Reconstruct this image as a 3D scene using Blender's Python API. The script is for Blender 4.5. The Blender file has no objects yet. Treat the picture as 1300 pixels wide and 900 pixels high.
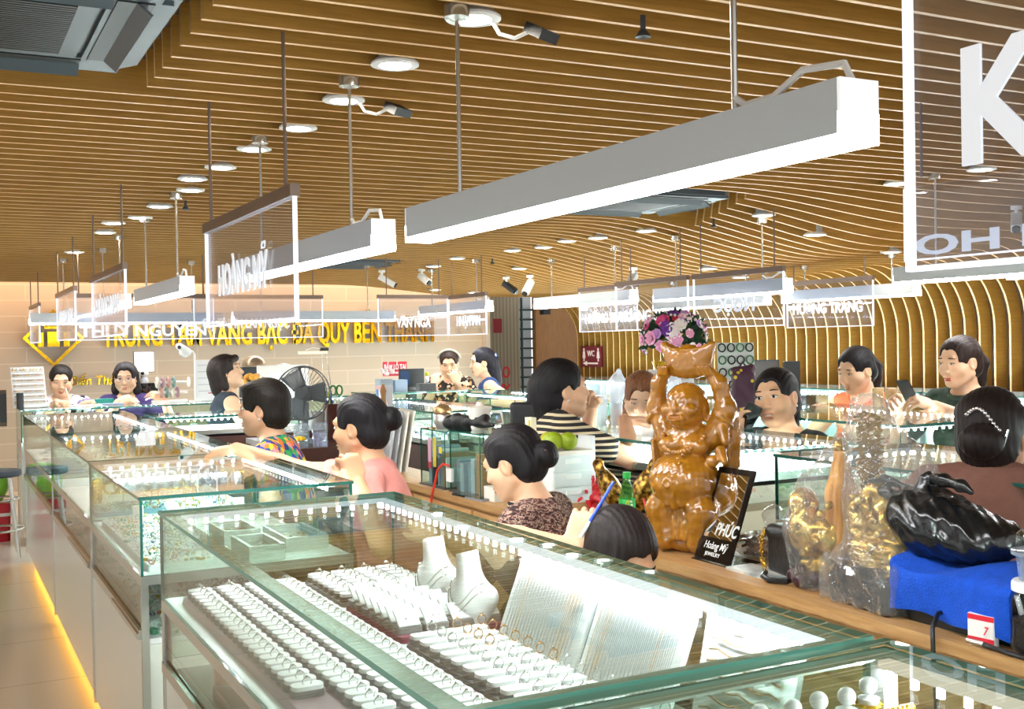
import bpy, bmesh, math, random
import numpy as np
from mathutils import Vector, Matrix
random.seed(7); RNG = np.random.default_rng(7)
SC = bpy.context.scene
COL = SC.collection
PI = math.pi

# ---------------------------------------------------------------- materials
def lin(c):
    if isinstance(c, str):
        c = [int(c[i:i+2], 16)/255 for i in (0, 2, 4)]
    return tuple(((x/12.92) if x <= .04045 else ((x+.055)/1.055)**2.4) for x in c[:3])
MATS = {}
def nodes_of(name):
    m = bpy.data.materials.new(name); m.use_nodes = True
    nt = m.node_tree; nt.nodes.clear()
    out = nt.nodes.new('ShaderNodeOutputMaterial')
    return m, nt, out
def mat(name, col, rough=.5, metal=0., var=.0, scale=20., bump=0., bscale=60., emit=None, estr=0., spec=.5, coat=0., trans=0., stretch=None, sss=0.):
    if name in MATS: return MATS[name]
    m, nt, out = nodes_of(name)
    b = nt.nodes.new('ShaderNodeBsdfPrincipled'); nt.links.new(b.outputs[0], out.inputs[0])
    c = lin(col)
    b.inputs['Base Color'].default_value = (*c, 1)
    b.inputs['Roughness'].default_value = rough; b.inputs['Metallic'].default_value = metal
    b.inputs['Specular IOR Level'].default_value = spec
    b.inputs['Coat Weight'].default_value = coat; b.inputs['Coat Roughness'].default_value = .05
    b.inputs['Transmission Weight'].default_value = trans
    if sss:
        b.inputs['Subsurface Weight'].default_value = sss; b.inputs['Subsurface Radius'].default_value = (.01, .004, .002); b.inputs['Subsurface Scale'].default_value = .3
    if var or bump:
        tc = nt.nodes.new('ShaderNodeTexCoord'); mp = nt.nodes.new('ShaderNodeMapping')
        nt.links.new(tc.outputs['Object'], mp.inputs[0])
        if stretch: mp.inputs['Scale'].default_value = stretch
    if var:
        n = nt.nodes.new('ShaderNodeTexNoise'); n.inputs['Scale'].default_value = scale; n.inputs['Detail'].default_value = 4
        nt.links.new(mp.outputs[0], n.inputs['Vector'])
        r = nt.nodes.new('ShaderNodeValToRGB')
        r.color_ramp.elements[0].position = .3; r.color_ramp.elements[1].position = .7
        r.color_ramp.elements[0].color = (*[max(0, x*(1-var)) for x in c], 1)
        r.color_ramp.elements[1].color = (*[min(1, x*(1+var)) for x in c], 1)
        nt.links.new(n.outputs['Fac'], r.inputs[0]); nt.links.new(r.outputs[0], b.inputs['Base Color'])
    if bump:
        n2 = nt.nodes.new('ShaderNodeTexNoise'); n2.inputs['Scale'].default_value = bscale; n2.inputs['Detail'].default_value = 3
        nt.links.new(mp.outputs[0], n2.inputs['Vector'])
        bp = nt.nodes.new('ShaderNodeBump'); bp.inputs['Strength'].default_value = bump; bp.inputs['Distance'].default_value = .01
        nt.links.new(n2.outputs['Fac'], bp.inputs['Height']); nt.links.new(bp.outputs[0], b.inputs['Normal'])
    if emit is not None:
        b.inputs['Emission Color'].default_value = (*lin(emit), 1); b.inputs['Emission Strength'].default_value = estr
    MATS[name] = m
    return m
def emis(name, col, s):
    if name in MATS: return MATS[name]
    m, nt, out = nodes_of(name)
    e = nt.nodes.new('ShaderNodeEmission'); e.inputs[0].default_value = (*lin(col), 1); e.inputs[1].default_value = s
    nt.links.new(e.outputs[0], out.inputs[0]); MATS[name] = m
    return m
def clear(name, tint, ior=1.45, rough=0.0, gain=1.0, haze=None, hazef=0., bump=0., bscale=30.):
    """thin clear sheet: transparent + mirror reflection by Fresnel, optional milky diffuse share"""
    if name in MATS: return MATS[name]
    m, nt, out = nodes_of(name)
    t = nt.nodes.new('ShaderNodeBsdfTransparent'); t.inputs[0].default_value = (*lin(tint), 1)
    g = nt.nodes.new('ShaderNodeBsdfGlossy'); g.inputs['Roughness'].default_value = rough; g.inputs['Color'].default_value = (gain, gain, gain, 1)
    f = nt.nodes.new('ShaderNodeFresnel'); ge = nt.nodes.new('ShaderNodeNewGeometry'); mr = nt.nodes.new('ShaderNodeMapRange')
    mr.inputs[3].default_value = ior; mr.inputs[4].default_value = 1/ior   # same reflectance from both sides of the sheet
    nt.links.new(ge.outputs['Backfacing'], mr.inputs[0]); nt.links.new(mr.outputs[0], f.inputs[0])
    mx = nt.nodes.new('ShaderNodeMixShader')
    nt.links.new(f.outputs[0], mx.inputs[0]); nt.links.new(t.outputs[0], mx.inputs[1]); nt.links.new(g.outputs[0], mx.inputs[2])
    last = mx
    if bump:
        tc = nt.nodes.new('ShaderNodeTexCoord')
        n2 = nt.nodes.new('ShaderNodeTexNoise'); n2.inputs['Scale'].default_value = bscale; n2.inputs['Detail'].default_value = 3; n2.inputs['Distortion'].default_value = 1.5
        nt.links.new(tc.outputs['Object'], n2.inputs['Vector'])
        bp = nt.nodes.new('ShaderNodeBump'); bp.inputs['Strength'].default_value = bump; bp.inputs['Distance'].default_value = .02
        nt.links.new(n2.outputs['Fac'], bp.inputs['Height']); nt.links.new(bp.outputs[0], g.inputs['Normal']); nt.links.new(bp.outputs[0], f.inputs['Normal'])
    if hazef:
        d = nt.nodes.new('ShaderNodeBsdfDiffuse'); d.inputs[0].default_value = (*lin(haze), 1)
        m2 = nt.nodes.new('ShaderNodeMixShader'); m2.inputs[0].default_value = hazef
        nt.links.new(mx.outputs[0], m2.inputs[1]); nt.links.new(d.outputs[0], m2.inputs[2]); last = m2
    nt.links.new(last.outputs[0], out.inputs[0]); MATS[name] = m
    return m
def ramp_mat(name, kind, stops, scale=10., rough=.6, mapping=None, const=True, bump=0., metal=0., coat=0., distort=0., rot=None, spec=.5):
    """surface whose pattern is a ramp over a procedural texture: kind in voronoi / wave / noise / magic / gradient"""
    if name in MATS: return MATS[name]
    m, nt, out = nodes_of(name)
    b = nt.nodes.new('ShaderNodeBsdfPrincipled'); nt.links.new(b.outputs[0], out.inputs[0])
    b.inputs['Roughness'].default_value = rough; b.inputs['Metallic'].default_value = metal; b.inputs['Coat Weight'].default_value = coat
    b.inputs['Specular IOR Level'].default_value = spec
    tc = nt.nodes.new('ShaderNodeTexCoord'); mp = nt.nodes.new('ShaderNodeMapping'); nt.links.new(tc.outputs['Object'], mp.inputs[0])
    if mapping: mp.inputs['Scale'].default_value = mapping
    if rot: mp.inputs['Rotation'].default_value = rot
    if kind == 'voronoi':
        n = nt.nodes.new('ShaderNodeTexVoronoi'); n.inputs['Scale'].default_value = scale; o = n.outputs['Color']
    elif kind == 'vdist':
        n = nt.nodes.new('ShaderNodeTexVoronoi'); n.inputs['Scale'].default_value = scale; o = n.outputs['Distance']
    elif kind == 'wave':
        n = nt.nodes.new('ShaderNodeTexWave'); n.inputs['Scale'].default_value = scale; n.inputs['Distortion'].default_value = distort; n.inputs['Detail'].default_value = 2
        n.inputs['Detail Scale'].default_value = 2; n.bands_direction = 'X'; o = n.outputs['Fac']
    else:
        n = nt.nodes.new('ShaderNodeTexNoise'); n.inputs['Scale'].default_value = scale; n.inputs['Detail'].default_value = 3; n.inputs['Distortion'].default_value = distort; o = n.outputs['Fac']
    nt.links.new(mp.outputs[0], n.inputs['Vector'])
    if kind == 'voronoi':
        sp = nt.nodes.new('ShaderNodeSeparateColor'); nt.links.new(o, sp.inputs[0]); o = sp.outputs[0]
    r = nt.nodes.new('ShaderNodeValToRGB'); cr = r.color_ramp
    cr.interpolation = 'CONSTANT' if const else 'LINEAR'
    while len(cr.elements) > 1: cr.elements.remove(cr.elements[-1])
    cr.elements[0].position = stops[0][0]; cr.elements[0].color = (*lin(stops[0][1]), 1)
    for p, c in stops[1:]:
        e = cr.elements.new(p); e.color = (*lin(c), 1)
    nt.links.new(o, r.inputs[0]); nt.links.new(r.outputs[0], b.inputs['Base Color'])
    if bump:
        bp = nt.nodes.new('ShaderNodeBump'); bp.inputs['Strength'].default_value = bump; bp.inputs['Distance'].default_value = .005
        nt.links.new(o, bp.inputs['Height']); nt.links.new(bp.outputs[0], b.inputs['Normal'])
    MATS[name] = m
    return m
def tile_mat(name, c1, c2, mortar, bw, bh, msize, rough=.3, horizontal=True, bump=.0, vary=.1, offset=.5):
    if name in MATS: return MATS[name]
    m, nt, out = nodes_of(name)
    b = nt.nodes.new('ShaderNodeBsdfPrincipled'); nt.links.new(b.outputs[0], out.inputs[0]); b.inputs['Roughness'].default_value = rough
    tc = nt.nodes.new('ShaderNodeTexCoord'); mp = nt.nodes.new('ShaderNodeMapping'); nt.links.new(tc.outputs['Object'], mp.inputs[0])
    if not horizontal: mp.inputs['Rotation'].default_value = (PI/2, 0, 0)
    k = nt.nodes.new('ShaderNodeTexBrick'); k.offset = offset
    k.inputs['Color1'].default_value = (*lin(c1), 1); k.inputs['Color2'].default_value = (*lin(c2), 1); k.inputs['Mortar'].default_value = (*lin(mortar), 1)
    k.inputs['Scale'].default_value = 1; k.inputs['Mortar Size'].default_value = msize; k.inputs['Brick Width'].default_value = bw; k.inputs['Row Height'].default_value = bh
    nt.links.new(mp.outputs[0], k.inputs['Vector']); nt.links.new(k.outputs['Color'], b.inputs['Base Color'])
    MATS[name] = m
    return m
def wood_mat(name, c1, c2, rough=.45, stretch=(1, 1, 1), scale=6, coat=0., bump=.05):
    if name in MATS: return MATS[name]
    m, nt, out = nodes_of(name)
    b = nt.nodes.new('ShaderNodeBsdfPrincipled'); nt.links.new(b.outputs[0], out.inputs[0]); b.inputs['Roughness'].default_value = rough; b.inputs['Coat Weight'].default_value = coat
    b.inputs['Coat Roughness'].default_value = .08
    tc = nt.nodes.new('ShaderNodeTexCoord'); mp = nt.nodes.new('ShaderNodeMapping'); nt.links.new(tc.outputs['Object'], mp.inputs[0]); mp.inputs['Scale'].default_value = stretch
    n = nt.nodes.new('ShaderNodeTexNoise'); n.inputs['Scale'].default_value = scale; n.inputs['Detail'].default_value = 8; n.inputs['Roughness'].default_value = .65; n.inputs['Distortion'].default_value = .4
    nt.links.new(mp.outputs[0], n.inputs['Vector'])
    r = nt.nodes.new('ShaderNodeValToRGB'); r.color_ramp.elements[0].position = .32; r.color_ramp.elements[1].position = .68
    r.color_ramp.elements[0].color = (*lin(c1), 1); r.color_ramp.elements[1].color = (*lin(c2), 1)
    nt.links.new(n.outputs['Fac'], r.inputs[0]); nt.links.new(r.outputs[0], b.inputs['Base Color'])
    if bump:
        bp = nt.nodes.new('ShaderNodeBump'); bp.inputs['Strength'].default_value = bump; bp.inputs['Distance'].default_value = .003
        nt.links.new(n.outputs['Fac'], bp.inputs['Height']); nt.links.new(bp.outputs[0], b.inputs['Normal'])
    MATS[name] = m
    return m

# ---------------------------------------------------------------- mesh collecting
def V(*a): return np.array(a, float)
def rotz(a):
    c, s = math.cos(a), math.sin(a); return np.array([[c, -s, 0], [s, c, 0], [0, 0, 1.]])
def rotx(a):
    c, s = math.cos(a), math.sin(a); return np.array([[1., 0, 0], [0, c, -s], [0, s, c]])
def roty(a):
    c, s = math.cos(a), math.sin(a); return np.array([[c, 0, s], [0, 1, 0], [-s, 0, c]])
def basis(d):
    d = np.array(d, float); d /= np.linalg.norm(d)
    a = np.array([0, 0, 1.]) if abs(d[2]) < .9 else np.array([1., 0, 0])
    u = np.cross(a, d); u /= np.linalg.norm(u); return u, np.cross(d, u), d
class MB:
    def __init__(s): s.v = []; s.f = []; s.m = []; s.M = None
    def add(s, v, f, mi=0):
        o = len(s.v); v = [np.array(p, float) for p in v]
        if s.M is not None: v = [s.M[0] @ p + s.M[1] for p in v]
        s.v += v; s.f += [tuple(i+o for i in q) for q in f]
        s.m += (mi if isinstance(mi, list) else [mi]*len(f)); return s
    def box(s, x0, x1, y0, y1, z0, z1, mi=0):
        v = [(x, y, z) for z in (z0, z1) for y in (y0, y1) for x in (x0, x1)]
        return s.add(v, [(0, 2, 3, 1), (4, 5, 7, 6), (0, 1, 5, 4), (2, 6, 7, 3), (0, 4, 6, 2), (1, 3, 7, 5)], mi)
    def pane(s, x0, x1, y0, y1, z0, z1, axis, face=0, edge=1):
        """thin slab whose broad sides use material `face` and rims `edge`; axis is the thin one"""
        k = {'z': [face, face, edge, edge, edge, edge], 'y': [edge, edge, face, face, edge, edge], 'x': [edge, edge, edge, edge, face, face]}[axis]
        return s.box(x0, x1, y0, y1, z0, z1, k)
    def rbox(s, x0, x1, y0, y1, z0, z1, r, mi=0, seg=3, taper=1.):
        """box with rounded vertical corners"""
        pts = []
        for cx, cy, a0 in ((x1-r, y1-r, 0), (x0+r, y1-r, 90), (x0+r, y0+r, 180), (x1-r, y0+r, 270)):
            for i in range(seg+1):
                a = math.radians(a0+90*i/seg); pts.append((cx+r*math.cos(a), cy+r*math.sin(a)))
        mx, my = (x0+x1)/2, (y0+y1)/2
        top = [(mx+(x-mx)*taper, my+(y-my)*taper) for x, y in pts]
        n = len(pts)
        v = [(x, y, z0) for x, y in pts]+[(x, y, z1) for x, y in top]
        f = [tuple(range(n-1, -1, -1)), tuple(range(n, 2*n))]+[(i, (i+1) % n, n+(i+1) % n, n+i) for i in range(n)]
        return s.add(v, f, mi)
    def prism(s, poly, a, b, axis='z', mi=0):
        n = len(poly)
        def P(p, h): return {'z': (p[0], p[1], h), 'y': (p[0], h, p[1]), 'x': (h, p[0], p[1])}[axis]
        v = [P(p, a) for p in poly]+[P(p, b) for p in poly]
        return s.add(v, [tuple(range(n-1, -1, -1)), tuple(range(n, 2*n))]+[(i, (i+1) % n, n+(i+1) % n, n+i) for i in range(n)], mi)
    def tube(s, pts, r, seg=8, mi=0, closed=False, cap=True):
        pts = [np.array(p, float) for p in pts]; n = len(pts)
        rr = r if isinstance(r, (list, tuple)) else [r]*n
        v = []; u = None
        for i, p in enumerate(pts):
            a = pts[(i-1) % n] if (closed or i > 0) else p; b = pts[(i+1) % n] if (closed or i < n-1) else p
            d = b-a; d = d/(np.linalg.norm(d)+1e-12)
            if u is None: u = basis(d)[0]
            u = u-d*(u@d); u /= np.linalg.norm(u)+1e-12; w = np.cross(d, u)
            v += [p+rr[i]*(math.cos(2*PI*k/seg)*u+math.sin(2*PI*k/seg)*w) for k in range(seg)]
        f = []
        for i in range(n if closed else n-1):
            j = (i+1) % n
            f += [(i*seg+k, i*seg+(k+1) % seg, j*seg+(k+1) % seg, j*seg+k) for k in range(seg)]
        if cap and not closed: f += [tuple(range(seg-1, -1, -1)), tuple((n-1)*seg+k for k in range(seg))]
        return s.add(v, f, mi)
    def cyl(s, a, b, r, seg=16, mi=0, r2=None): return s.tube([a, b], [r, r if r2 is None else r2], seg, mi)
    def lathe(s, prof, c=(0, 0, 0), seg=24, mi=0, R=None):
        v = []; c = np.array(c, float)
        for r, z in prof:
            for k in range(seg):
                p = np.array([r*math.cos(2*PI*k/seg), r*math.sin(2*PI*k/seg), z]); v.append(c+(R @ p if R is not None else p))
        f = []
        for i in range(len(prof)-1):
            f += [(i*seg+k, i*seg+(k+1) % seg, (i+1)*seg+(k+1) % seg, (i+1)*seg+k) for k in range(seg)]
        f += [tuple(range(seg-1, -1, -1)), tuple((len(prof)-1)*seg+k for k in range(seg))]
        return s.add(v, f, mi)
    def ball(s, c, r, seg=12, rings=8, mi=0, R=None):
        r = np.array([r]*3 if np.isscalar(r) else r, float)
        prof = []
        v = [];
        for i in range(1, rings):
            t = PI*i/rings
            for k in range(seg):
                a = 2*PI*k/seg; v.append(np.array([math.sin(t)*math.cos(a), math.sin(t)*math.sin(a), -math.cos(t)])*r)
        v = [np.array([0, 0, -r[2]])]+v+[np.array([0, 0, r[2]])]
        f = [(0, 1+(k+1) % seg, 1+k) for k in range(seg)]
        for i in range(rings-2):
            o = 1+i*seg; f += [(o+k, o+(k+1) % seg, o+seg+(k+1) % seg, o+seg+k) for k in range(seg)]
        o = 1+(rings-2)*seg; L = len(v)-1
        f += [(o+k, o+(k+1) % seg, L) for k in range(seg)]
        c = np.array(c, float)
        return s.add([c+(R @ p if R is not None else p) for p in v], f, mi)
    def torus(s, c, R0, r, seg=20, sg=6, R=None, mi=0, sz=1.):
        pts = [np.array(c, float)+((R if R is not None else np.eye(3)) @ np.array([R0*math.cos(2*PI*i/seg), R0*math.sin(2*PI*i/seg)*sz, 0])) for i in range(seg)]
        return s.tube(pts, r, sg, mi, closed=True)
    def grid(s, fn, nu, nv, mi=0):
        v = [fn(i/nu, j/nv) for j in range(nv+1) for i in range(nu+1)]
        return s.add(v, [(j*(nu+1)+i, j*(nu+1)+i+1, (j+1)*(nu+1)+i+1, (j+1)*(nu+1)+i) for j in range(nv) for i in range(nu)], mi)
    def mesh(s, name, mats, off=(0, 0, 0), smooth=40):
        me = bpy.data.meshes.new(name)
        off = np.array(off, float)
        me.from_pydata([tuple(p-off) for p in s.v], [], s.f)
        for x in (mats if isinstance(mats, (list, tuple)) else [mats]): me.materials.append(x)
        if len(me.materials) > 1: me.polygons.foreach_set('material_index', s.m)
        if smooth:
            me.polygons.foreach_set('use_smooth', [True]*len(me.polygons)); me.set_sharp_from_angle(angle=math.radians(smooth))
        me.update(); return me
    def build(s, name, mats, parent=None, smooth=40, origin=None):
        if parent is not None:
            o = bpy.data.objects.new(name, None); off = world_loc(parent)
        else:
            a = np.array(s.v); off = np.array(origin) if origin is not None else np.array([(a[:, 0].min()+a[:, 0].max())/2, (a[:, 1].min()+a[:, 1].max())/2, a[:, 2].min()])
        me = s.mesh(name, mats, off, smooth)
        ob = bpy.data.objects.new(name, me); COL.objects.link(ob)
        if parent is not None: ob.parent = parent
        else: ob.location = off
        return ob
def world_loc(o):
    p = np.zeros(3)
    while o is not None: p += np.array(o.location); o = o.parent
    return p
def tag(o, label=None, cat=None, group=None, kind=None):
    if label: o['label'] = label
    if cat: o['category'] = cat
    if group: o['group'] = group
    if kind: o['kind'] = kind
    return o
def thing(name, label, cat, loc=(0, 0, 0), group=None):
    o = bpy.data.objects.new(name, None); COL.objects.link(o); o.location = loc; o.empty_display_size = .1
    return tag(o, label, cat, group)
def dup(root, loc, rz=None, label=None, group=None, scale=None):
    r = root.copy(); COL.objects.link(r); r.location = loc
    if rz is not None: r.rotation_euler = (0, 0, rz)
    if scale is not None: r.scale = (scale,)*3
    if label: r['label'] = label
    if group: r['group'] = group
    for ch in list(root.children):
        c = ch.copy(); COL.objects.link(c); c.parent = r
        for g in list(ch.children):
            d = g.copy(); COL.objects.link(d); d.parent = c
    return r
def struct(o): o['kind'] = 'structure'; return o
def text_mb(txt, h, depth, R, origin, squeeze=1., bold=.0, align='CENTER', spacing=1.0, shear=0.):
    """solid lettering: R columns = (reading direction, up, out of the face)"""
    cu = bpy.data.curves.new('t', 'FONT'); cu.body = txt; cu.size = 1; cu.extrude = .5; cu.offset = bold; cu.align_x = align; cu.space_character = spacing; cu.resolution_u = 3; cu.shear = shear
    ob = bpy.data.objects.new('t', cu); COL.objects.link(ob)
    dg = bpy.context.evaluated_depsgraph_get(); dg.update()
    me = bpy.data.meshes.new_from_object(ob.evaluated_get(dg))
    k = h/.73
    mb = MB(); R = np.array(R, float).T if not isinstance(R, np.ndarray) else R
    vs = [np.array(origin, float)+R @ np.array([p.co.x*k*squeeze, p.co.y*k, (p.co.z)*depth]) for p in me.vertices]
    mb.add(vs, [tuple(p.vertices) for p in me.polygons])
    bpy.data.objects.remove(ob); bpy.data.meshes.remove(me); bpy.data.curves.remove(cu)
    return mb

# ---------------------------------------------------------------- blended solids (signed distance -> surface nets)
class SDF:
    def __init__(s): s.p = []
    def ell(s, c, r, R=None, k=.01, sub=False): s.p.append(('e', np.array(c, float), np.array([r]*3 if np.isscalar(r) else r, float), R, k, sub)); return s
    def cap(s, a, b, ra, rb=None, k=.01, sub=False): s.p.append(('c', np.array(a, float), np.array(b, float), (ra, ra if rb is None else rb), k, sub)); return s
    def chain(s, pts, rs, k=.01, sub=False):
        for i in range(len(pts)-1): s.cap(pts[i], pts[i+1], rs[i], rs[i+1], k, sub)
        return s
    def box(s, c, h, r=.01, R=None, k=.01, sub=False): s.p.append(('b', np.array(c, float), np.array(h, float), (R, r), k, sub)); return s
    def half(s, c, n): s.p.append(('h', np.array(c, float), np.array(n, float)/np.linalg.norm(n), None, 0, True)); return s   # cut away the side n points to
    def tor(s, c, R0, r, R=None, k=.005, sub=False): s.p.append(('t', np.array(c, float), np.array([R0, r]), R, k, sub)); return s
    def bb(s, q):
        t = q[0]
        if t == 'e': m = q[2].max() if q[3] is not None else q[2]; return q[1]-m, q[1]+m
        if t == 'c': m = max(q[3]); return np.minimum(q[1], q[2])-m, np.maximum(q[1], q[2])+m
        if t == 'b': m = (np.linalg.norm(q[2]) if q[3][0] is not None else q[2])+q[3][1]; return q[1]-m, q[1]+m
        if t == 't': m = q[2].sum(); return q[1]-m, q[1]+m
    def dist(s, q, X, Y, Z):
        t = q[0]
        if t == 'c':
            a, b = q[1], q[2]; ba = b-a; L = ba@ba+1e-12
            px, py, pz = X-a[0], Y-a[1], Z-a[2]
            h = np.clip((px*ba[0]+py*ba[1]+pz*ba[2])/L, 0, 1)
            return np.sqrt((px-ba[0]*h)**2+(py-ba[1]*h)**2+(pz-ba[2]*h)**2)-(q[3][0]+(q[3][1]-q[3][0])*h)
        if t == 'h':
            c, n = q[1], q[2]; return -((X-c[0])*n[0]+(Y-c[1])*n[1]+(Z-c[2])*n[2])
        px, py, pz = X-q[1][0], Y-q[1][1], Z-q[1][2]
        R = q[3][0] if t == 'b' else q[3]
        if R is not None:
            px, py, pz = (R[0, 0]*px+R[1, 0]*py+R[2, 0]*pz, R[0, 1]*px+R[1, 1]*py+R[2, 1]*pz, R[0, 2]*px+R[1, 2]*py+R[2, 2]*pz)
        if t == 'e':
            r = q[2]; k0 = np.sqrt((px/r[0])**2+(py/r[1])**2+(pz/r[2])**2); k1 = np.sqrt((px/r[0]**2)**2+(py/r[1]**2)**2+(pz/r[2]**2)**2)+1e-9
            return k0*(k0-1)/k1
        if t == 'b':
            h = q[2]; dx, dy, dz = np.abs(px)-h[0], np.abs(py)-h[1], np.abs(pz)-h[2]
            return np.sqrt(np.maximum(dx, 0)**2+np.maximum(dy, 0)**2+np.maximum(dz, 0)**2)+np.minimum(np.maximum(dx, np.maximum(dy, dz)), 0)-q[3][1]
        if t == 't':
            return np.sqrt((np.sqrt(px**2+py**2)-q[2][0])**2+pz**2)-q[2][1]
    def mesh(s, res, noise=None):
        lo = np.full(3, 1e9); hi = -lo
        for q in s.p:
            if q[0] == 'h' or q[5]: continue
            a, b = s.bb(q); lo = np.minimum(lo, a); hi = np.maximum(hi, b)
        lo -= 3*res; hi += 3*res
        n = np.maximum(4, np.ceil((hi-lo)/res).astype(int)+1)
        F = np.full(tuple(n), .06, np.float32)
        ax = [(lo[i]+res*np.arange(n[i])).astype(np.float32) for i in range(3)]
        for q in s.p:
            k = q[4]; sub = q[5]
            if q[0] == 'h': i0 = np.zeros(3, int); i1 = n
            else:
                a, b = s.bb(q); m = k+2*res+.004
                i0 = np.clip(np.floor((a-m-lo)/res).astype(int), 0, n-1); i1 = np.clip(np.ceil((b+m-lo)/res).astype(int)+1, 1, n)
                if (i1 <= i0).any(): continue
            sl = tuple(slice(i0[i], i1[i]) for i in range(3))
            X = ax[0][sl[0]][:, None, None]; Y = ax[1][sl[1]][None, :, None]; Z = ax[2][sl[2]][None, None, :]
            d = s.dist(q, X, Y, Z).astype(np.float32) + np.float32(0)
            f = F[sl]
            if q[0] == 'h': F[sl] = np.maximum(f, -d); continue
            if sub:
                d = -d
                h = np.clip(.5+.5*(d-f)/max(k, 1e-5), 0, 1); F[sl] = f+(d-f)*h+k*h*(1-h)
            else:
                h = np.clip(.5+.5*(f-d)/max(k, 1e-5), 0, 1); F[sl] = f+(d-f)*h-k*h*(1-h)
        if noise is not None:
            X, Y, Z = np.meshgrid(*ax, indexing='ij'); F += noise(X, Y, Z).astype(np.float32)
        return surface_nets(F, lo, res)
def surface_nets(F, lo, res):
    S = F < 0
    c = [S[i:S.shape[0]-1+i, j:S.shape[1]-1+j, k:S.shape[2]-1+k] for i in (0, 1) for j in (0, 1) for k in (0, 1)]
    cnt = sum(x.astype(np.int8) for x in c)
    act = (cnt > 0) & (cnt < 8); I = np.argwhere(act)
    if len(I) == 0: return np.zeros((0, 3)), []
    idx = np.full(act.shape, -1, np.int64); idx[act] = np.arange(len(I))
    val = np.stack([F[I[:, 0]+i, I[:, 1]+j, I[:, 2]+k] for i in (0, 1) for j in (0, 1) for k in (0, 1)], 1)
    off = np.array([(i, j, k) for i in (0, 1) for j in (0, 1) for k in (0, 1)], float)
    acc = np.zeros((len(I), 3)); num = np.zeros(len(I))
    for a, b in ((0, 1), (2, 3), (4, 5), (6, 7), (0, 2), (1, 3), (4, 6), (5, 7), (0, 4), (1, 5), (2, 6), (3, 7)):
        va, vb = val[:, a], val[:, b]; x = (va < 0) != (vb < 0)
        t = np.where(x, va/np.where(x, va-vb, 1), 0)
        acc += np.where(x[:, None], off[a]+(off[b]-off[a])*t[:, None], 0); num += x
    P = lo+res*(I+acc/num[:, None])
    faces = []
    for axis in range(3):
        sl0 = [slice(None)]*3; sl1 = [slice(None)]*3; sl0[axis] = slice(0, -1); sl1[axis] = slice(1, None)
        A, B = S[tuple(sl0)], S[tuple(sl1)]; E = np.argwhere(A != B)
        u, w = [(1, 2), (2, 0), (0, 1)][axis]
        ok = (E[:, u] > 0) & (E[:, w] > 0) & (E[:, u] < act.shape[u]) & (E[:, w] < act.shape[w]); E = E[ok]
        def g(du, dw):
            J = E.copy(); J[:, u] -= du; J[:, w] -= dw; return idx[J[:, 0], J[:, 1], J[:, 2]]
        q = np.stack([g(1, 1), g(0, 1), g(0, 0), g(1, 0)], 1)
        flip = ~A[E[:, 0], E[:, 1], E[:, 2]]
        q[flip] = q[flip][:, ::-1]
        faces.append(q)
    return P, np.concatenate(faces)
def np_mesh(name, P, Fc, mats, off=(0, 0, 0), mi=None, smooth_iter=1):
    P = np.array(P)
    if smooth_iter and len(P):
        e = np.concatenate([Fc[:, [0, 1]], Fc[:, [1, 2]], Fc[:, [2, 3]], Fc[:, [3, 0]]])
        for _ in range(smooth_iter):
            s = np.zeros_like(P); n = np.zeros(len(P))
            np.add.at(s, e[:, 0], P[e[:, 1]]); np.add.at(s, e[:, 1], P[e[:, 0]]); np.add.at(n, e[:, 0], 1); np.add.at(n, e[:, 1], 1)
            P = P*.5+.5*s/np.maximum(n, 1)[:, None]
    me = bpy.data.meshes.new(name)
    me.from_pydata((P-np.array(off)).tolist(), [], Fc.tolist())
    for x in (mats if isinstance(mats, (list, tuple)) else [mats]): me.materials.append(x)
    if mi is not None: me.polygons.foreach_set('material_index', mi)
    me.polygons.foreach_set('use_smooth', [True]*len(me.polygons)); me.update()
    return me
def sdf_obj(name, sdf, res, mats, parent=None, origin=None, noise=None, smooth_iter=1):
    P, Fc = sdf.mesh(res, noise)
    off = world_loc(parent) if parent is not None else (np.array(origin, float) if origin is not None else np.array([P[:, 0].mean(), P[:, 1].mean(), P[:, 2].min()]))
    me = np_mesh(name, P, Fc, mats, off, smooth_iter=smooth_iter)
    o = bpy.data.objects.new(name, me); COL.objects.link(o)
    if parent is not None: o.parent = parent
    else: o.location = off
    return o
# ---------------------------------------------------------------- camera, world
cam = bpy.data.objects.new('camera', bpy.data.cameras.new('camera')); COL.objects.link(cam); SC.camera = cam
cam.data.sensor_width = 36; cam.data.lens = 36*1415/1300; cam.data.clip_start = .05
yaw, pitch, roll = .479815606, -.0110961504, -.0176275039
fw = V(math.sin(yaw)*math.cos(pitch), math.cos(yaw)*math.cos(pitch), math.sin(pitch)); rt = V(math.cos(yaw), -math.sin(yaw), 0); up = np.cross(rt, fw)
r2 = math.cos(roll)*rt+math.sin(roll)*up; u2 = -math.sin(roll)*rt+math.cos(roll)*up
cam.matrix_world = Matrix([[r2[0], u2[0], -fw[0], 0], [r2[1], u2[1], -fw[1], 0], [r2[2], u2[2], -fw[2], 1.5], [0, 0, 0, 1]])
w = bpy.data.worlds.new('world'); SC.world = w; w.use_nodes = True
w.node_tree.nodes['Background'].inputs[0].default_value = (1., .985, .96, 1); w.node_tree.nodes['Background'].inputs[1].default_value = .62
SC.view_settings.view_transform = 'Standard'; SC.view_settings.look = 'None'; SC.view_settings.gamma = 1; SC.view_settings.use_curve_mapping = False
SC.view_settings.exposure = .95
SC.cycles.transparent_max_bounces = 40; SC.cycles.max_bounces = 10; SC.cycles.diffuse_bounces = 4; SC.cycles.glossy_bounces = 5
SC.cycles.caustics_reflective = False; SC.cycles.caustics_refractive = False; SC.cycles.sample_clamp_indirect = 6

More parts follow.
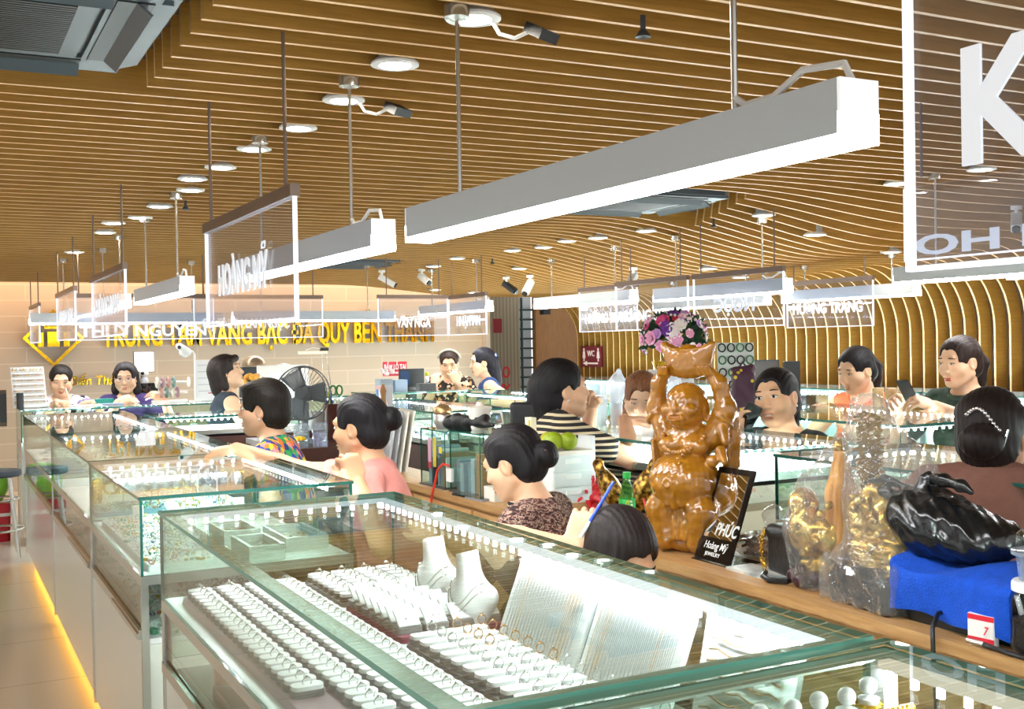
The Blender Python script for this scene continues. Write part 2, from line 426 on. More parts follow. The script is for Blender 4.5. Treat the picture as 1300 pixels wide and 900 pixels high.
# ---------------------------------------------------------------- shared materials
GLASS = clear('case_glass', 'f1f8f5', ior=1.3)
EDGE = mat('glass_edge', '1d5f55', rough=.08, spec=.7)
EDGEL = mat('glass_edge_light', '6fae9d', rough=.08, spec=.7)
CHROME = mat('brushed_steel', 'cfd0cc', rough=.25, metal=.9)
ALU = mat('aluminium_paint', 'c6ccd0', rough=.4, metal=.1)
WHITEP = mat('white_plastic', 'eeeeec', rough=.4)
WHITEF = mat('white_velvet', 'f4f4f2', rough=.9)
GREYF = mat('grey_leatherette', '77797a', rough=.7)
PANELG = mat('back_painted_glass', 'eef3ea', rough=.12, spec=.4)
LEDW = emis('led_white', 'f2f8ff', 1.0)
BEAD = emis('led_bead', 'f6faff', 230.)
BARL = emis('bar_light', 'fbfdff', 26.)
ACRY = clear('acrylic', 'f3f5fa', ior=1.3, haze='dfe6f4', hazef=.035)
ACRYE = emis('lit_acrylic_edge', 'eef4ff', .9)
LETTER = mat('lit_white_lettering', 'd9dde2', rough=.5, emit='f4f7ff', estr=.22)
GOLD = mat('polished_gold', 'dba61c', rough=.16, metal=.95)
GOLDY = mat('yellow_gold', 'f0b62c', rough=.22, metal=.85)
BLACKP = mat('black_plastic', '151617', rough=.35)
DARKG = mat('dark_grey_plastic', '3b3d3f', rough=.45)
SILVER = mat('silver_jewel', 'f0f0ee', rough=.15, metal=.8)
PINKR = mat('rose_gold', 'e0a878', rough=.2, metal=.85)
PLUM = mat('plum_velvet', '7d3550', rough=.9)
WOODC = wood_mat('counter_oak', 'c39a66', 'a67a48', rough=.4, stretch=(12, 1.2, 12), scale=5)
WOODF = wood_mat('counter_oak_front', 'd0a670', 'bb8d57', rough=.45, stretch=(12, 1.2, 12), scale=5)
SLATF = wood_mat('slat_oak_veneer', 'b0823a', '966c2b', rough=.42, stretch=(.8, 1, 16), scale=6, bump=.02)
SLATE = wood_mat('slat_bare_edge', 'e6bd8a', 'daad78', rough=.5, stretch=(1, 8, 8), scale=5, bump=0)
DKWOOD = wood_mat('dark_red_wood', '4d2a24', '38201c', rough=.35, stretch=(2, 2, 10), scale=4)

# ---------------------------------------------------------------- room shell
FLOORM = tile_mat('floor_tiles', 'f0e9da', 'f2ecdf', 'c6bcab', .8, .8, .004, rough=.16, offset=0)
struct(MB().box(-4, 9, -2.5, 15, -.1, 0).build('floor', FLOORM))
WALLT = tile_mat('wall_tan_tiles', 'cdc0ac', 'c6b9a4', 'd8cdba', .9, .17, .006, rough=.35, horizontal=False)
struct(MB().box(-4, 6.42, 13.0, 13.15, 0, 2.9).build('wall_far', WALLT, origin=(0, 13, 0)))
struct(MB().box(6.34, 6.40, 12.9, 13.0, 0, 2.1).build('trim_1', mat('pale_trim', 'd8d2c6', rough=.4)))
GREYW = ramp_mat('grey_ribbed_panel', 'wave', [(0, '6c6657'), (.5, '7b7564'), (1, '878070')], scale=6, mapping=(1, 1, .02), rough=.35, const=False)
struct(MB().box(6.42, 7.02, 13.25, 13.4, 0, 2.9).build('wall_end', GREYW))
# ceiling of wave-cut boards that run down the right wall
XW = 7.4
def smst(t): t = min(max(t, 0), 1); return t*t*(3-2*t)
def zc(x, y):
    b = 2.38-.18*min(max((y-5.5)/6.9, 0), 1)
    A = .27*smst((y-4.4)/1.6)*(1-.5*smst((y-9)/3.4))
    return b-A*smst((x-4.1)/1.9)
PITCH = .1415; DEP = .125; TH = .017; RB = .55
sl = MB()
def slat(y, x0, x1=None):
    path = []
    xs = [x0]+[x for x in np.arange(3.6, XW-RB, .16) if x > x0] if y > 4.2 else [x0]
    if x1 is not None: xs = [x for x in xs if x < x1]+[x1]
    else: xs = xs+[XW-RB]
    for x in xs:
        e = .01; s_ = (zc(x+e, y)-zc(x-e, y))/(2*e); n = np.array([-s_, 1.])/math.hypot(s_, 1); path.append((x, zc(x, y), n[0], n[1]))
    if x1 is None:
        zt = zc(XW-RB, y)
        for i in range(1, 11):
            a = PI/2*i/10; path.append((XW-RB+RB*math.sin(a), zt-RB+RB*math.cos(a), math.sin(a), math.cos(a)))
        path.append((XW, .95, 1, 0))
    v = []
    for x, z, nx, nz in path:
        for yy in (y-TH/2, y+TH/2):
            v += [(x, yy, z), (x+nx*DEP, yy, z+nz*DEP)]
    f = []; m = []
    for i in range(len(path)-1):
        a, b = 4*i, 4*i+4
        f += [(a, b, b+1, a+1), (a+2, a+3, b+3, b+2), (a, a+2, b+2, b), (a+1, b+1, b+3, a+3)]; m += [0, 0, 1, 0]
    f += [(0, 1, 3, 2), (4*len(path)-4, 4*len(path)-2, 4*len(path)-1, 4*len(path)-3)]; m += [1, 1]
    sl.add(v, f, m)
y = .35; k = 0
while y < 12.45:
    if 2.62 < y < 3.95: slat(y, .66)
    elif 5.42 < y < 6.36: slat(y, -3.5, 3.42); slat(y, 4.47+.3*(y-5.42))
    elif 9.55 < y < 10.35: slat(y, -3.5, 2.95); slat(y, 3.95)
    else: slat(y, -3.5)
    y += PITCH; k += 1
struct(sl.build('ceiling', [SLATF, SLATE], smooth=30, origin=(0, 0, 2.3)))
bk = MB().grid(lambda u, v: (-4+u*(XW+4-RB+.02), .0+v*12.5, zc(-4+u*(XW+4-RB), v*12.5)+DEP+.02), 60, 44)
def wb(u, v):
    yy = 12.5*v; zt = zc(XW-RB, yy); a = PI/2*min(1, u*1.4); R_ = RB+DEP+.02
    if u*1.4 <= 1: return (XW-RB+R_*math.sin(a), yy, zt-RB+R_*math.cos(a))
    return (XW+DEP+.02, yy, (zt-RB)*(1-(u*1.4-1)/.4))
bk.grid(wb, 21, 44)
struct(bk.build('wall_right', wood_mat('slat_backing', '5a3d20', '4a3119', rough=.7, stretch=(1, 1, 6)), origin=(0, 0, 2.3)))
# lit cove between boards and far wall
struct(MB().box(-3.5, 6.4, 12.52, 12.56, 2.36, 2.40).build('trim_2', emis('cove_light', 'ffc68a', 11.)))
struct(MB().box(-4, 7.6, 12.45, 13.15, 2.55, 2.6).build('trim_3', mat('cove_top', 'd8c4a4', rough=.8)))

struct(MB().box(7.24, 8.2, 13.2, 13.3, 0, 2.9).build('wall_back', wood_mat('panel_wood', '8d6230', '7a5226', stretch=(8, 1, 1))))
# roller shutter at the far right end
g = thing('roller_shutter', 'pale roller shutter behind a dark green steel grille at the far end', 'shutter', (7.12, 13.3, 0))
MB().box(7.02, 7.24, 13.34, 13.38, 0, 2.3).build('curtain', mat('shutter_white', 'c3ccd6', rough=.5), g)
gm = MB()
for i in range(15): gm.box(7.0, 7.25, 13.28, 13.31, .1+i*.13, .125+i*.13)
for x in (7.0, 7.06, 7.24): gm.box(x, x+.018, 13.27, 13.3, 0, 2.1)
gm.build('grille', mat('green_steel', '1f3a3c', rough=.4), g)
tag(MB().box(7.22, 7.33, 12.95, 13.05, 1.86, 1.93).build('shutter_motor', BLACKP), 'small black box under the ceiling beside the roller shutter', 'box')

# ---------------------------------------------------------------- light bars
def light_bar(x, y0, y1, zt=1.885, along='y', label='', cable=True, rods=True, wid=.078):
    c = (x, y0, zt-.095) if along == 'y' else (y0, x, zt-.095)
    t = thing('linear_pendant_light', label, 'light', c, 'grey aluminium light bars')
    def bx(a0, a1, b0, b1, z0, z1): return MB().box(a0, a1, b0, b1, z0, z1) if along == 'y' else MB().box(b0, b1, a0, a1, z0, z1)
    bx(x, x+wid, y0+.006, y1-.006, zt-.083, zt).build('housing', ALU, t)
    bx(x+.002, x+wid-.002, y0+.006, y1-.006, zt-.097, zt-.083).build('diffuser', BARL, t)
    for e0, e1 in ((y0, y0+.006), (y1-.006, y1)):
        bx(x, x+wid, e0, e1, zt-.05, zt).build('end_cap', mat('translucent_cap', 'dfe4e4', rough=.4, emit='ffffff', estr=.25), t)
        bx(x, x+wid, e0, e1, zt-.097, zt-.05).build('lit_end', BARL, t)
    L = y1-y0
    for i, yy in enumerate((y0+.17*L, y1-.17*L)):
        px, py = (x+wid/2, yy) if along == 'y' else (yy, x+wid/2)
        zt2 = zc(px, py)-.0
        rd = MB().cyl((px, py, zt), (px, py, zt2), .006, 8); rd.build('rod', CHROME, t)
        MB().cyl((px, py, zt2-.028), (px, py, zt2+.003), .034, 20).build('canopy', CHROME, t)
    if cable and along == 'y':
        yy = y0+.17*L; px = x+wid/2
        MB().tube([(px, yy, zt+.03), (px, yy-.03, zt+.012), (px, yy-.1, zt+.012), (px, yy-.17, zt+.04), (px, y0+.03, zt+.03), (px, y0+.012, zt-.005)], .006, 6).build('cable', WHITEP, t)
    return t
light_bar(1.2, 1.24, 2.95, label='big nearest light bar hanging over the near glass counters')
light_bar(1.2, 3.22, 4.93, label='second light bar of the left counter row, behind the clear hanging sign')
light_bar(1.18, 6.09, 7.62, label='third light bar of the left counter row, shorter and farther back')
light_bar(1.16, 8.1, 9.42, label='fourth light bar of the left counter row, partly behind clear signs')
light_bar(10.0, .72, 2.32, 1.81, 'x', 'far light bar in front of the gold diamond emblem on the wall')
light_bar(10.0, 2.4, 3.95, 1.82, 'x', 'far light bar just above the middle of the gold wall lettering')
light_bar(4.4, 8.95, 10.5, 1.88, label='light bar near the end of the gold lettering, tinted pinkish by the ceiling')
light_bar(4.78, 7.2, 8.75, 1.89, label='light bar in front of the slatted wall above the seated woman in stripes')
light_bar(4.82, 5.5, 6.95, 1.88, label='light bar hanging above the flower bouquet and carved statue')
light_bar(6.1, 7.2, 8.8, 1.87, label='light bar half hidden behind the clear signs over the flowers')
light_bar(6.24, 5.75, 7.15, 1.88, label='light bar behind the rightmost clear sign, reaching past its right edge')
light_bar(4.85, 3.0, 4.62, 1.885, label='light bar at the right edge, crossing below the large clear K sign')
light_bar(6.25, 3.4, 4.98, 1.95, label='light bar end just visible at the right border of the photo')

# ---------------------------------------------------------------- clear hanging signs
RAIL = mat('sign_rail_bronze', '7a6a60', rough=.35, metal=.5)
def hang_sign(x, y0, y1, z0=1.58, z1=1.95, along='y', txt='', th=.1, tz=1.68, flip=False, label='', lit=True, tx=None, sq=.6, fit=None, sub=None, rail=True, rod=True, spread=.08):
    """a clear board under a metal rail; along = its long direction"""
    t = thing('hanging_sign', label, 'sign', (x, y0, z0) if along == 'y' else (y0, x, z0), 'clear acrylic shop signs')
    def bx(mb, a0, a1, b0, b1, c0, c1, mi=0): return mb.box(a0, a1, b0, b1, c0, c1, mi) if along == 'y' else mb.box(b0, b1, a0, a1, c0, c1, mi)
    e = .006
    p = MB(); m_ = p
    (p.pane(x-.005, x+.005, y0, y1, z0, z1-.035, 'x', 0, 0) if along == 'y' else p.pane(y0, y1, x-.005, x+.005, z0, z1-.035, 'y', 0, 0))
    p.build('panel', ACRY, t)
    q = MB()
    bx(q, x-.006, x+.006, y0-e, y1+e, z0-e, z0); bx(q, x-.006, x+.006, y0-e, y0, z0, z1-.035); bx(q, x-.006, x+.006, y1, y1+e, z0, z1-.035)
    q.build('lit_rim', ACRYE, t)
    if rail: bx(MB(), x-.014, x+.014, y0-.01, y1+.01, z1-.035, z1).build('rail', RAIL, t)
    if rod:
        for yy in (y0+spread, y1-spread):
            px, py = (x, yy) if along == 'y' else (yy, x)
            MB().cyl((px, py, z1), (px, py, zc(px, py)+.01), .0055, 8).build('rod', RAIL, t)
    if along == 'y': R = np.array([[0, 0, -1.], [-1, 0, 0], [0, 1, 0]]); org = (x-.006, (y0+y1)/2 if tx is None else tx, tz)
    else: R = np.array([[1, 0, 0], [0, 0, -1.], [0, 1, 0]]); org = ((y0+y1)/2 if tx is None else tx, x-.006, tz)
    if flip:
        R = R.copy(); R[:, 0] *= -1; R[:, 2] *= -1
        org = (x+.006, org[1], tz) if along == 'y' else (org[0], x+.006, tz)
    if txt:
        tm = text_mb(txt, th, .004, R, org, sq, .028); ax = 1 if along == 'y' else 0
        if fit:
            c0, c1 = min(p[ax] for p in tm.v), max(p[ax] for p in tm.v)
            for p in tm.v: p[ax] = fit[0]+(p[ax]-c0)*(fit[1]-fit[0])/(c1-c0)
        tm.build('lettering', LETTER, t, smooth=0)
    if sub:
        text_mb(sub, th*.3, .003, R, (org[0], org[1], tz-th*.5), sq, .0).build('small_lettering', LETTER, t, smooth=0)
    return t
hang_sign(.9, 3.02, 4.13, txt='HOÀNG MỸ', th=.105, tz=1.682, fit=(3.29, 3.93), label='clear hanging sign with large slanting white letters, nearest over the left counters')
hang_sign(.9, 6.07, 7.4, txt='HÙNG MAI', th=.105, tz=1.7, fit=(6.3, 7.2), label='clear hanging sign on a bronze rail, second along the left row')
hang_sign(.9, 8.35, 9.62, txt='KIM LOAN', th=.105, tz=1.7, fit=(8.5, 9.4), label='clear hanging sign third along the left row, beside the gold emblem')
hang_sign(.9, 11.3, 12.35, txt='', label='clear hanging sign fourth along the left row, seen almost edge on')
hang_sign(9.5, .97, 2.11, along='x', txt='THÚY NGUYÊN', th=.09, tz=1.605, fit=(1.05, 2.05), label='clear wide sign facing the camera before the gold emblem and first letters')
hang_sign(9.62, 1.98, 3.1, along='x', txt='Cty TNHH LAN NGỌC', th=.085, tz=1.665, fit=(2.04, 2.8), label='clear wide sign with small mixed case letters before the middle gold lettering')
hang_sign(9.5, 3.59, 4.27, along='x', txt='VÂN NGA', th=.085, tz=1.655, fit=(3.76, 4.1), label='clear short sign facing the camera before the last gold letters')
hang_sign(4.36, 8.86, 9.66, txt='MAI HẠNH', th=.09, tz=1.66, fit=(9.0, 9.5), flip=True, label='clear hanging sign with mirrored lettering below the pinkish light bar')
hang_sign(4.93, 7.33, 8.2, txt='HƯỜNG TRANG', th=.075, tz=1.65, fit=(7.4, 8.1), label='clear sign left of the flower bouquet, the farther one of the overlapping two')
hang_sign(4.72, 6.38, 7.3, txt='HƯỜNG TRANG', th=.08, tz=1.645, fit=(6.42, 7.24), label='clear sign directly above and before the flower bouquet')
hang_sign(4.74, 5.41, 6.33, txt='NGỌC', th=.095, tz=1.68, fit=(5.70, 6.12), flip=True, label='clear sign with back to front lettering right of the flower bouquet')
hang_sign(6.2, 6.1, 7.03, txt='HƯỜNG TRANG', th=.085, tz=1.685, fit=(6.2, 6.96), label='clear sign hanging before the curved slatted wall, right of the reversed lettered one')
hang_sign(1.02, -.12, .94, txt='KIM HOÀNG', th=.128, tz=1.69, fit=(-.06, .862), label='large close clear sign at the right edge with a big white K')
hang_sign(3.35, 2.0, 3.12, z0=1.79, z1=2.1, txt='KIM HO', th=.075, tz=1.805, fit=(2.2, 3.08), flip=True, rail=False, rod=True, label='clear added board with back to front lettering, standing in for the K sign reflection')  # added board: its reversed letters imitate a mirrored reflection of the K sign

# ---------------------------------------------------------------- ceiling fittings
DLIT = emis('downlight_glow', 'fff6e6', 60.)
proto_dl = None
def downlight(x, y, driver=False, label=None):
    z = zc(x, y)-.004
    t = thing('downlight', label, 'light', (x, y, z), 'round white downlights between the boards')
    MB().lathe([(.046, .02), (.05, -.002), (.062, -.004), (.076, .0), (.076, .006), (.06, .02)], (x, y, z), 28).build('trim_ring', WHITEP, t)
    MB().cyl((x, y, z-.001), (x, y, z+.006), .045, 24).build('lamp', DLIT, t)
    MB().cyl((x, y, z+.02), (x, y, z+.07), .05, 20).build('can', mat('can_grey', 'b8bcbf', rough=.4, metal=.4), t)
    if driver:
        d = MB(); d.M = (rotz(.5) @ rotx(.5), V(x+.2, y-.02, z-.02)); d.box(-.045, .045, -.03, .03, -.015, .015); d.build('driver_box', BLACKP, t)
        MB().tube([(x+.06, y, z+.0), (x+.08, y, z-.03), (x+.12, y-.01, z-.04), (x+.16, y-.02, z-.02)], .006, 6).build('flex', WHITEP, t)
    return t
LROW = [(1.32, 2.73), (1.31, 3.28), (1.33, 3.83), (1.33, 4.39), (1.29, 4.93), (1.27, 5.49), (1.21, 5.86), (1.27, 6.21), (1.22, 6.85), (1.19, 7.36), (1.07, 7.66), (1.08, 8.16), (1.02, 9.46)]
ords = ['nearest', 'second', 'third', 'fourth', 'fifth', 'sixth', 'seventh', 'eighth', 'ninth', 'tenth', 'eleventh', 'twelfth', 'last']
for i, (x, y) in enumerate(LROW):
    lab = 'round white downlight, %s in the row running back above the left counters' % ords[i]
    if i == 0: lab = 'nearest round downlight with a black driver box dangling at the top'
    if i == 2: lab = 'third round downlight of the left row with a small dangling driver box'
    downlight(x, y, i in (0, 2), lab)
RDL = [(4.82, 5.68, 'beside the second air conditioner'), (5.33, 5.76, 'alone on the dipping boards right of the air conditioner'), (5.70, 7.42, 'low over the clear mirrored sign'), (6.46, 7.94, 'behind the rail of the rightmost clear sign'), (6.17, 5.89, 'above the rightmost clear sign'),
       (5.0, 4.13, 'seen through the large clear K sign'), (4.94, 4.66, 'left of the large clear K sign'), (4.64, 6.76, 'in front of the boards that start to dip'), (4.57, 7.31, 'second along the crest of the wave'), (4.49, 7.65, 'third along the crest of the wave'),
       (4.51, 8.07, 'fourth along the crest of the wave'), (4.42, 8.45, 'last along the crest of the wave'), (4.88, 9.19, 'between two security cameras'), (4.28, 9.28, 'over the pinkish far light bar'), (4.35, 9.98, 'over the far middle counters'), (5.6, 11.7, 'just above the far grey wall'), (5.2, 11.9, 'at the low far end of the boards')]
for x, y, s_ in RDL: downlight(x, y, False, 'round white downlight '+s_)
def aircon(x0, x1, y0, y1, z, label):
    t = thing('ceiling_air_conditioner', label, 'air conditioner', ((x0+x1)/2, (y0+y1)/2, z))
    M1 = mat('aircon_grey', '434e55', rough=.45); M2 = mat('aircon_dark', '12171a', rough=.5)
    c = .09
    MB().prism([(x0+c, y0), (x1-c, y0), (x1, y0+c), (x1, y1-c), (x1-c*.5, y1-c*.25), (x1-c, y1), (x0+c, y1), (x0, y1-c), (x0, y0+c)], z+.025, z+.28, 'z').build('casing', M1, t)
    b = MB()
    for (a0, a1, b0, b1) in ((x0+.05, x1-.05, y0+.02, y0+.17), (x0+.05, x1-.05, y1-.17, y1-.02), (x0+.02, x0+.17, y0+.17, y1-.17), (x1-.17, x1-.02, y0+.17, y1-.17)): b.box(a0, a1, b0, b1, z+.012, z+.03)
    b.build('bezel', M1, t)
    MB().box(x0+.19, x1-.19, y0+.19, y1-.19, z+.004, z+.03).build('intake_frame', M1, t)
    s_ = MB()
    n = 26
    for i in range(n):
        yy = y0+.24+(y1-y0-.48)*i/(n-1); s_.box(x0+.24, x1-.24, yy-.006, yy+.006, z, z+.006)
    s_.build('intake_grille', M2, t)
    for (a, b_, along) in ((x1-.11, (y0+.17, y1-.17), 'y'), (x0+.11, (y0+.17, y1-.17), 'y'), (y0+.11, (x0+.17, x1-.17), 'x'), (y1-.11, (x0+.17, x1-.17), 'x')):
        v = MB()
        if along == 'y': v.box(a-.045, a+.045, b_[0], b_[1], z+.008, z+.016, 1); v.M = (roty(.7), V(a+.015, 0, z+.0)); v.box(-.03, .03, b_[0], b_[1], -.003, .003, 0)
        else: v.box(b_[0], b_[1], a-.045, a+.045, z+.008, z+.016, 1); v.M = (rotx(-.7), V(0, a+.015, z+.0)); v.box(b_[0], b_[1], -.03, .03, -.003, .003, 0)
        v.build('louvre', [M1, M2], t)
    return t
aircon(-.36, .58, 2.72, 3.68, 2.35, 'dark grey ceiling cassette air conditioner in the top left corner')
aircon(3.47, 4.41, 5.44, 6.33, 2.345, 'dark ceiling cassette air conditioner above the big light bar, middle of the ceiling')
aircon(3.0, 3.9, 9.58, 10.32, 2.25, 'small looking far ceiling air conditioner behind the light bars')
def cctv(x, y, col, aim, label, L=.13):
    z = zc(x, y)
    t = thing('security_camera', label, 'camera', (x, y, z))
    MB().cyl((x, y, z-.02), (x, y, z+.004), .035, 18).build('base', WHITEP, t)
    a = V(*aim); a /= np.linalg.norm(a); p = V(x, y, z-.075)
    MB().cyl((x, y, z-.02), p, .012, 10).build('arm', WHITEP, t)
    u, v, w_ = basis(a); R = np.stack([u, v, w_], 1)
    m_ = MB(); m_.M = (R, p); m_.rbox(-.033, .033, -.03, .03, -.03, L-.02, .012); m_.build('body', mat('camera_'+col, col, rough=.35), t)
    m_ = MB(); m_.M = (R, p); m_.cyl((0, 0, L-.022), (0, 0, L-.004), .026, 18); m_.build('lens_hood', BLACKP, t)
    return t
cctv(6.24, 4.89, 'e4e4e0', (-.6, -.45, -.7), 'white security camera at the right edge behind the large K sign')
cctv(4.05, 10.6, 'e9e9e6', (.75, -.4, -.5), 'white security camera aiming right, leftmost of the ceiling cameras', .17)
cctv(4.36, 10.3, 'dcdcd8', (.35, -.8, -.6), 'small white security camera second from left under the boards')
cctv(5.05, 9.8, '1c1d1f', (.4, -.75, -.55), 'black security camera hanging near the middle of the far ceiling', .15)
cctv(5.1, 9.4, 'd9d9d6', (-.6, -.3, -.75), 'grey white security camera aiming down left, right of the black one', .15)
cctv(5.35, 8.0, 'b9bdc0', (-.7, -.5, -.6), 'grey security camera peeking above the sign rail, low ceiling', .15)
for i, (x, y, s_) in enumerate([(1.32, 6.6, 'left row of downlights'), (4.5, 9.0, 'far wave crest'), (4.7, 6.05, 'second air conditioner'), (1.75, 2.55, 'top edge by the nearest downlight')]):
    z = zc(x, y); t = thing('sprinkler_head', 'tiny dark sprinkler head by the '+s_, 'sprinkler', (x, y, z-.05))
    MB().cyl((x, y, z-.03), (x, y, z+.01), .008, 10).build('stem', DARKG, t); MB().lathe([(.004, -.045), (.022, -.05), (.022, -.047), (.01, -.03)], (x, y, z), 12).build('deflector', DARKG, t)

# ---------------------------------------------------------------- far wall sign
FW = np.array([[1, 0, 0], [0, 0, -1.], [0, 1, 0]])
t = text_mb('TRUNG TÂM VÀNG BẠC ĐÁ QUÝ BẾN THÀNH', .255, .05, FW, (3.6, 12.94, 1.535), 1., .032)
a = np.array(t.v); x0, x1 = a[:, 0].min(), a[:, 0].max(); 
for p in t.v: p[0] = 1.66+(p[0]-x0)*(5.62-1.66)/(x1-x0)
tag(t.build('gold_wall_lettering', GOLD, smooth=0), 'long row of large gold raised capital letters on the tan far wall', 'lettering')
t = thing('gold_emblem', 'gold diamond outlined emblem on the tan wall, left of the lettering', 'emblem', (1.165, 12.95, 1.33))
cx, cz = 1.165, 1.63; D0, D1 = .31, .265
fr = MB()
P = [(cx, cz-D0), (cx+D0, cz), (cx, cz+D0), (cx-D0, cz)]; Q = [(cx, cz-D1), (cx+D1, cz), (cx, cz+D1), (cx-D1, cz)]
for i in range(4):
    j = (i+1) % 4; fr.prism([P[i], P[j], Q[j], Q[i]], 12.9, 12.96, 'y')
fr.build('frame', GOLD, t)
e = MB()
for x0, x1, z0, z1 in ((-.16, -.1, -.09, .06), (.1, .16, -.09, .06), (-.06, .06, -.09, .07), (-.09, .09, .1, .13), (-.1, -.075, .13, .2), (.075, .1, .13, .2)): e.box(cx+x0, cx+x1, 12.91, 12.96, cz+z0, cz+z1)
e.prism([(cx+.035*math.cos(k*PI/8), cz+.17+.035*math.sin(k*PI/8)) for k in range(16)], 12.91, 12.96, 'y')
e.build('motif', GOLD, t, smooth=0)
t = text_mb('Bến Thành', .10, .02, FW, (1.62, 12.97, 1.115), .95, .01, shear=.2); tag(t.build('small_gold_lettering', GOLD, smooth=0), 'small gold lettering on the wall behind the woman in the patterned blouse', 'lettering')
MB1 = mat('board_black', '17120e', rough=.4)
t = thing('menu_board', 'black and wood notice board with orange script at the left edge', 'sign', (.36, 9.75, .95))
MB().box(.2, .52, 9.75, 9.78, .9, 1.19).build('board', wood_mat('board_brown', '5b4326', '48341d'), t); MB().box(.24, .52, 9.735, 9.75, .93, 1.16).build('black_field', MB1, t)
text_mb('Thu', .1, .004, FW, (.37, 9.73, 1.06), .8, .0, shear=.3).build('lettering', mat('orange_script', 'f0a030', rough=.5, emit='f0a030', estr=.3), t, smooth=0)
text_mb('mua bán', .045, .004, FW, (.37, 9.73, .95), .8, .01).build('lettering', mat('orange_script', 'f0a030'), t, smooth=0)
RED = mat('sign_red', 'b3172b', rough=.4); MAR = mat('sign_maroon', '6f1526', rough=.4); WTXT = mat('white_ink', 'f5f3f0', rough=.5)
t = thing('red_sign', 'red sign with white ear piercing notice standing above the far middle counter', 'sign', (4.02, 10.2, 1.2))
MB().box(3.89, 4.14, 10.2, 10.21, 1.19, 1.33).build('board', RED, t)
text_mb('BẤM LỖ TAI', .05, .002, FW, (4.015, 10.197, 1.255), .62, .012).build('lettering', WTXT, t, smooth=0); text_mb('KHÔNG ĐAU TRÊN CÂY ĐẾN', .018, .002, FW, (4.015, 10.197, 1.212), .72, .012).build('lettering', WTXT, t, smooth=0)
RW = np.array([[0, 0, -1.], [-1, 0, 0], [0, 1, 0]])
t = thing('restroom_sign', 'maroon WC sign with two figures and an arrow on the slatted wall', 'sign', (XW-.03, 12.2, 1.2))
yc, zc_ = 12.02, 1.3; xs = XW-.02
MB().box(xs, xs+.02, yc-.25, yc+.25, zc_-.13, zc_+.13).build('board', MAR, t)
text_mb('WC', .075, .003, RW, (xs-.003, yc, zc_+.005), .95, .014).build('lettering', WTXT, t, smooth=0)
f = MB()
for s_ in (-1, 1):
    yy = yc+s_*.17; f.prism([(yy-.035, zc_-.02), (yy+.035, zc_-.02), (yy+.02, zc_+.07), (yy-.02, zc_+.07)], xs-.003, xs, 'x'); f.prism([(yy+.016*math.cos(k*PI/6), zc_+.09+.018*math.sin(k*PI/6)) for k in range(12)], xs-.003, xs, 'x'); f.prism([(yy-.012, zc_-.06), (yy+.012, zc_-.06), (yy+.012, zc_), (yy-.012, zc_)], xs-.003, xs, 'x')
f.prism([(yc-.16, zc_-.095), (yc+.1, zc_-.095), (yc+.1, zc_-.115), (yc+.2, zc_-.085), (yc+.1, zc_-.055), (yc+.1, zc_-.075), (yc-.16, zc_-.075)], xs-.003, xs, 'x')
f.build('pictograms', WTXT, t, smooth=0)
t = thing('red_wall_lettering', 'red letters on the grey wall behind the woman in the navy dress', 'lettering', (6.72, 13.22, 1.0))
text_mb('GIÀO', .15, .006, FW, (6.68, 13.24, 1.03), .7, .02).build('lettering', mat('red_ink', 'b82030', rough=.5), t, smooth=0); text_mb('MUX', .15, .006, FW, (6.7, 13.24, .8), .7, .02).build('lettering', mat('red_ink', 'b82030'), t, smooth=0)
tag(MB().box(6.3, 6.42, 12.6, 12.62, 1.62, 1.8).build('maroon_board', MAR), 'small maroon board hanging before the far grey wall', 'sign')
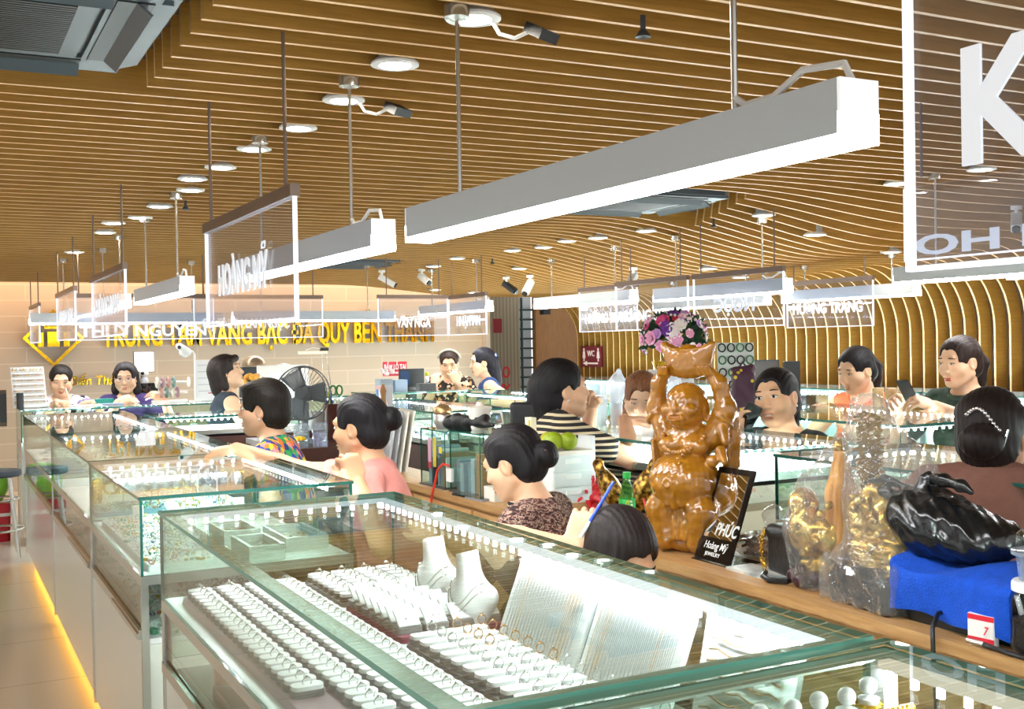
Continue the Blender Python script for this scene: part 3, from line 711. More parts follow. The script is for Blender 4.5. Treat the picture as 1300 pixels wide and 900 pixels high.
# ---------------------------------------------------------------- glass counters
BORDER = mat('grey_green_border', '9db3a8', rough=.18, metal=.55)
MIRROR = mat('mirror_panel', 'd9cdbb', rough=.04, metal=.92)
SHELFM = mat('white_shelf', 'eef1ef', rough=.35)
KICK = emis('warm_kick_light', 'ffb648', 2.6)
def counter(x0, x1, y0, y1, zt, label, zs=.8, leds=('x+',), front='x-', panel=None, kick=True, lower=True, glassfront=True, bright=None, name='glass_display_counter', posts=True, pitch=.045, edge=None):
    """showcase counter: glass box on top (shelf at zs), glazed drawer zone below and a panelled base"""
    t = thing(name, label, 'display counter', ((x0+x1)/2, (y0+y1)/2, 0))
    g = .008; PM = panel or PANELG; E_ = edge or EDGE
    MB().pane(x0-.004, x1+.004, y0-.004, y1+.004, zt-.010, zt, 'z', 0, 1).build('top_glass', [GLASS, E_], t, smooth=0)
    zl = zs if not lower else zs
    for nm, a in (('front_glass', 'x-'), ('back_glass', 'x+'), ('end_glass', 'y-'), ('end_glass', 'y+')):
        m = MB()
        if a == 'x-': m.pane(x0, x0+g, y0, y1, zs, zt-.011, 'x')
        if a == 'x+': m.pane(x1-g, x1, y0, y1, zs, zt-.011, 'x')
        if a == 'y-': m.pane(x0+g, x1-g, y0, y0+g, zs, zt-.011, 'y')
        if a == 'y+': m.pane(x0+g, x1-g, y1-g, y1, zs, zt-.011, 'y')
        m.build(nm, [GLASS, EDGE], t, smooth=0)
    MB().box(x0+.01, x1-.01, y0+.01, y1-.01, zs-.018, zs).build('shelf', SHELFM, t)
    f = MB(); s = .022
    f.box(x0, x1, y0, y0+s, zs-.03, zs-.001); f.box(x0, x1, y1-s, y1, zs-.03, zs-.001); f.box(x0, x0+s, y0+s, y1-s, zs-.03, zs-.001); f.box(x1-s, x1, y0+s, y1-s, zs-.03, zs-.001)
    for px in (x0, x1-s):
        for py in (y0, y1-s): f.box(px, px+s, py, py+s, .07, zs-.03)
    f.build('steel_frame', CHROME, t)
    zb = .60 if lower else zs-.03
    if lower:
        m = MB()
        m.pane(x0+.004, x0+.010, y0+s, y1-s, zb+.03, zs-.03, 'x'); m.pane(x0+s, x1-s, y0+.004, y0+.010, zb+.03, zs-.03, 'y'); m.pane(x0+s, x1-s, y1-.01, y1-.004, zb+.03, zs-.03, 'y')
        m.build('lower_glass', [GLASS, EDGE], t, smooth=0)
        h = MB()
        if front == 'x-': h.box(x0-.006, x0+.014, y0+s, y1-s, zb+.0, zb+.03); h.box(x0-.012, x0-.006, y0+s, (y0+y1)/2-.03, zb+.004, zb+.02)
        else: h.box(x0+s, x1-s, y0-.006, y0+.014, zb+.0, zb+.03)
        h.build('sliding_rail', CHROME, t)
        MB().box(x0+.014, x1-.014, y0+.014, y1-.014, zb-.015, zb).build('lower_shelf', SHELFM, t)
    b = MB(); b.box(x0+.006, x1-.006, y0+.006, y1-.006, .085, zb-.016)
    b.build('base_panel', PM, t)
    MB().box(x0+.06, x1-.06, y0+.02, y1-.02, 0, .085).build('plinth', DARKG, t)
    if kick:
        m = MB()
        if front == 'x-': m.box(x0+.05, x0+.06, y0+.03, y1-.03, .055, .08)
        else: m.box(x0+.03, x1-.03, y0+.05, y0+.06, .055, .08)
        m.build('kick_light', KICK, t)
    hb = MB(); bd = MB(); w_ = .022; bw = .036
    bs = MB(); z0_, z1_ = zt-.014, zt-.0105
    bs.box(x0+g, x0+g+bw, y0+g, y1-g, z0_, z1_); bs.box(x1-g-bw, x1-g, y0+g, y1-g, z0_, z1_); bs.box(x0+g+bw, x1-g-bw, y0+g, y0+g+bw, z0_, z1_); bs.box(x0+g+bw, x1-g-bw, y1-g-bw, y1-g, z0_, z1_)
    bs.build('border_strip', BORDER, t)
    for L in leds:
        if L[0] == 'x':
            xa = x1-g-w_-bw if L == 'x+' else x0+g+bw; n = max(2, int((y1-y0-.06)/pitch))
            hb.box(xa, xa+w_, y0+.05, y1-.05, zt-.022, zt-.0105)
            xi = xa if L == 'x+' else xa+w_
            for i in range(n):
                yy = y0+.05+(y1-y0-.10)*(i+.5)/n; bd.box(xi-.003, xi+.003, yy-.0045, yy+.0045, zt-.034, zt-.021)
        else:
            ya = y1-g-w_-bw if L == 'y+' else y0+g+bw; n = max(2, int((x1-x0-.06)/pitch))
            hb.box(x0+.05, x1-.05, ya, ya+w_, zt-.022, zt-.0105)
            yi = ya if L == 'y+' else ya+w_
            for i in range(n):
                xx = x0+.05+(x1-x0-.10)*(i+.5)/n; bd.box(xx-.0045, xx+.0045, yi-.003, yi+.003, zt-.034, zt-.021)
    if leds:
        hb.build('led_housing', bright or LEDW, t); bd.build('led_strip', BEAD, t)
    return t
WARMLED = emis('led_warm', 'fff2dc', .55)
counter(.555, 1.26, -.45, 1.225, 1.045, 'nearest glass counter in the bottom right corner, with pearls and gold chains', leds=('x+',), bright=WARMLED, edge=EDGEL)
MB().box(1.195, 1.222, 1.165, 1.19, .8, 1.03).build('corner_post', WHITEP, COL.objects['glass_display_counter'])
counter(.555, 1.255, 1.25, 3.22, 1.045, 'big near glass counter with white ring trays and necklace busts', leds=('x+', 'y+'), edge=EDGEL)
counter(.555, 1.24, 3.56, 4.80, 1.045, 'glass counter under the reaching arm of the woman in pink', leds=('y+', 'x+'))
counter(.56, 1.24, 4.835, 6.50, 1.045, 'glass counter with a row of gold bangles beside the aisle', leds=('y+', 'x+'))
counter(.565, 1.24, 6.53, 8.6, 1.045, 'glass counter behind the bangle counter in the left row', leds=('y+', 'x+'))
counter(.59, 2.45, 9.26, 9.80, 1.045, 'far left glass counter where two women sit writing and looking at a phone', leds=('y+',), front='y-', kick=False)
counter(1.3, 2.25, 7.53, 8.05, 1.045, 'glass counter with dark red wood drawers in front of the woman in navy', leds=('y+', 'y-'), front='y-', panel=DKWOOD, kick=False, lower=False, zs=.95)
counter(2.47, 3.3, 9.45, 9.95, 1.05, 'far glass counter behind the white notice panel', leds=('y+', 'y-'), front='y-', kick=False, lower=False, zs=.9)
counter(3.32, 4.46, 9.0, 9.5, 1.08, 'far middle glass counter with pink boxes in front of the leopard print woman', leds=('y+',), front='y-', kick=False, lower=False, zs=.88)
counter(2.95, 3.55, 6.85, 8.7, 1.045, 'glass counter behind the white mug, edged with bright lights', leds=('x+', 'y-', 'y+'), kick=False, lower=False, zs=.85, panel=DKWOOD)
counter(2.55, 3.26, 3.22, 5.7, 1.09, 'glass counter with mirrored front that the striped shirt woman leans on', leds=('x+', 'x-'), kick=False, lower=False, zs=1.0, panel=MIRROR)
counter(2.63, 3.3, .9, 3.06, 1.09, 'glass counter behind the plastic wrapped golden statues', leds=('x+', 'y+'), kick=False, lower=True, zs=.86)
counter(3.62, 4.55, 3.42, 6.1, 1.12, 'glass counter full of pale rings before the woman in orange', leds=('x+', 'y-'), kick=False, lower=False, zs=.9)
counter(3.95, 4.5, 6.6, 8.6, 1.09, 'far glass counter behind the girl with long brown hair', leds=('x-', 'x+'), kick=False, lower=False, zs=.88)
# cabinets under the slatted wall
def cabinet(y0, y1, label, x0=6.7, x1=7.25, zt=1.06):
    t = thing('wall_cabinet', label, 'cabinet', ((x0+x1)/2, (y0+y1)/2, 0), 'lit glass cabinets along the slatted wall')
    c = MB(); c.box(x0+.02, x1, y0, y0+.02, 0, zt); c.box(x0+.02, x1, y1-.02, y1, 0, zt); c.box(x1-.02, x1, y0, y1, 0, zt); c.box(x0+.02, x1, y0, y1, 0, .3)
    c.build('carcass', mat('cabinet_grey', 'a9b3b8', rough=.4), t)
    MB().pane(x0, x1, y0, y1, zt-.01, zt, 'z').build('top_glass', [GLASS, EDGE], t, smooth=0)
    for k in range(2):
        ya, yb = (y0+.02, (y0+y1)/2) if k == 0 else ((y0+y1)/2, y1-.02); MB().pane(x0, x0+.006, ya, yb, .3, zt-.012, 'x').build('door', [GLASS, EDGE], t, smooth=0)
    for z in (.55, .8): MB().pane(x0+.03, x1-.03, y0+.02, y1-.02, z, z+.008, 'z').build('shelf', [GLASS, EDGE], t, smooth=0)
    l = MB(); n = int((y1-y0)/.05)
    for z in (zt-.03, .79):
        for i in range(n): yy = y0+.03+(y1-y0-.06)*(i+.5)/n; l.box(x0+.012, x0+.02, yy-.007, yy+.007, z-.02, z)
    l.build('led_strip', BEAD, t)
    return t
for i, (a, b, s_) in enumerate([(4.6, 6.1, 'behind the woman in dark green'), (6.15, 7.7, 'behind the woman in orange'), (7.75, 9.6, 'behind the flower bouquet'), (9.65, 11.6, 'below the WC sign')]): cabinet(a, b, 'lit glass wall cabinet '+s_)

# ---------------------------------------------------------------- jewellery in the big near counter
def ring_display(rim, ringm, standing, label, group):
    t = thing('ring_display', label, 'ring display', (0, 0, 0), group)
    def pad(h0, h1, sx, sy, r):
        m = MB(); m.rbox(-sx, sx, -sy, sy, h0, h1, r, seg=4); return m
    pad(0, .014, .033, .019, .012).build('pad_base', rim, t); pad(.014, .022, .031, .0175, .012).build('pad_top', WHITEF, t)
    m = MB()
    if standing == 2: m.torus((.02, 0, .036), .011, .0016, 14, 5, rotx(PI/2) @ np.eye(3)); m.ball((.02, 0, .048), .0035, 8, 6)
    else: m.torus((.0, 0, .026), .009, .0018, 14, 5, rotx(PI/2)); m.ball((0, 0, .035), .0042, 8, 6)
    m.build('ring', ringm, t)
    return t
PEARLR = mat('goldish_rim', 'c99a4a', rough=.4, metal=.5)
pA = ring_display(GREYF, SILVER, 1, 'white pad with silver ring among the rows of the front tray, big near counter', 'silver ring pads in the front tray')
pG = ring_display(PEARLR, SILVER, 1, 'white pad with gold coloured rim along the inner side of the front tray', 'gold rimmed ring pads in the front tray')
pB = ring_display(DARKG, SILVER, 1, 'white pad with dark sides in the far rear tray of the big near counter', 'dark sided ring pads in the rear tray')
pC = ring_display(GREYF, SILVER, 2, 'white pad with silver ring in the tray before the necklace panels', 'silver ring pads before the necklace panels')
pR = ring_display(GREYF, PINKR, 2, 'white pad with rose gold ring beside the necklace panels', 'rose gold ring pads before the necklace panels')
used = set()
def put(p, loc):
    if p.name not in used: used.add(p.name); p.location = loc; return p
    return dup(p, loc)
ZS = .80
def tray(x0, x1, y0, y1, m, label, h=.018):
    t = tag(MB().rbox(x0, x1, y0, y1, ZS, ZS+h, .012, taper=.985).build('display_tray', m), label, 'tray'); return t
TRAYP = mat('mauve_tray', 'a88a93', rough=.6)
tray(.592, .93, 1.55, 3.13, TRAYP, 'long mauve tray under the front ring pads of the big near counter')
for c in range(4):
    for r_ in range(33):
        x = .636+.0785*c; y = 3.09-.0465*r_
        if y < 1.6 or y < 2.16-(x-.6)*2.35: continue
        put(pG if c == 3 else pA, (x, y, ZS+.018))
tray(.955, 1.235, 2.84, 3.19, GREYF, 'grey tray with ring pads in the far rear of the big near counter', .01)
for c in range(4):
    for r_ in range(7): put(pB, (.99+.07*c, 3.15-.048*r_, ZS+.012))
tray(.955, 1.235, 2.42, 2.82, PLUM, 'plum tray with leaning earring cards in the big near counter', .014)
pE = thing('earring_card', 'small white leaning earring card on a grey block, plum tray', 'earring card', (0, 0, 0), 'leaning earring cards on the plum tray')
MB().rbox(-.033, .033, -.022, .022, 0, .016, .01).build('pad_base', GREYF, pE)
m = MB(); m.M = (rotx(-.95), V(0, .0, .03)); m.rbox(-.028, .028, -.003, .003, -.022, .03, .003); m.build('card', WHITEF, pE)
m = MB(); m.ball((-.008, -.012, .034), .0028, 6, 5); m.ball((.008, -.012, .034), .0028, 6, 5); m.build('earrings', SILVER, pE)
for c in range(4):
    for r_ in range(7): put(pE, (.992+.07*c, 2.79-.053*r_, ZS+.014))
tray(.955, 1.15, 1.44, 2.40, GREYF, 'grey tray of ring pads in front of the leaning necklace panels', .01)
for c in range(3):
    for r_ in range(16):
        x = .99+.064*c; y = 2.365-.057*r_
        put(pR if (c == 2 and r_ < 7) or (c == 1 and r_ < 4) else pC, (x, y, ZS+.011))
# necklace busts
def bust(x, y, label, a=0., s=1.):
    t = thing('necklace_bust', label, 'necklace bust', (0, 0, 0), 'white necklace busts')
    d = SDF()
    d.ell((0, .0, .045), (.062, .05, .055), k=.02).ell((0, .004, .075), (.06, .03, .04), k=.02).cap((0, .0, .09), (-.012, 0, .165), .034, .029, k=.025).cap((.05, .01, .07), (-.05, .01, .075), .026, .026, k=.02)
    d.cap((0, 0, 0), (0, .01, .05), .05, .045, k=.01)
    d.half((-.012, 0, .172), (-.25, 0, 1)); d.half((0, 0, .0), (0, 0, -1))
    sdf_obj('bust_form', d, .004, WHITEF, t)
    m = MB()
    for k, (r_, dz) in enumerate(((.052, .105), (.058, .088))):
        pts = []
        for i in range(25):
            aa = PI+PI*i/24; pts.append((r_*math.cos(aa)*.95, r_*.92*math.sin(aa)*1.0-.004, dz-.05*abs(math.sin(aa))**3))
        m.tube(pts, .0016, 6)
    m.build('necklace', SILVER, t)
    t.location = (x, y, ZS); t.rotation_euler = (0, 0, a); t.scale = (s, s, s*1.05)
    return t
bust(1.185, 2.735, 'white necklace bust, the farther of the two in the big near counter', -1.25, 1.0)
bust(1.175, 2.50, 'white necklace bust, the nearer of the two in the big near counter', -1.25, 1.0)
# leaning necklace panels with chains
CH = [mat('chain_silver', 'b9bbb9', rough=.3, metal=.3), mat('chain_rose', 'c9a67c', rough=.3, metal=.3)]
def neck_panel(yb0, yb1, label, glabel, group, n=22, x=1.135, h=.215, dx=.085, chains=True):
    """board standing on the shelf and leaning away from the aisle"""
    yc = (yb0+yb1)/2
    t = thing('necklace_stand', label, 'necklace panel', (x, yc, ZS))
    nv = V(dx, 0, h); L = np.linalg.norm(nv); nv /= L; out = V(-nv[2], 0, nv[0])
    def P(u, v, o): return V(x, yb0+u*(yb1-yb0), ZS+.012)+nv*(v*L)+out*o
    m = MB(); v = [P(u, vv, o) for o in (-.012, 0) for vv in (0, 1) for u in (0, 1)]
    m.add(v, [(0, 2, 3, 1), (4, 5, 7, 6), (0, 1, 5, 4), (2, 6, 7, 3), (0, 4, 6, 2), (1, 3, 7, 5)]); m.build('board', WHITEF, t)
    m = MB(); m.box(x-.005, x+dx+.01, yb0+.02, yb1-.02, ZS, ZS+.012); m.build('foot', WHITEP, t)
    if chains:
        for i in range(n):
            u = .06+.88*(i+.5)/n; a = random.uniform(.78, .86); b = random.uniform(.05, .16); w_ = .006
            pts = [P(u-w_*.2/(yb1-yb0), a, .003), P(u-w_/(yb1-yb0)*.6, (a+b)/2, .004), P(u, b, .004), P(u+w_/(yb1-yb0)*.6, (a+b)/2, .004), P(u+w_*.2/(yb1-yb0), a, .003), P(u, a+.04, .006)]
            mm = MB().tube(pts, .0008, 4); mm.ball(P(u, b-.01, .005), .0022, 6, 4)
            tag(mm.build('necklace_chain', CH[1] if random.random() < .2 else CH[0]), glabel, 'necklace', group)
    return t
neck_panel(1.955, 2.29, 'white leaning necklace panel, the farther one, next to the bust', 'thin chain hanging on the farther white necklace panel', 'chains on the farther necklace panel')
neck_panel(1.63, 1.935, 'white leaning necklace panel, the nearer one, in the big near counter', 'thin chain hanging on the nearer white necklace panel', 'chains on the nearer necklace panel')
t = neck_panel(1.36, 1.605, 'bracelet board behind the necklace panels in the near right corner', '', '', chains=False, x=1.175, h=.215, dx=.05)
for i in range(9):
    p = [(1.172+.0048*i, 1.385+.024*j, ZS+.04+.0195*i+.004*math.sin(j*2)) for j in range(9)]
    tag(MB().tube(p, .0022, 5).build('bracelet', mat('brown_bead', '8d7152', rough=.35, metal=.3)), 'thin brownish bracelet pinned on the bracelet board', 'bracelet', 'bracelets on the bracelet board')
t = thing('brand_card', 'small white card leaning beside the nearer necklace panel', 'card', (1.19, 1.55, ZS)); m = MB(); m.M = (roty(.5), V(1.12, 1.5, ZS+.004)); m.box(-.003, 0, -.06, .05, 0, .07); m.build('card', WHITEP, t)
tag(MB().rbox(1.06, 1.19, 3.02, 3.17, .63, .64, .01).build('folded_cloth', mat('peach_cloth', 'f0c9b4', rough=.9)), 'peach cloth on the lower shelf of the big near counter', 'cloth')
LOWZ = .60
t = thing('pink_case', 'pink lidded case on the lower shelf behind the near front glass', 'case', (.78, 2.7, LOWZ))
MB().rbox(.62, .92, 2.55, 2.9, LOWZ, LOWZ+.035, .02).build('tray', mat('pale_pink_case', 'f4dcd3', rough=.4), t)
m = MB(); m.M = (rotx(-.5), V(.77, 2.86, LOWZ+.04)); m.rbox(-.15, .15, -.01, .0, 0, .1, .004); m.build('lid', mat('peach_lid', 'f2b9a6', rough=.3), t)
tag(MB().rbox(.62, .92, 2.1, 2.5, LOWZ, LOWZ+.03, .015).build('white_case', mat('cream_case', 'efe6dc', rough=.5)), 'cream flat case on the lower shelf nearest the front glass', 'case')
# nearest counter: pearls, square gold chains
def pearl_stand(x, y, label):
    t = thing('earring_stand', label, 'earring stand', (x, y, ZS), 'white ball topped stands in the nearest counter')
    MB().lathe([(.022, 0), (.022, .006), (.009, .012), (.008, .17), (.015, .195), (.0, .2)], (x, y, ZS), 16).build('stem', WHITEP, t)
    MB().ball((x, y, ZS+.212), .0125, 16, 12).build('ball_top', WHITEP, t)
    m = MB(); m.torus((x, y, ZS+.186), .017, .003, 16, 6); m.build('earrings', GOLDY, t)
PS = [(.80, 1.13), (.85, 1.135), (.895, 1.13), (.945, 1.135), (.995, 1.13), (1.045, 1.135), (1.09, 1.13), (1.15, 1.15)]
for x, y in PS: pearl_stand(x, y, 'white ball topped earring stand in a row inside the nearest counter')
def square_chain(x, y, s_, label):
    t = thing('gold_necklace', label, 'necklace', (x, y, ZS))
    st = MB(); st.box(x-.035, x+.035, y-.004, y+.004, ZS, ZS+.17); st.build('stand', clear('stand_acrylic', 'eef4f4', 1.35), t)
    pts = []
    z0 = ZS+.06; w_ = .032; hh = .135
    for (a, b) in ((-1, 0), (-1, .35), (-1, .7), (-.95, .95), (-.8, 1), (0, 1), (.8, 1), (.95, .95), (1, .7), (1, .35), (1, 0)): pts.append((x+a*w_, y-.008, z0+b*hh))
    m = MB().tube(pts, .0042, 8)
    for i in range(len(pts)-1):
        for k in range(3):
            q = V(*pts[i])+(V(*pts[i+1])-V(*pts[i]))*k/3; m.ball(q, .0056, 8, 6)
    m.build('chain', GOLDY, t)
square_chain(1.145, 1.10, 1, 'heavy gold square chain on a stand in the nearest counter')
square_chain(1.02, 1.08, 1, 'slimmer gold chain on a stand left of the heavy one, nearest counter')
NTR = mat('teal_grey_tray', 'b9cbcb', rough=.6)
tag(MB().rbox(.64, .92, .55, 1.15, ZS, ZS+.02, .02).build('display_tray', NTR), 'blue grey tray on the shelf of the nearest counter', 'tray')

# ---------------------------------------------------------------- jewellery in the other counters
BITM = [mat('bit_silver', 'e9ebec', rough=.3, metal=.4), mat('bit_gold', 'd9b45c', rough=.3, metal=.6), mat('bit_jade', '6fae8a', rough=.25), mat('bit_white', 'f6f4f0', rough=.6), mat('bit_rose', 'd88d80', rough=.4), mat('bit_blue', '7e93b5', rough=.4)]
def bits(x0, x1, y0, y1, z, n, weights, label, cat='jewellery', size=.009):
    m = MB(); W = np.cumsum(weights)/sum(weights)
    for i in range(n):
        x, y = random.uniform(x0, x1), random.uniform(y0, y1); k = int(np.searchsorted(W, random.random())); r_ = size*random.uniform(.6, 1.3); q = random.random()
        if q < .45: m.torus((x, y, z+r_*.8), r_, r_*.22, 8, 4, rotz(random.random()*6) @ rotx(random.uniform(.6, 1.6)), k)
        elif q < .75: m.ball((x, y, z+r_*.5), (r_*.8, r_*.5, r_*.5), 6, 4, k, rotz(random.random()*6))
        else: m.M = (rotz(random.random()*6), V(x, y, z)); m.box(-r_*1.2, r_*1.2, -r_*.7, r_*.7, 0, r_*.9, k); m.M = None
    return tag(m.build('loose_jewellery', BITM, smooth=40), label, cat, kind='stuff')
def flat_tray(x0, x1, y0, y1, z, label, m=None, h=.02):
    return tag(MB().rbox(x0, x1, y0, y1, z, z+h, .012, taper=.98).build('display_tray', m or WHITEF), label, 'tray')
# counter under the reaching arm
for i, (a, b) in enumerate(((3.62, 3.98), (4.0, 4.36), (4.38, 4.7))):
    flat_tray(.585, .87, a, b, ZS, ['nearest', 'middle', 'farthest'][i]+' white tray along the front of the counter under the pink woman\'s arm')
    bits(.595, .86, a+.01, b-.01, ZS+.02, 230, [(5, 2, 1, 5, .6, .3), (4, 1, 3, 5, .3, 1), (4, 3, 2, 4, .5, .6)][i], ['nearest', 'middle', 'farthest'][i]+' spread of small silver and jade jewellery in the counter under the pink woman\'s arm')
bits(.6, 1.2, 3.6, 4.72, LOWZ, 500, (5, 1, 3, 7, .5, 1), 'pale trinkets on the lower shelf of the counter under the pink woman\'s arm', size=.014)
def hoop(x, y, label, r_=.055, m=None):
    t = thing('necklace_hoop', label, 'necklace', (x, y, ZS), 'thin gold hoops on stands'); q = MB(); pts = [(x+r_*math.cos(a), y, ZS+.1+r_*1.5*math.sin(a)) for a in np.linspace(-.4, PI+.4, 22)]; q.tube(pts, .0022, 6); q.build('hoop', m or GOLDY, t)
    MB().box(x-.02, x+.02, y-.012, y+.012, ZS, ZS+.07).build('stand', WHITEP, t)
for i in range(4): hoop(.72+.135*i, 4.66, 'thin gold hoop necklace on a white stand, %s from the aisle' % ['first', 'second', 'third', 'fourth'][i])
for i, (x0, x1, y0, y1) in enumerate(((.9, 1.03, 3.95, 4.2), (1.05, 1.2, 3.7, 4.0), (.9, 1.02, 3.6, 3.85))):
    t = thing('white_frame_tray', 'white rimmed glass topped jewel box, %s in the counter under the arm' % ['left', 'right', 'nearest'][i], 'tray', ((x0+x1)/2, (y0+y1)/2, ZS))
    m = MB(); m.box(x0, x1, y0, y0+.012, ZS, ZS+.05); m.box(x0, x1, y1-.012, y1, ZS, ZS+.05); m.box(x0, x0+.012, y0+.012, y1-.012, ZS, ZS+.05); m.box(x1-.012, x1, y0+.012, y1-.012, ZS, ZS+.05); m.build('rim', WHITEP, t)
    MB().box(x0+.012, x1-.012, y0+.012, y1-.012, ZS, ZS+.012).build('bed', mat('slate_bed', '9fb0b8', rough=.7), t)
    bits(x0+.02, x1-.02, y0+.02, y1-.02, ZS+.012, 40, (4, 3, 1, 2, 1, 1), 'small jewels in the white rimmed box, %s under the arm' % ['left', 'right', 'nearest'][i])
# bangle counter
pBang = thing('gold_bangle', 'wide gold bangle standing upright in the row in the bangle counter', 'bangle', (0, 0, 0), 'gold bangles standing in a row')
MB().torus((0, 0, .045), .034, .0075, 22, 8, rotx(PI/2), 0, .9).build('band', GOLDY, pBang); MB().box(-.014, .014, -.012, .012, 0, .014).build('stand', WHITEP, pBang)
for i in range(9): put(pBang, (.74+.05*i, 5.55+.01*(i % 3), ZS))
for i in range(4): dup(pBang, (.63+.02*i, 5.2+.16*i, ZS), .9, 'gold bangle on the aisle side of the bangle counter', 'gold bangles along the aisle glass')
pCh = thing('gold_chain_loop', 'gold chain draped on a white block at the back of the bangle counter', 'necklace', (0, 0, 0), 'gold chains on white blocks')
MB().rbox(-.03, .03, -.02, .02, 0, .06, .008).build('block', WHITEP, pCh); MB().torus((0, -.012, .05), .026, .004, 18, 6, rotx(PI/2-.2), 0, 1.4).build('chain', GOLDY, pCh)
for i in range(5): put(pCh, (.8+.09*i, 6.1, ZS))
flat_tray(.59, .88, 4.9, 5.15, ZS, 'blue tray of jade beads at the near end of the bangle counter', mat('blue_felt', '9db4d0', rough=.9))
bits(.6, .87, 4.91, 5.14, ZS+.02, 160, (4, 2, 4, 3, 1, 3), 'jade and silver beads on the blue tray in the bangle counter')
bits(.9, 1.2, 4.9, 6.4, ZS, 260, (3, 3, 1, 5, .5, 1), 'mixed jewellery along the inner side of the bangle counter')
bits(.6, 1.2, 4.9, 6.4, LOWZ, 300, (3, 1, 2, 4, 3, 2), 'trinkets on the lower shelf of the bangle counter', size=.016)
bits(.62, 1.2, 6.6, 8.5, ZS, 350, (5, 2, 1, 5, 1, 3), 'pale jewellery in the counter behind the bangle counter', size=.012)
bits(.62, 1.2, 6.6, 8.5, LOWZ, 260, (2, 1, 1, 4, 5, 2), 'red and pale boxes on the lower shelf behind the bangle counter', size=.02)
tag(MB().rbox(.62, 1.2, 7.2, 7.6, LOWZ+.0, LOWZ+.09, .02).build('red_box', mat('soft_red_box', 'c86a72', rough=.6)), 'soft red box on the lower shelf, far part of the left row', 'box')
tag(MB().rbox(.6, .75, 6.7, 7.3, ZS, ZS+.03, .02).build('display_tray', mat('blue_felt', '9db4d0')), 'blue tray by the aisle glass behind the bangle counter', 'tray')
bits(.7, 2.4, 9.3, 9.75, ZS, 260, (5, 3, 1, 5, 1, 2), 'jewellery in the far left counter before the two women', size=.014)
for i in range(6): dup(pCh, (.95+.2*i, 9.6, ZS), 0, 'gold chain on a white block in the far left counter', 'gold chains in the far left counter')
bits(3.66, 4.5, 3.5, 6.0, .9, 650, (5, 1, .2, 9, 2, .3), 'rows of pale ring pads in the counter before the woman in orange', size=.017)
bits(2.68, 3.25, 1.2, 3.0, .86, 300, (5, 2, 1, 6, 1, 1), 'pale jewellery in the counter behind the wrapped statues', size=.014)
bits(3.36, 4.42, 9.05, 9.45, .88, 110, (2, 1, 1, 5, 5, 1), 'jewellery in the far middle counter', size=.015)
bits(3.0, 3.5, 6.9, 8.6, .85, 220, (5, 2, 1, 6, 1, 2), 'jewellery in the counter behind the white mug', size=.014)
for i in range(4): tag(MB().rbox(4.02+.095*i, 4.1+.095*i, 9.06, 9.14, .88, .96, .008).build('gift_box', mat(['pink_box', 'cream_box', 'rose_box', 'pink_box'][i], ['e77a94', 'f3e2b0', 'e2617f', 'e77a94'][i], rough=.6)), '%s small gift box in the far middle counter' % ['first pink', 'cream', 'rose', 'last pink'][i], 'box', 'small gift boxes')
# ---------------------------------------------------------------- people
def unit(v): v = np.array(v, float); return v/np.linalg.norm(v)
def compass(a): a = math.radians(a); return V(math.sin(a), math.cos(a), 0), V(math.cos(a), -math.sin(a), 0)
EYEW = mat('eye_white', 'e9e4de', rough=.25); EYED = mat('eye_dark', '1b1210', rough=.15); BROW = mat('eyebrow', '2c1f1a', rough=.8)
def skin(c): return mat('skin_'+c, c, rough=.5, var=.06, scale=14, sss=.12)
def hairm(c, r=.55): return ramp_mat('hair_'+c, 'noise', [(.3, c), (.75, '%02x%02x%02x' % tuple(min(255, int(int(c[i:i+2], 16)*1.35+5)) for i in (0, 2, 4)))], scale=9, mapping=(9, 9, 1.5), rough=r, const=False, bump=.4, spec=.25)
def two_bone(S, Wp, l1, l2, pole):
    d = Wp-S; L = np.linalg.norm(d); L2 = min(L, (l1+l2)*.995); u = d/L
    a = (l1*l1-l2*l2+L2*L2)/(2*L2); h = math.sqrt(max(l1*l1-a*a, 0)); p = pole-u*(pole@u)
    p = p/(np.linalg.norm(p)+1e-9); return S+u*a+p*h
def hand_prims(D, Wp, d, n, side, s, curl, k=.003, spread=1.0, thumb=.6, curls=None):
    """d fingers' direction, n back-of-hand normal, side towards the thumb"""
    d = unit(d); n = unit(n-d*(n@d)); sd = unit(side-d*(side@d)-n*(side@n))
    R = np.stack([sd, d, n], 1)
    D.ell(Wp+d*.05*s, V(.040, .055, .0165)*s, R, k=.012); D.box(Wp+d*.055*s, V(.030, .03, .006)*s, .008*s, R, k=.012)
    for i, (o, L) in enumerate(((.031, .068), (.0105, .076), (-.0105, .071), (-.031, .056))):
        c = (curls[i] if curls else curl)
        p = Wp+d*(.088-.006*abs(i-1.2))*s+sd*o*s; dr = unit(d+sd*o*3*spread); b = p
        an = 0
        for j, f in enumerate((.45, .32, .25)):
            an += c*(1.15 if j == 0 else 1.35 if j == 1 else .8)
            q = b+(dr*math.cos(an)-n*math.sin(an))*L*f*s*1.02; D.cap(b, q, (.0092-.0008*j)*s, (.0085-.001*j)*s, k=k if j else .005); b = q
    p = Wp+d*.022*s+sd*.026*s-n*.004*s; q = p+(sd*.75+d*.65-n*.25*thumb)*.042*s; D.cap(p, q, .0135*s, .0105*s, k=.008)
    t = q+(sd*(.35-.5*thumb)+d*.85-n*.45*thumb)*.034*s; D.cap(q, t, .010*s, .0078*s, k=.003)
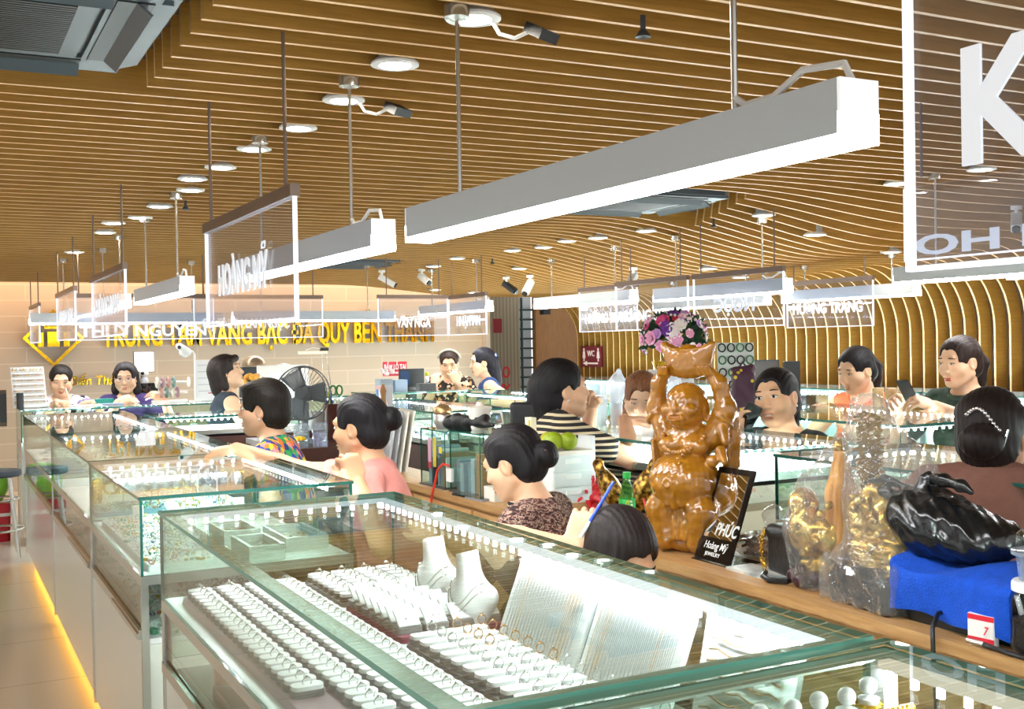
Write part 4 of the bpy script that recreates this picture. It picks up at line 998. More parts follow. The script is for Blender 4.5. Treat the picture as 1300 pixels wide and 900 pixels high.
def person(label, head, face, torso=None, lean=8, pitch=0, roll=0, s=1.06, hair='pony', hcol='17120f', skincol='e4b896', top='top', topm=None, sleeve=.55, R=None, L=None, neck=.0, res=.005, legm=None, hs=1.0, smile=0., glasses=False, thick=1.0, standing=False, hairacc=None, side=0, eyes=True, lipcol='b5685c', collar=None, hat=None, lookdown=False, legdir=None, shrug=0., stool=None):
    torso = face if torso is None else torso
    Hc = V(*head); f_, r_ = compass(torso); la = math.radians(lean); sa = math.radians(side)
    U = unit(V(0, 0, 1)*math.cos(la)+f_*math.sin(la)+r_*math.sin(sa)); F = unit(f_-U*(f_@U)); Rr = np.cross(F, U)
    hf, hr = compass(face); pa = math.radians(pitch); ra = math.radians(roll)
    hu = V(0, 0, 1)*math.cos(pa)-hf*math.sin(pa); hf2 = hf*math.cos(pa)+V(0, 0, 1)*math.sin(pa)
    hu2 = hu*math.cos(ra)+hr*math.sin(ra); hr2 = hr*math.cos(ra)-hu*math.sin(ra)
    H = np.stack([hr2, hf2, hu2], 1); q = s*hs
    def h(x, y, z): return Hc+H @ (V(x, y, z)*q)
    N = Hc-s*(.100*hu2+.018*hf2)-s*.034*U+V(0, 0, shrug)
    T = np.stack([Rr, F, U], 1)
    def t(x, y, z): return N+T @ (V(x*thick, y*thick, z)*s)
    U2 = unit(U*.6+V(0, 0, 1)*.4); P = N+T @ V(0, 0, -.30*s)-U2*.20*s
    foot = 0.
    root_loc = (float(P[0]), float(P[1]), 0.)
    SK = skin(skincol); HM = hairm(hcol)
    def torso_prims(D, e=0., arms=None, kk=.04):
        D.ell(t(0, -.01, -.17), V(.152*thick, .098*thick, .18)*s+e, T, k=kk); D.ell(t(0, .0, -.34), V(.132*thick, .100*thick, .16)*s+e, T, k=kk)
        for x in (-.068, .068): D.ell(t(x, .07, -.215), V(.060, .046, .058)*s+e, T, k=.035)
        D.ell(P, V(.165*thick, .125*thick, .13)*s+e, None, k=.05)
        for x in (-1, 1): D.cap(t(0, -.015, -.03), t(x*.145, -.01, -.054), .045*s+e, .047*s+e, k=.03)
    arm = {}
    for sg, A in ((1, R), (-1, L)):
        S_ = t(sg*.158, -.005, -.062)
        A = dict(A or {})
        Wp = V(*A['w']) if 'w' in A else S_+s*(V(0, 0, -.42)+f_*.22+r_*sg*.0)
        pole = V(*A['pole']) if 'pole' in A else V(0, 0, -1)-f_*.3+r_*sg*.45
        if A.get('sh') is not None: S_ = S_+V(*A['sh'])
        d0 = Wp-S_; l1, l2 = .275*s, .245*s
        if np.linalg.norm(d0) > l1+l2-.005: k_ = np.linalg.norm(d0)/(l1+l2-.008); l1 *= k_; l2 *= k_
        E_ = two_bone(S_, Wp, l1, l2, pole)
        arm[sg] = (S_, E_, Wp, A)
    # ---- body
    D = SDF(); torso_prims(D)
    D.cap(t(0, -.012, -.03), h(0, -.022, -.055), .054*s, .05*s, k=.03)
    pass
    lf = f_ if legdir is None else compass(legdir)[0]; lr = np.array([lf[1], -lf[0], 0])
    legs = []
    for sg in (-1, 1):
        hp = P+lr*sg*.085*s-V(0, 0, .03)
        if standing: K = V(hp[0], hp[1], hp[2]*.52)+lf*.02; An = V(hp[0], hp[1], .09)
        else: K = hp+lf*.36*s+lr*sg*.02; K[2] = max(min(hp[2]-.04, .56), .47); An = V(K[0], K[1], .09)-lf*.06
        legs.append((hp, K, An))
    for hp, K, An in legs:
        D.cap(hp, K, .085*s, .058*s, k=.04).cap(K, An, .055*s, .036*s, k=.02).cap(An-V(0, 0, .045), An-V(0, 0, .06)+lf*.13, .034, .026, k=.02)
    for sg, (S_, E_, Wp, A) in arm.items():
        D.cap(S_, E_, .047*s*thick**.5, .039*s, k=.03).cap(E_, E_+(Wp-E_)*.35, .039*s, .038*s, k=.015).cap(E_+(Wp-E_)*.35, Wp, .038*s, .0255*s, k=.01)
        fd = A.get('d', None); fd = unit(V(*fd)) if fd is not None else unit(Wp-E_)
        n_ = V(*A['n']) if 'n' in A else V(0, 0, 1)
        sd = np.cross(n_, fd)*(1 if sg < 0 else -1) if 'side' not in A else V(*A['side'])
        hand_prims(D, Wp, fd, n_, sd, s, A.get('curl', .35), thumb=A.get('thumb', .6), spread=A.get('spread', 1), curls=A.get('curls'))
    def hl(c, r, k, sub=False): D.ell(h(*c), V(*r)*q if not np.isscalar(r) else V(r, r, r)*q, H, k, sub)
    def hc(a, b, ra, rb, k, sub=False): D.cap(h(*a), h(*b), ra*q, rb*q, k, sub)
    hl((0, -.012, .034), (.073, .090, .080), .01); hl((0, .022, -.03), (.066, .065, .080), .03); hl((0, .060, -.088), (.024, .022, .018), .025)
    for x in (-1, 1):
        hl((x*.041, .048, -.022), (.030, .030, .030), .02); hc((x*.058, .0, -.05), (x*.02, .058, -.085), .02, .016, .02)
        hl((x*.075, -.004, -.002), (.011, .021, .033), .006); hl((x*.083, .004, .0), (.006, .012, .02), .004, True)
        hl((x*.031, .094, .012), (.017, .013, .011), .010, True)
    hc((-.038, .073, .031), (.038, .073, .031), .011, .011, .02)
    hc((0, .080, .014), (0, .096, -.022), .009, .0115, .012)
    for x in (-1, 1): hl((x*.0115, .090, -.027), (.009, .011, .008), .006)
    op = .003*smile
    hl((0, .085, -.054-.0), (.025, .010, .0062), .004); hl((0, .084, -.066-op), (.020, .010, .0068), .005); hc((-.022, .088, -.060), (.022, .088, -.060), .0025, .0025, .003, True)
    if smile:
        for x in (-1, 1): hl((x*.045, .06, -.035), (.02, .02, .018), .015)
    body = sdf_obj('person', D, res, SK, origin=root_loc)
    tag(body, label, 'person')
    # ---- clothes
    if topm is not None:
        G = SDF(); e = .011*s; torso_prims(G, e)
        for sg, (S_, E_, Wp, A) in arm.items():
            if sleeve > 0:
                sv = sleeve; u = unit(E_-S_)
                if sv <= 1: en = S_+(E_-S_)*sv; G.cap(S_, en, .055*s*thick**.5, .054*s, k=.03)
                else: en = E_+(Wp-E_)*(sv-1); G.cap(S_, E_, .056*s*thick**.5, .049*s, k=.03).cap(E_, en, .049*s, .043*s, k=.01)
        G.ell(t(0, .012, .022), V(.072+neck, .075+neck, .075+neck*1.3)*s, T, k=.008, sub=True)
        if sleeve > 0:
            for sg, (S_, E_, Wp, A) in arm.items():
                u = unit(E_-S_) if sleeve <= 1 else unit(Wp-E_); en = S_+(E_-S_)*sleeve if sleeve <= 1 else E_+(Wp-E_)*(sleeve-1)
                G.cap(en+u*.032, en+u*.075, .043*s, .06*s, k=.004, sub=True)
        else:
            for sg, (S_, E_, Wp, A) in arm.items(): G.ell(S_+Rr*sg*.035*s+V(0, 0, -.01), V(.055, .09, .085)*s, T, k=.01, sub=True)
        g = sdf_obj(top, G, res, topm, body, noise=lambda X, Y, Z: .0022*np.sin(X*55+Z*38+np.sin(Y*40)*1.3)*np.sin(Y*47-Z*22)); g['label'] = top.replace('_', ' ')+' worn'
        if collar is not None:
            K_ = SDF(); cx = t(0, .012, -.022); K_.tor(cx, .066*s, .013*s, T, k=.005); sdf_obj('collar', K_, .004, collar, body)
    G = SDF(); e = .008
    G.ell(P-V(0, 0, .04), V(.165*thick, .125*thick, .105)*s+e, None, k=.03)
    for hp, K, An in legs: G.cap(hp, K, .085*s+e, .058*s+e, k=.04).cap(K, An+V(0, 0, .03), .058*s+e, .05*s, k=.02)
    sdf_obj('trousers', G, .008, legm or mat('dark_trousers', '23242a', rough=.8), body)
    # ---- hair
    B = SDF()
    def bl(c, r, k=.012, sub=False): B.ell(h(*c), V(*r)*q if not np.isscalar(r) else V(r, r, r)*q, H, k, sub)
    def bc(a, b, ra, rb, k=.015, sub=False): B.cap(h(*a), h(*b), ra*q, rb*q, k, sub)
    puff = {'short': .012, 'bob': .010, 'long': .008, 'bun': .004, 'bun_low': .006, 'pony': .004, 'half': .008, 'bare': .0}.get(hair, .006)
    bl((0, -.016, .040), (.081+puff, .097+puff, .083+puff)); bl((0, -.050, -.018), (.070+puff, .060+puff, .068+puff), .02)
    if hair == 'short': bl((0, .035, .088), (.062, .05, .03), .02); bl((0, -.03, -.03), (.078, .07, .05), .015)
    bl((0, .098, -.046), (.074, .088, .086), .008, True)                       # face opening
    if hair != 'short':
        for x in (-1, 1): bl((x*.026, .112, .03), (.046, .062, .074), .010, True)
    else: bl((0, .110, .026), (.062, .058, .062), .012, True)
    for x in (-1, 1):
        if hair not in ('long', 'bob', 'half_long'): bl((x*.088, .010, -.020), (.03, .026, .042), .008, True)
    if hair == 'bun': bl((0, -.112, .062), (.046, .042, .044), .010); bl((.02, -.135, .07), (.03, .02, .025), .008)
    if hair == 'bun_low': bl((.0, -.122, -.012), (.052, .040, .046), .008)
    if hair == 'bun_side': bl((.03, -.118, .02), (.05, .04, .046), .008)
    if hair == 'pony':
        bl((0, -.098, .028), (.028, .026, .028), .01); bc((0, -.11, .025), (.0, -.135, -.03), .03, .036, .012); bc((0, -.135, -.03), (0, -.118, -.13), .036, .02, .015)
    if hair in ('long', 'half'):
        z1 = -.2 if hair == 'long' else -.17
        bc((0, -.07, 0), (0, -.085, z1), .07, .055, .03)
        for x in (-1, 1): bc((x*.07, -.025, .02), (x*.078, -.03, -.09), .03, .03, .02); bc((x*.078, -.03, -.09), (x*.07, -.01 if hair == 'long' else -.05, z1), .032, .024, .02)
    if hair == 'tucked': bc((0, -.07, 0), (0, -.085, -.15), .074, .06, .03)
    if hair == 'bob':
        bc((0, -.06, 0), (0, -.075, -.085), .066, .06, .03)
        for x in (-1, 1): bc((x*.068, -.02, .03), (x*.074, -.02, -.085), .03, .026, .02)
        bc((-.045, .068, .082), (.06, .055, .062), .024, .02, .015)
    hm = sdf_obj('hair', B, .0045, HM, body, noise=lambda X, Y, Z: .0012*np.sin((X*H[0, 0]+Y*H[1, 0])*420+Z*30)+.0015*np.sin(Z*60+X*25))
    # ---- features
    if eyes:
        for x in (-1, 1):
            m = MB(); m.ball(h(x*.031, .0785, .011), V(.0145, .0075, .0030 if lookdown else .0062)*q, 12, 8, 0, H); m.ball(h(x*.031, .0842, .0105), V(.0062, .0030, .0022 if lookdown else .0055)*q, 10, 8, 1, H)
            pts = [h(x*(.031+.0165*c), .0845-.006*abs(c)**2, .0115+(.0040 if lookdown else .0058)*(1-c*c)) for c in np.linspace(-1, 1, 7)]
            m.tube(pts, .0014*q, 5, 1); m.build('eye', [EYEW, EYED], body)
            m = MB(); m.tube([h(x*(.031+.021*c), .0875-.011*abs(c)**2, .033+.0045*(1-c*c)) for c in np.linspace(-1, 1, 7)], [.0012*q, .002*q, .0026*q, .0028*q, .0026*q, .002*q, .0012*q], 5); m.build('eyebrow', BROW, body)
        m = MB(); m.ball(h(0, .0885, -.0545), V(.021, .0055, .0048)*q, 12, 6, 0, H); m.ball(h(0, .0875, -.0655-op), V(.018, .006, .0055)*q, 12, 6, 0, H); m.build('lips', mat('lips_'+lipcol, lipcol, rough=.4), body)
        if smile > 1: MB().ball(h(0, .0895, -.0602), V(.015, .005, .003)*q, 10, 6, 0, H).build('teeth', mat('teeth', 'f2eee6', rough=.3), body)
    if glasses:
        m = MB()
        for x in (-1, 1): m.torus(h(x*.033, .102, .008), .023*q, .0016*q, 18, 5, H @ rotx(PI/2), 0, .85); m.tube([h(x*.056, .1, .01), h(x*.08, .02, .012)], .0014*q, 5)
        m.tube([h(-.01, .103, .01), h(.01, .103, .01)], .0014*q, 5); m.build('glasses', mat('glasses_frame', '8d7f86', rough=.3, metal=.5), body)
    if hairacc: hairacc(body, h, H, q)
    if stool and not standing:
        zs_ = float(P[2]-.125*s); q_ = thing('stool', 'round padded stool under the '+stool, 'stool', (float(P[0]), float(P[1]), 0)); px_, py_ = float(P[0]), float(P[1])
        MB().lathe([(0, zs_-.05), (.14, zs_-.05), (.15, zs_-.03), (.14, zs_-.002), (0, zs_)], (px_, py_, 0), 24).build('seat', mat('stool_pad', '2b2c30', rough=.6), q_)
        for i in range(4): a_ = PI/4+i*PI/2; MB().cyl((px_+.10*math.cos(a_), py_+.10*math.sin(a_), zs_-.05), (px_+.15*math.cos(a_), py_+.15*math.sin(a_), 0), .011, 8).build('leg', CHROME, q_)
    return body, h, arm, t
# ---------------------------------------------------------------- oak work counters behind the showcases
CT = .81
def desk(x0, x1, y0, y1, label, zt=CT):
    t = thing('work_counter', label, 'counter', ((x0+x1)/2, (y0+y1)/2, 0))
    MB().box(x0-.012, x1, y0-.01, y1+.01, zt-.03, zt).build('worktop', WOODC, t)
    MB().box(x0+.012, x1-.01, y0, y1, .0, zt-.03).build('carcass', WOODF, t)
    n = max(2, int((y1-y0)/.62))
    for i in range(n):
        a = y0+(y1-y0)*i/n+.015; b = y0+(y1-y0)*(i+1)/n-.015
        MB().box(x0+.002, x0+.012, a, b, zt-.17, zt-.05).build('drawer', WOODF, t); MB().box(x0+.002, x0+.012, a, b, .06, zt-.19).build('door', WOODF, t)
    return t
desk(2.03, 2.40, 1.0, 3.735, 'long oak counter carrying the carved statue and wrapped figures')
desk(2.10, 2.36, 3.76, 6.5, 'oak counter behind the seated women, carrying glass paper boxes')
desk(1.62, 2.06, 5.6, 6.45, 'dark red wood cabinet carrying the desk fan', .97)
o = [x for x in COL.objects if x.get('label', '').startswith('dark red wood cabinet')][0]
for c in o.children: c.data.materials.clear(); c.data.materials.append(DKWOOD)
tag(MB().box(2.13, 2.36, 3.6, 3.73, CT, CT+.002).build('white_paper', mat('paper_white', 'ebe9e6', rough=.7)), 'white paper sheet on the oak counter behind the green bottle', 'paper')

# ---------------------------------------------------------------- carved laughing statue
CARVE = wood_mat('varnished_carving', 'b87a1c', '8f5c10', rough=.2, stretch=(1, 1, 4), scale=7, coat=1., bump=.06)
bx_, by_ = 2.195, 2.965
root = thing('carved_statue', 'varnished wooden statue of a laughing round bellied figure lifting an ingot overhead', 'statue', (0, 0, 0))
D = SDF()
rs = random.Random(3)
D.ell((0, 0, .03), (.085, .075, .04), k=.02)
for i in range(26):
    a = rs.uniform(0, 2*PI); z = rs.uniform(.015, .15); r_ = .082-.15*max(0, z-.05)+.02*(z > .1)
    D.ell((r_*math.cos(a), r_*.9*math.sin(a), z), (rs.uniform(.014, .026), rs.uniform(.014, .026), rs.uniform(.014, .03)), k=.01)
D.cap((0, -.01, .05), (0, -.005, .2), .066, .085, k=.02)
for x in (-.05, .05): D.chain([(x, .02, .2), (x*1.5, .07, .14), (x*1.2, .075, .04)], [.05, .045, .035], k=.02)
for i in range(5): D.cap((-.04+.02*i, .075, .17), (-.035+.017*i, .085, .05), .011, .009, k=.006)
D.ell((0, .042, .235), (.116, .112, .096), k=.012).ell((0, .0, .352), (.088, .068, .06), k=.014)
for x in (-.045, .045): D.ell((x, .05, .345), (.045, .032, .03), k=.01)
D.tor((0, .154, .235), .012, .003, rotx(PI/2), k=.004)
D.cap((0, 0, .38), (0, .012, .43), .05, .048, k=.02)
D.ell((0, .018, .487), (.066, .070, .062), k=.012).ell((0, .036, .450), (.064, .058, .046), k=.02)
for x in (-1, 1):
    D.ell((x*.04, .07, .462), (.024, .022, .02), k=.006).ell((x*.064, .01, .46), (.010, .016, .036), k=.008).cap((x*.012, .082, .492), (x*.042, .066, .499), .006, .005, k=.006).cap((x*.014, .08, .482), (x*.04, .066, .484), .004, .003, k=.003, sub=True)
D.cap((0, .084, .49), (0, .094, .466), .008, .012, k=.006).ell((0, .09, .438), (.034, .02, .014), k=.005).ell((0, .106, .441), (.026, .018, .009), k=.002, sub=True).ell((0, .078, .422), (.03, .016, .012), k=.012)
for x in (-1, 1):
    D.chain([(x*.088, 0, .375), (x*.128, -.005, .46), (x*.112, .005, .545), (x*.085, .012, .578)], [.038, .033, .024, .02], k=.02)
    for j in range(4): D.cap((x*(.06+.012*j), .045-.006*j, .578), (x*(.052+.012*j), .058-.006*j, .6), .008, .006, k=.004)
    D.chain([(x*.125, -.035, .47), (x*.13, -.04, .36), (x*.122, -.045, .25), (x*.10, -.03, .13)], [.026, .028, .028, .024], k=.012)
    for j in range(6): D.cap((x*(.138+.004*(j % 2)), -.055+.011*j, .45-.02*j), (x*.124, -.055+.011*j, .16), .008, .007, k=.004)
    D.tor((x*.122, 0, .43), .034, .007, rotx(.4) @ roty(x*.5), k=.008)
D.ell((-.105, .05, .30), (.022, .02, .02), k=.01)
D.cap((-.13, .02, .40), (-.15, .045, .365), .02, .012, k=.012).cap((-.125, .03, .33), (-.15, .05, .3), .02, .01, k=.012)
for j in range(9): a = -.9+j*.22; D.ell((.122*math.sin(a), .02+.09*math.cos(a), .165+.01*(j % 2)), (.016, .016, .02), k=.01)
# ingot shape overhead
for i in range(17):
    u = -1+2*i/16; D.cap((u*.052, .005, .60), (u*.088, .005, .637+.034*u*u), .034*(1-.25*u*u), .030*(1-.72*u*u)+.004, k=.012)
D.ell((0, .005, .682), (.078, .04, .032), k=.006, sub=True); D.ell((0, .005, .652), (.036, .03, .022), k=.004)
for i in range(14): a = i*.7; D.tor((.045*math.cos(a)*.8, .038, .612+.018*math.sin(a)), .008, .0028, rotx(PI/2), k=.003)
D.half((0, 0, 0), (0, 0, -1))
sdf_obj('figure', D, .0027, CARVE, root, smooth_iter=0, noise=lambda X, Y, Z: .0008*np.sin(X*240+Z*90)*np.sin(Y*200-Z*120))
m = MB()
for i in range(21):
    a = -1.25+2.5*i/20; m.ball((.08*math.sin(a), .022+.07*math.cos(a), .402-.075*math.cos(a)), .009, 10, 8)
for i in range(6): m.ball((.012*(i % 2)-.03, .105+.008*i, .322-.013*i), .007, 8, 6)
m.build('bead_necklace', CARVE, root)
root.location = (bx_, by_, CT); root.rotation_euler = (0, 0, math.radians(-246))

# ---------------------------------------------------------------- things on the near oak counter
WICK = ramp_mat('wicker', 'wave', [(0, '3b2814'), (.35, '7c5626'), (.6, 'd9ad6a'), (1, 'e6c68c')], scale=24, mapping=(1, 1, 1), rough=.6, const=False)
cx, cy = 2.15, 3.10
t = thing('pencil_cup', 'woven wicker pencil cup beside the carved statue', 'pencil cup', (cx, cy, CT))
m = MB(); nz, ns = 10, 28
for k in range(nz):
    z = CT+.006+k*.0088
    pts = [(cx+(.0375+.0022*(1 if (i+k) % 2 else -1))*math.cos(2*PI*i/ns), cy+(.0375+.0022*(1 if (i+k) % 2 else -1))*math.sin(2*PI*i/ns), z) for i in range(ns)]; m.tube(pts, .0042, 5, 0, closed=True)
m.build('weave', mat('cane', 'd2a566', rough=.5, var=.15, scale=60), t)
m = MB(); m.lathe([(.036, 0), (.036, .09), (.033, .09), (.033, .006)], (cx, cy, CT), 28); m.build('lining', mat('cup_dark', '2a1c12', rough=.7), t)
m = MB(); m.torus((cx, cy, CT+.004), .039, .005, 28, 6); m.torus((cx, cy, CT+.092), .038, .0045, 28, 6); m.build('rim', mat('cup_dark', '2a1c12'), t)
for i, (c, a, b, l) in enumerate((('d94a4a', .5, 2.2, .15), ('f2d21f', .35, 4.4, .125), ('e8e8e8', .15, 1.2, .17), ('2a2d33', .45, .2, .15), ('b9c7d6', .4, 3.3, .14))):
    d = unit(V(math.sin(a)*math.cos(b)*.5, math.sin(a)*math.sin(b)*.5, 1)) if 'unit' in globals() else None
    p = V(cx+.01*math.cos(b), cy+.01*math.sin(b), CT+.008); q = thing('pen', ['red pen', 'yellow marker', 'white pen', 'black pen', 'pale blue pen'][i]+' standing in the wicker cup', 'pen', tuple(p))
    MB().cyl(p, p+d*l*.8, .0045, 8).build('barrel', mat('pen_'+c, c, rough=.3), q); MB().cyl(p+d*l*.8, p+d*l, .0038, 8, 0, .003).build('cap', mat('pen_'+c, c), q)
# green soda bottle
t = thing('soda_bottle', 'green plastic soda bottle with green cap and yellow fruit label', 'bottle', (2.165, 3.3, CT))
c0 = (2.165, 3.3, CT)
MB().lathe([(.0, .004), (.026, 0), (.029, .012), (.029, .12), (.027, .14), (.018, .175), (.012, .195), (.012, .205)], c0, 28).build('body', clear('green_plastic', 'bfe6a4', 1.35, haze='5fb84a', hazef=.15), t)
MB().lathe([(.0, .004), (.024, .004), (.027, .014), (.027, .075), (.0, .075)], c0, 24).build('drink', clear('green_drink', 'a8dc7c', 1.1, haze='5fb33f', hazef=.25), t)
MB().lathe([(.0296, .075), (.0296, .132), (.0292, .132), (.0292, .075)], c0, 28).build('label', mat('green_label', '2fb455', rough=.35), t)
m = MB(); R0 = .0300
def onlabel(a, z): return (c0[0]+R0*math.cos(a), c0[1]+R0*math.sin(a), c0[2]+z)
a0 = math.radians(230)
for (da, z0, da2, z1) in ((-.1, .108, .35, .13),): m.add([onlabel(a0+da, z0), onlabel(a0+da2, z0+.004), onlabel(a0+da2, z1), onlabel(a0+da+.15, z1-.004)], [(0, 1, 2, 3)])
m.build('lemon_print', mat('lemon_yellow', 'f2d21a', rough=.35), t)
m = MB()
for k, (da, z) in enumerate(((.55, .122), (.62, .11), (.6, .1), (.55, .09))):
    m.add([onlabel(a0+da-.1, z), onlabel(a0+da+.2, z-.002), onlabel(a0+da+.2, z+.005), onlabel(a0+da-.1, z+.006)], [(0, 1, 2, 3)])
m.build('white_print', WTXT, t)
MB().cyl((c0[0], c0[1], CT+.203), (c0[0], c0[1], CT+.225), .0145, 24).build('cap', mat('bottle_cap_green', '17a637', rough=.3), t)
# gilt ornament with two curled wings
t = thing('gilt_ornament', 'dark gilt ornament with two curled wings behind the green bottle', 'ornament', (2.27, 3.46, CT))
GILT = ramp_mat('old_gilt', 'noise', [(.35, '2a1a0c'), (.5, '8c6420'), (.65, 'd9b052')], scale=60, rough=.3, metal=.7, const=False, bump=.3)
D = SDF(); P0 = V(2.27, 3.46, CT); vr = V(.887, -.46, 0)
D.cap(P0+V(0, 0, .012), P0+V(0, 0, .05), .035, .02, k=.01)
for sg in (-1, 1):
    pts = []
    for i in range(10):
        u = i/9; pts.append(P0+vr*sg*(.015+.09*u**.8)+V(0, 0, .05+.17*u+.02*math.sin(u*3)))
    D.chain(pts, [.018+.02*math.sin(PI*min(1, i/7)) for i in range(10)], k=.01)
    for i in range(2, 10):
        D.tor(pts[i]+V(0, 0, .012), .016, .006, rotz(i) @ rotx(1.2), k=.004)
for i in range(16): a = i*.4; D.tor(P0+V(.05*math.cos(a), .05*math.sin(a), .012+.006*(i % 3)), .014, .005, rotz(a) @ rotx(1.0), k=.004)
sdf_obj('gilding', D, .0035, GILT, t)
# red tinsel pompom, barcode bag
t = tag(sdf_obj('red_tinsel', (lambda d: [d.cap(V(2.30, 3.80, CT+.08), V(2.30, 3.80, CT+.08)+V(math.cos(a)*math.cos(b), math.sin(a)*math.cos(b), math.sin(b))*.075, .009, .006, k=.006) for a, b in [(rs.uniform(0, 6.3), rs.uniform(-.9, 1.4)) for _ in range(46)]] and d)(SDF().ell((2.30, 3.80, CT+.07), (.045, .045, .05))), .004, mat('red_foil', 'd5131f', rough=.3, spec=.8)), 'bright red tinsel pompom beside the white plastic drawers', 'pompom')
t = thing('plastic_bag', 'grey clear plastic bag of barcode tags on the oak counter', 'bag', (2.33, 3.62, CT))
D = SDF(); D.box((2.335, 3.655, CT+.04), (.02, .06, .03), .012, rotz(-.3)).cap((2.33, 3.7, CT+.07), (2.35, 3.6, CT+.075), .02, .016, k=.02)
sdf_obj('film', D, .005, clear('bag_film_grey', 'd9d9df', 1.4, .08, haze='b9bac4', hazef=.55, bump=.5, bscale=25), t, noise=lambda X, Y, Z: .003*np.sin(X*120+Z*60)*np.sin(Y*90))
m = MB(); 
for i in range(14): m.box(2.312, 2.3125, 3.6+i*.0085, 3.6+i*.0085+.002+.003*(i % 3 == 0), CT+.01, CT+.05)
m.build('barcode', BLACKP, t)
# standing mirror with shop lettering
t = thing('counter_mirror', 'small leaning black framed counter mirror with white shop lettering at its foot', 'mirror', (2.125, 2.76, CT))
my0, my1 = 2.672, 2.848; tl = .30; nb = unit(V(.105, 0, .28)); on = V(-nb[2], 0, nb[0]); xb = 2.115
def MP(y, v, o): return V(xb, y, CT+.002)+nb*v+on*o
def slab(mb, ya, yb, va, vb, oa, ob):
    v = [MP(y, vv, o) for o in (oa, ob) for vv in (va, vb) for y in (ya, yb)]
    mb.add(v, [(0, 2, 3, 1), (4, 5, 7, 6), (0, 1, 5, 4), (2, 6, 7, 3), (0, 4, 6, 2), (1, 3, 7, 5)]); return mb
GLB = mat('gloss_black', '0c0d0f', rough=.08, coat=.5)
m = MB(); slab(m, my0, my1, 0, .30, -.006, 0); m.box(xb-.01, xb+.12, my0, my1, CT, CT+.004); m.build('frame', GLB, t)
slab(MB(), my0+.02, my1-.02, .075, .28, 0, .0015).build('mirror_glass', mat('mirror_silver', 'f2f4f4', rough=.01, metal=1), t)
RM = np.stack([V(0, -1, 0), nb, on], 1)
text_mb('PHÚC', .04, .001, RM, MP(2.728, .086, .0022), .72, .02, shear=.25).build('lettering', mat('grey_white_letters', 'd9d9d2', rough=.4), t, smooth=0)
text_mb('Hoàng Mỹ', .024, .001, RM, MP(2.76, .04, .0007), .8, .004, shear=.3).build('script', WTXT, t, smooth=0)
text_mb('JEWELRY', .012, .001, RM, MP(2.765, .018, .0007), 1.1, .012).build('small_lettering', WTXT, t, smooth=0)
# brown plastic bag of dried strips
t = thing('food_bag', 'clear plastic bag of brown dried strips behind the counter mirror', 'bag', (2.30, 2.72, CT))
D = SDF(); D.ell((2.30, 2.74, CT+.035), (.075, .12, .045)).ell((2.31, 2.66, CT+.05), (.05, .06, .05), k=.03).cap((2.31, 2.7, CT+.08), (2.33, 2.72, CT+.13), .02, .035, k=.03); D.half((0, 0, CT+.002), (0, 0, -1))
FILM = clear('clear_film', 'f3f3f3', 1.45, .06, haze='f0eeea', hazef=.10, bump=1.0, bscale=22)
sdf_obj('film', D, .006, FILM, t, noise=lambda X, Y, Z: .004*np.sin(X*70+Z*50)*np.sin(Y*60-Z*30))
m = MB()
for i in range(70):
    p = V(2.30+rs.uniform(-.05, .05), 2.73+rs.uniform(-.09, .09), CT+rs.uniform(.012, .065)); a = rs.uniform(0, 3.1); L_ = rs.uniform(.03, .06); d = V(math.cos(a), math.sin(a), rs.uniform(-.2, .2))*L_/2; m.tube([p-d, p+V(0, 0, .006), p+d], .005, 5)
tag(m.build('dried_strips', mat('dried_brown', '8a5424', rough=.5, var=.25), t), kind='stuff')
tag(MB().rbox(2.09, 2.19, 2.45, 2.66, CT, CT+.008, .004).build('magazine', ramp_mat('magazine_cover', 'noise', [(.3, '5c6b78'), (.5, 'b9bdb7'), (.65, 'd8d5c8')], scale=14, rough=.3, const=False)), 'thin magazine lying in front of the small black handbag', 'magazine')
# small black handbag with gold chain
t = thing('handbag', 'small black quilted handbag with gold chain strap', 'handbag', (2.17, 2.47, CT))
BLK = mat('black_leather', '141416', rough=.38, bump=.25, bscale=50)
D = SDF(); D.box((2.185, 2.475, CT+.075), (.022, .065, .055), .016, rotz(-.2)).cap((2.165, 2.54, CT+.125), (2.165, 2.42, CT+.125), .017, .017, k=.015); sdf_obj('body', D, .004, BLK, t)
m = MB(); pts = [(2.15, 2.55, CT+.13), (2.135, 2.55, CT+.10), (2.13, 2.54, CT+.05), (2.125, 2.52, CT+.015)]
for i in range(14): q = i/13*3; k_ = min(2, int(q)); p = V(*pts[k_])+(V(*pts[k_+1])-V(*pts[k_]))*(q-k_); m.torus(p, .0055, .0018, 10, 5, rotz(i*1.3) @ rotx(PI/2))
m.build('chain', GOLDY, t)
MB().tube([(2.125, 2.52, CT+.012), (2.09, 2.49, CT+.01), (2.07, 2.44, CT+.01), (2.09, 2.39, CT+.012), (2.14, 2.40, CT+.02)], .008, 8).build('strap', BLK, t)
# wrapped golden figures
GFIG = ramp_mat('gilded_figure', 'noise', [(.3, '8a6a2a'), (.5, 'd4ac4e'), (.7, 'f0d98f')], scale=30, rough=.25, metal=.75, const=False, bump=.25)
t = thing('wrapped_statue', 'smaller golden figure in clear plastic wrap with orange tassel top', 'statue', (2.19, 2.30, CT))
D = SDF(); b = V(2.175, 2.33, CT)
for c, r_ in (((0, 0, .05), (.05, .05, .05)), ((-.03, .04, .15), (.05, .05, .06)), ((.0, -.02, .14), (.05, .055, .06)), ((-.02, .06, .22), (.045, .04, .05)), ((.03, 0, .1), (.05, .05, .06))): D.ell(b+V(*c), r_, k=.02)
for i in range(30): a = rs.uniform(0, 6.3); D.ell(b+V(.055*math.cos(a), .055*math.sin(a), rs.uniform(.05, .25)), rs.uniform(.008, .018), k=.006)
sdf_obj('gold_figure', D, .004, GFIG, t)
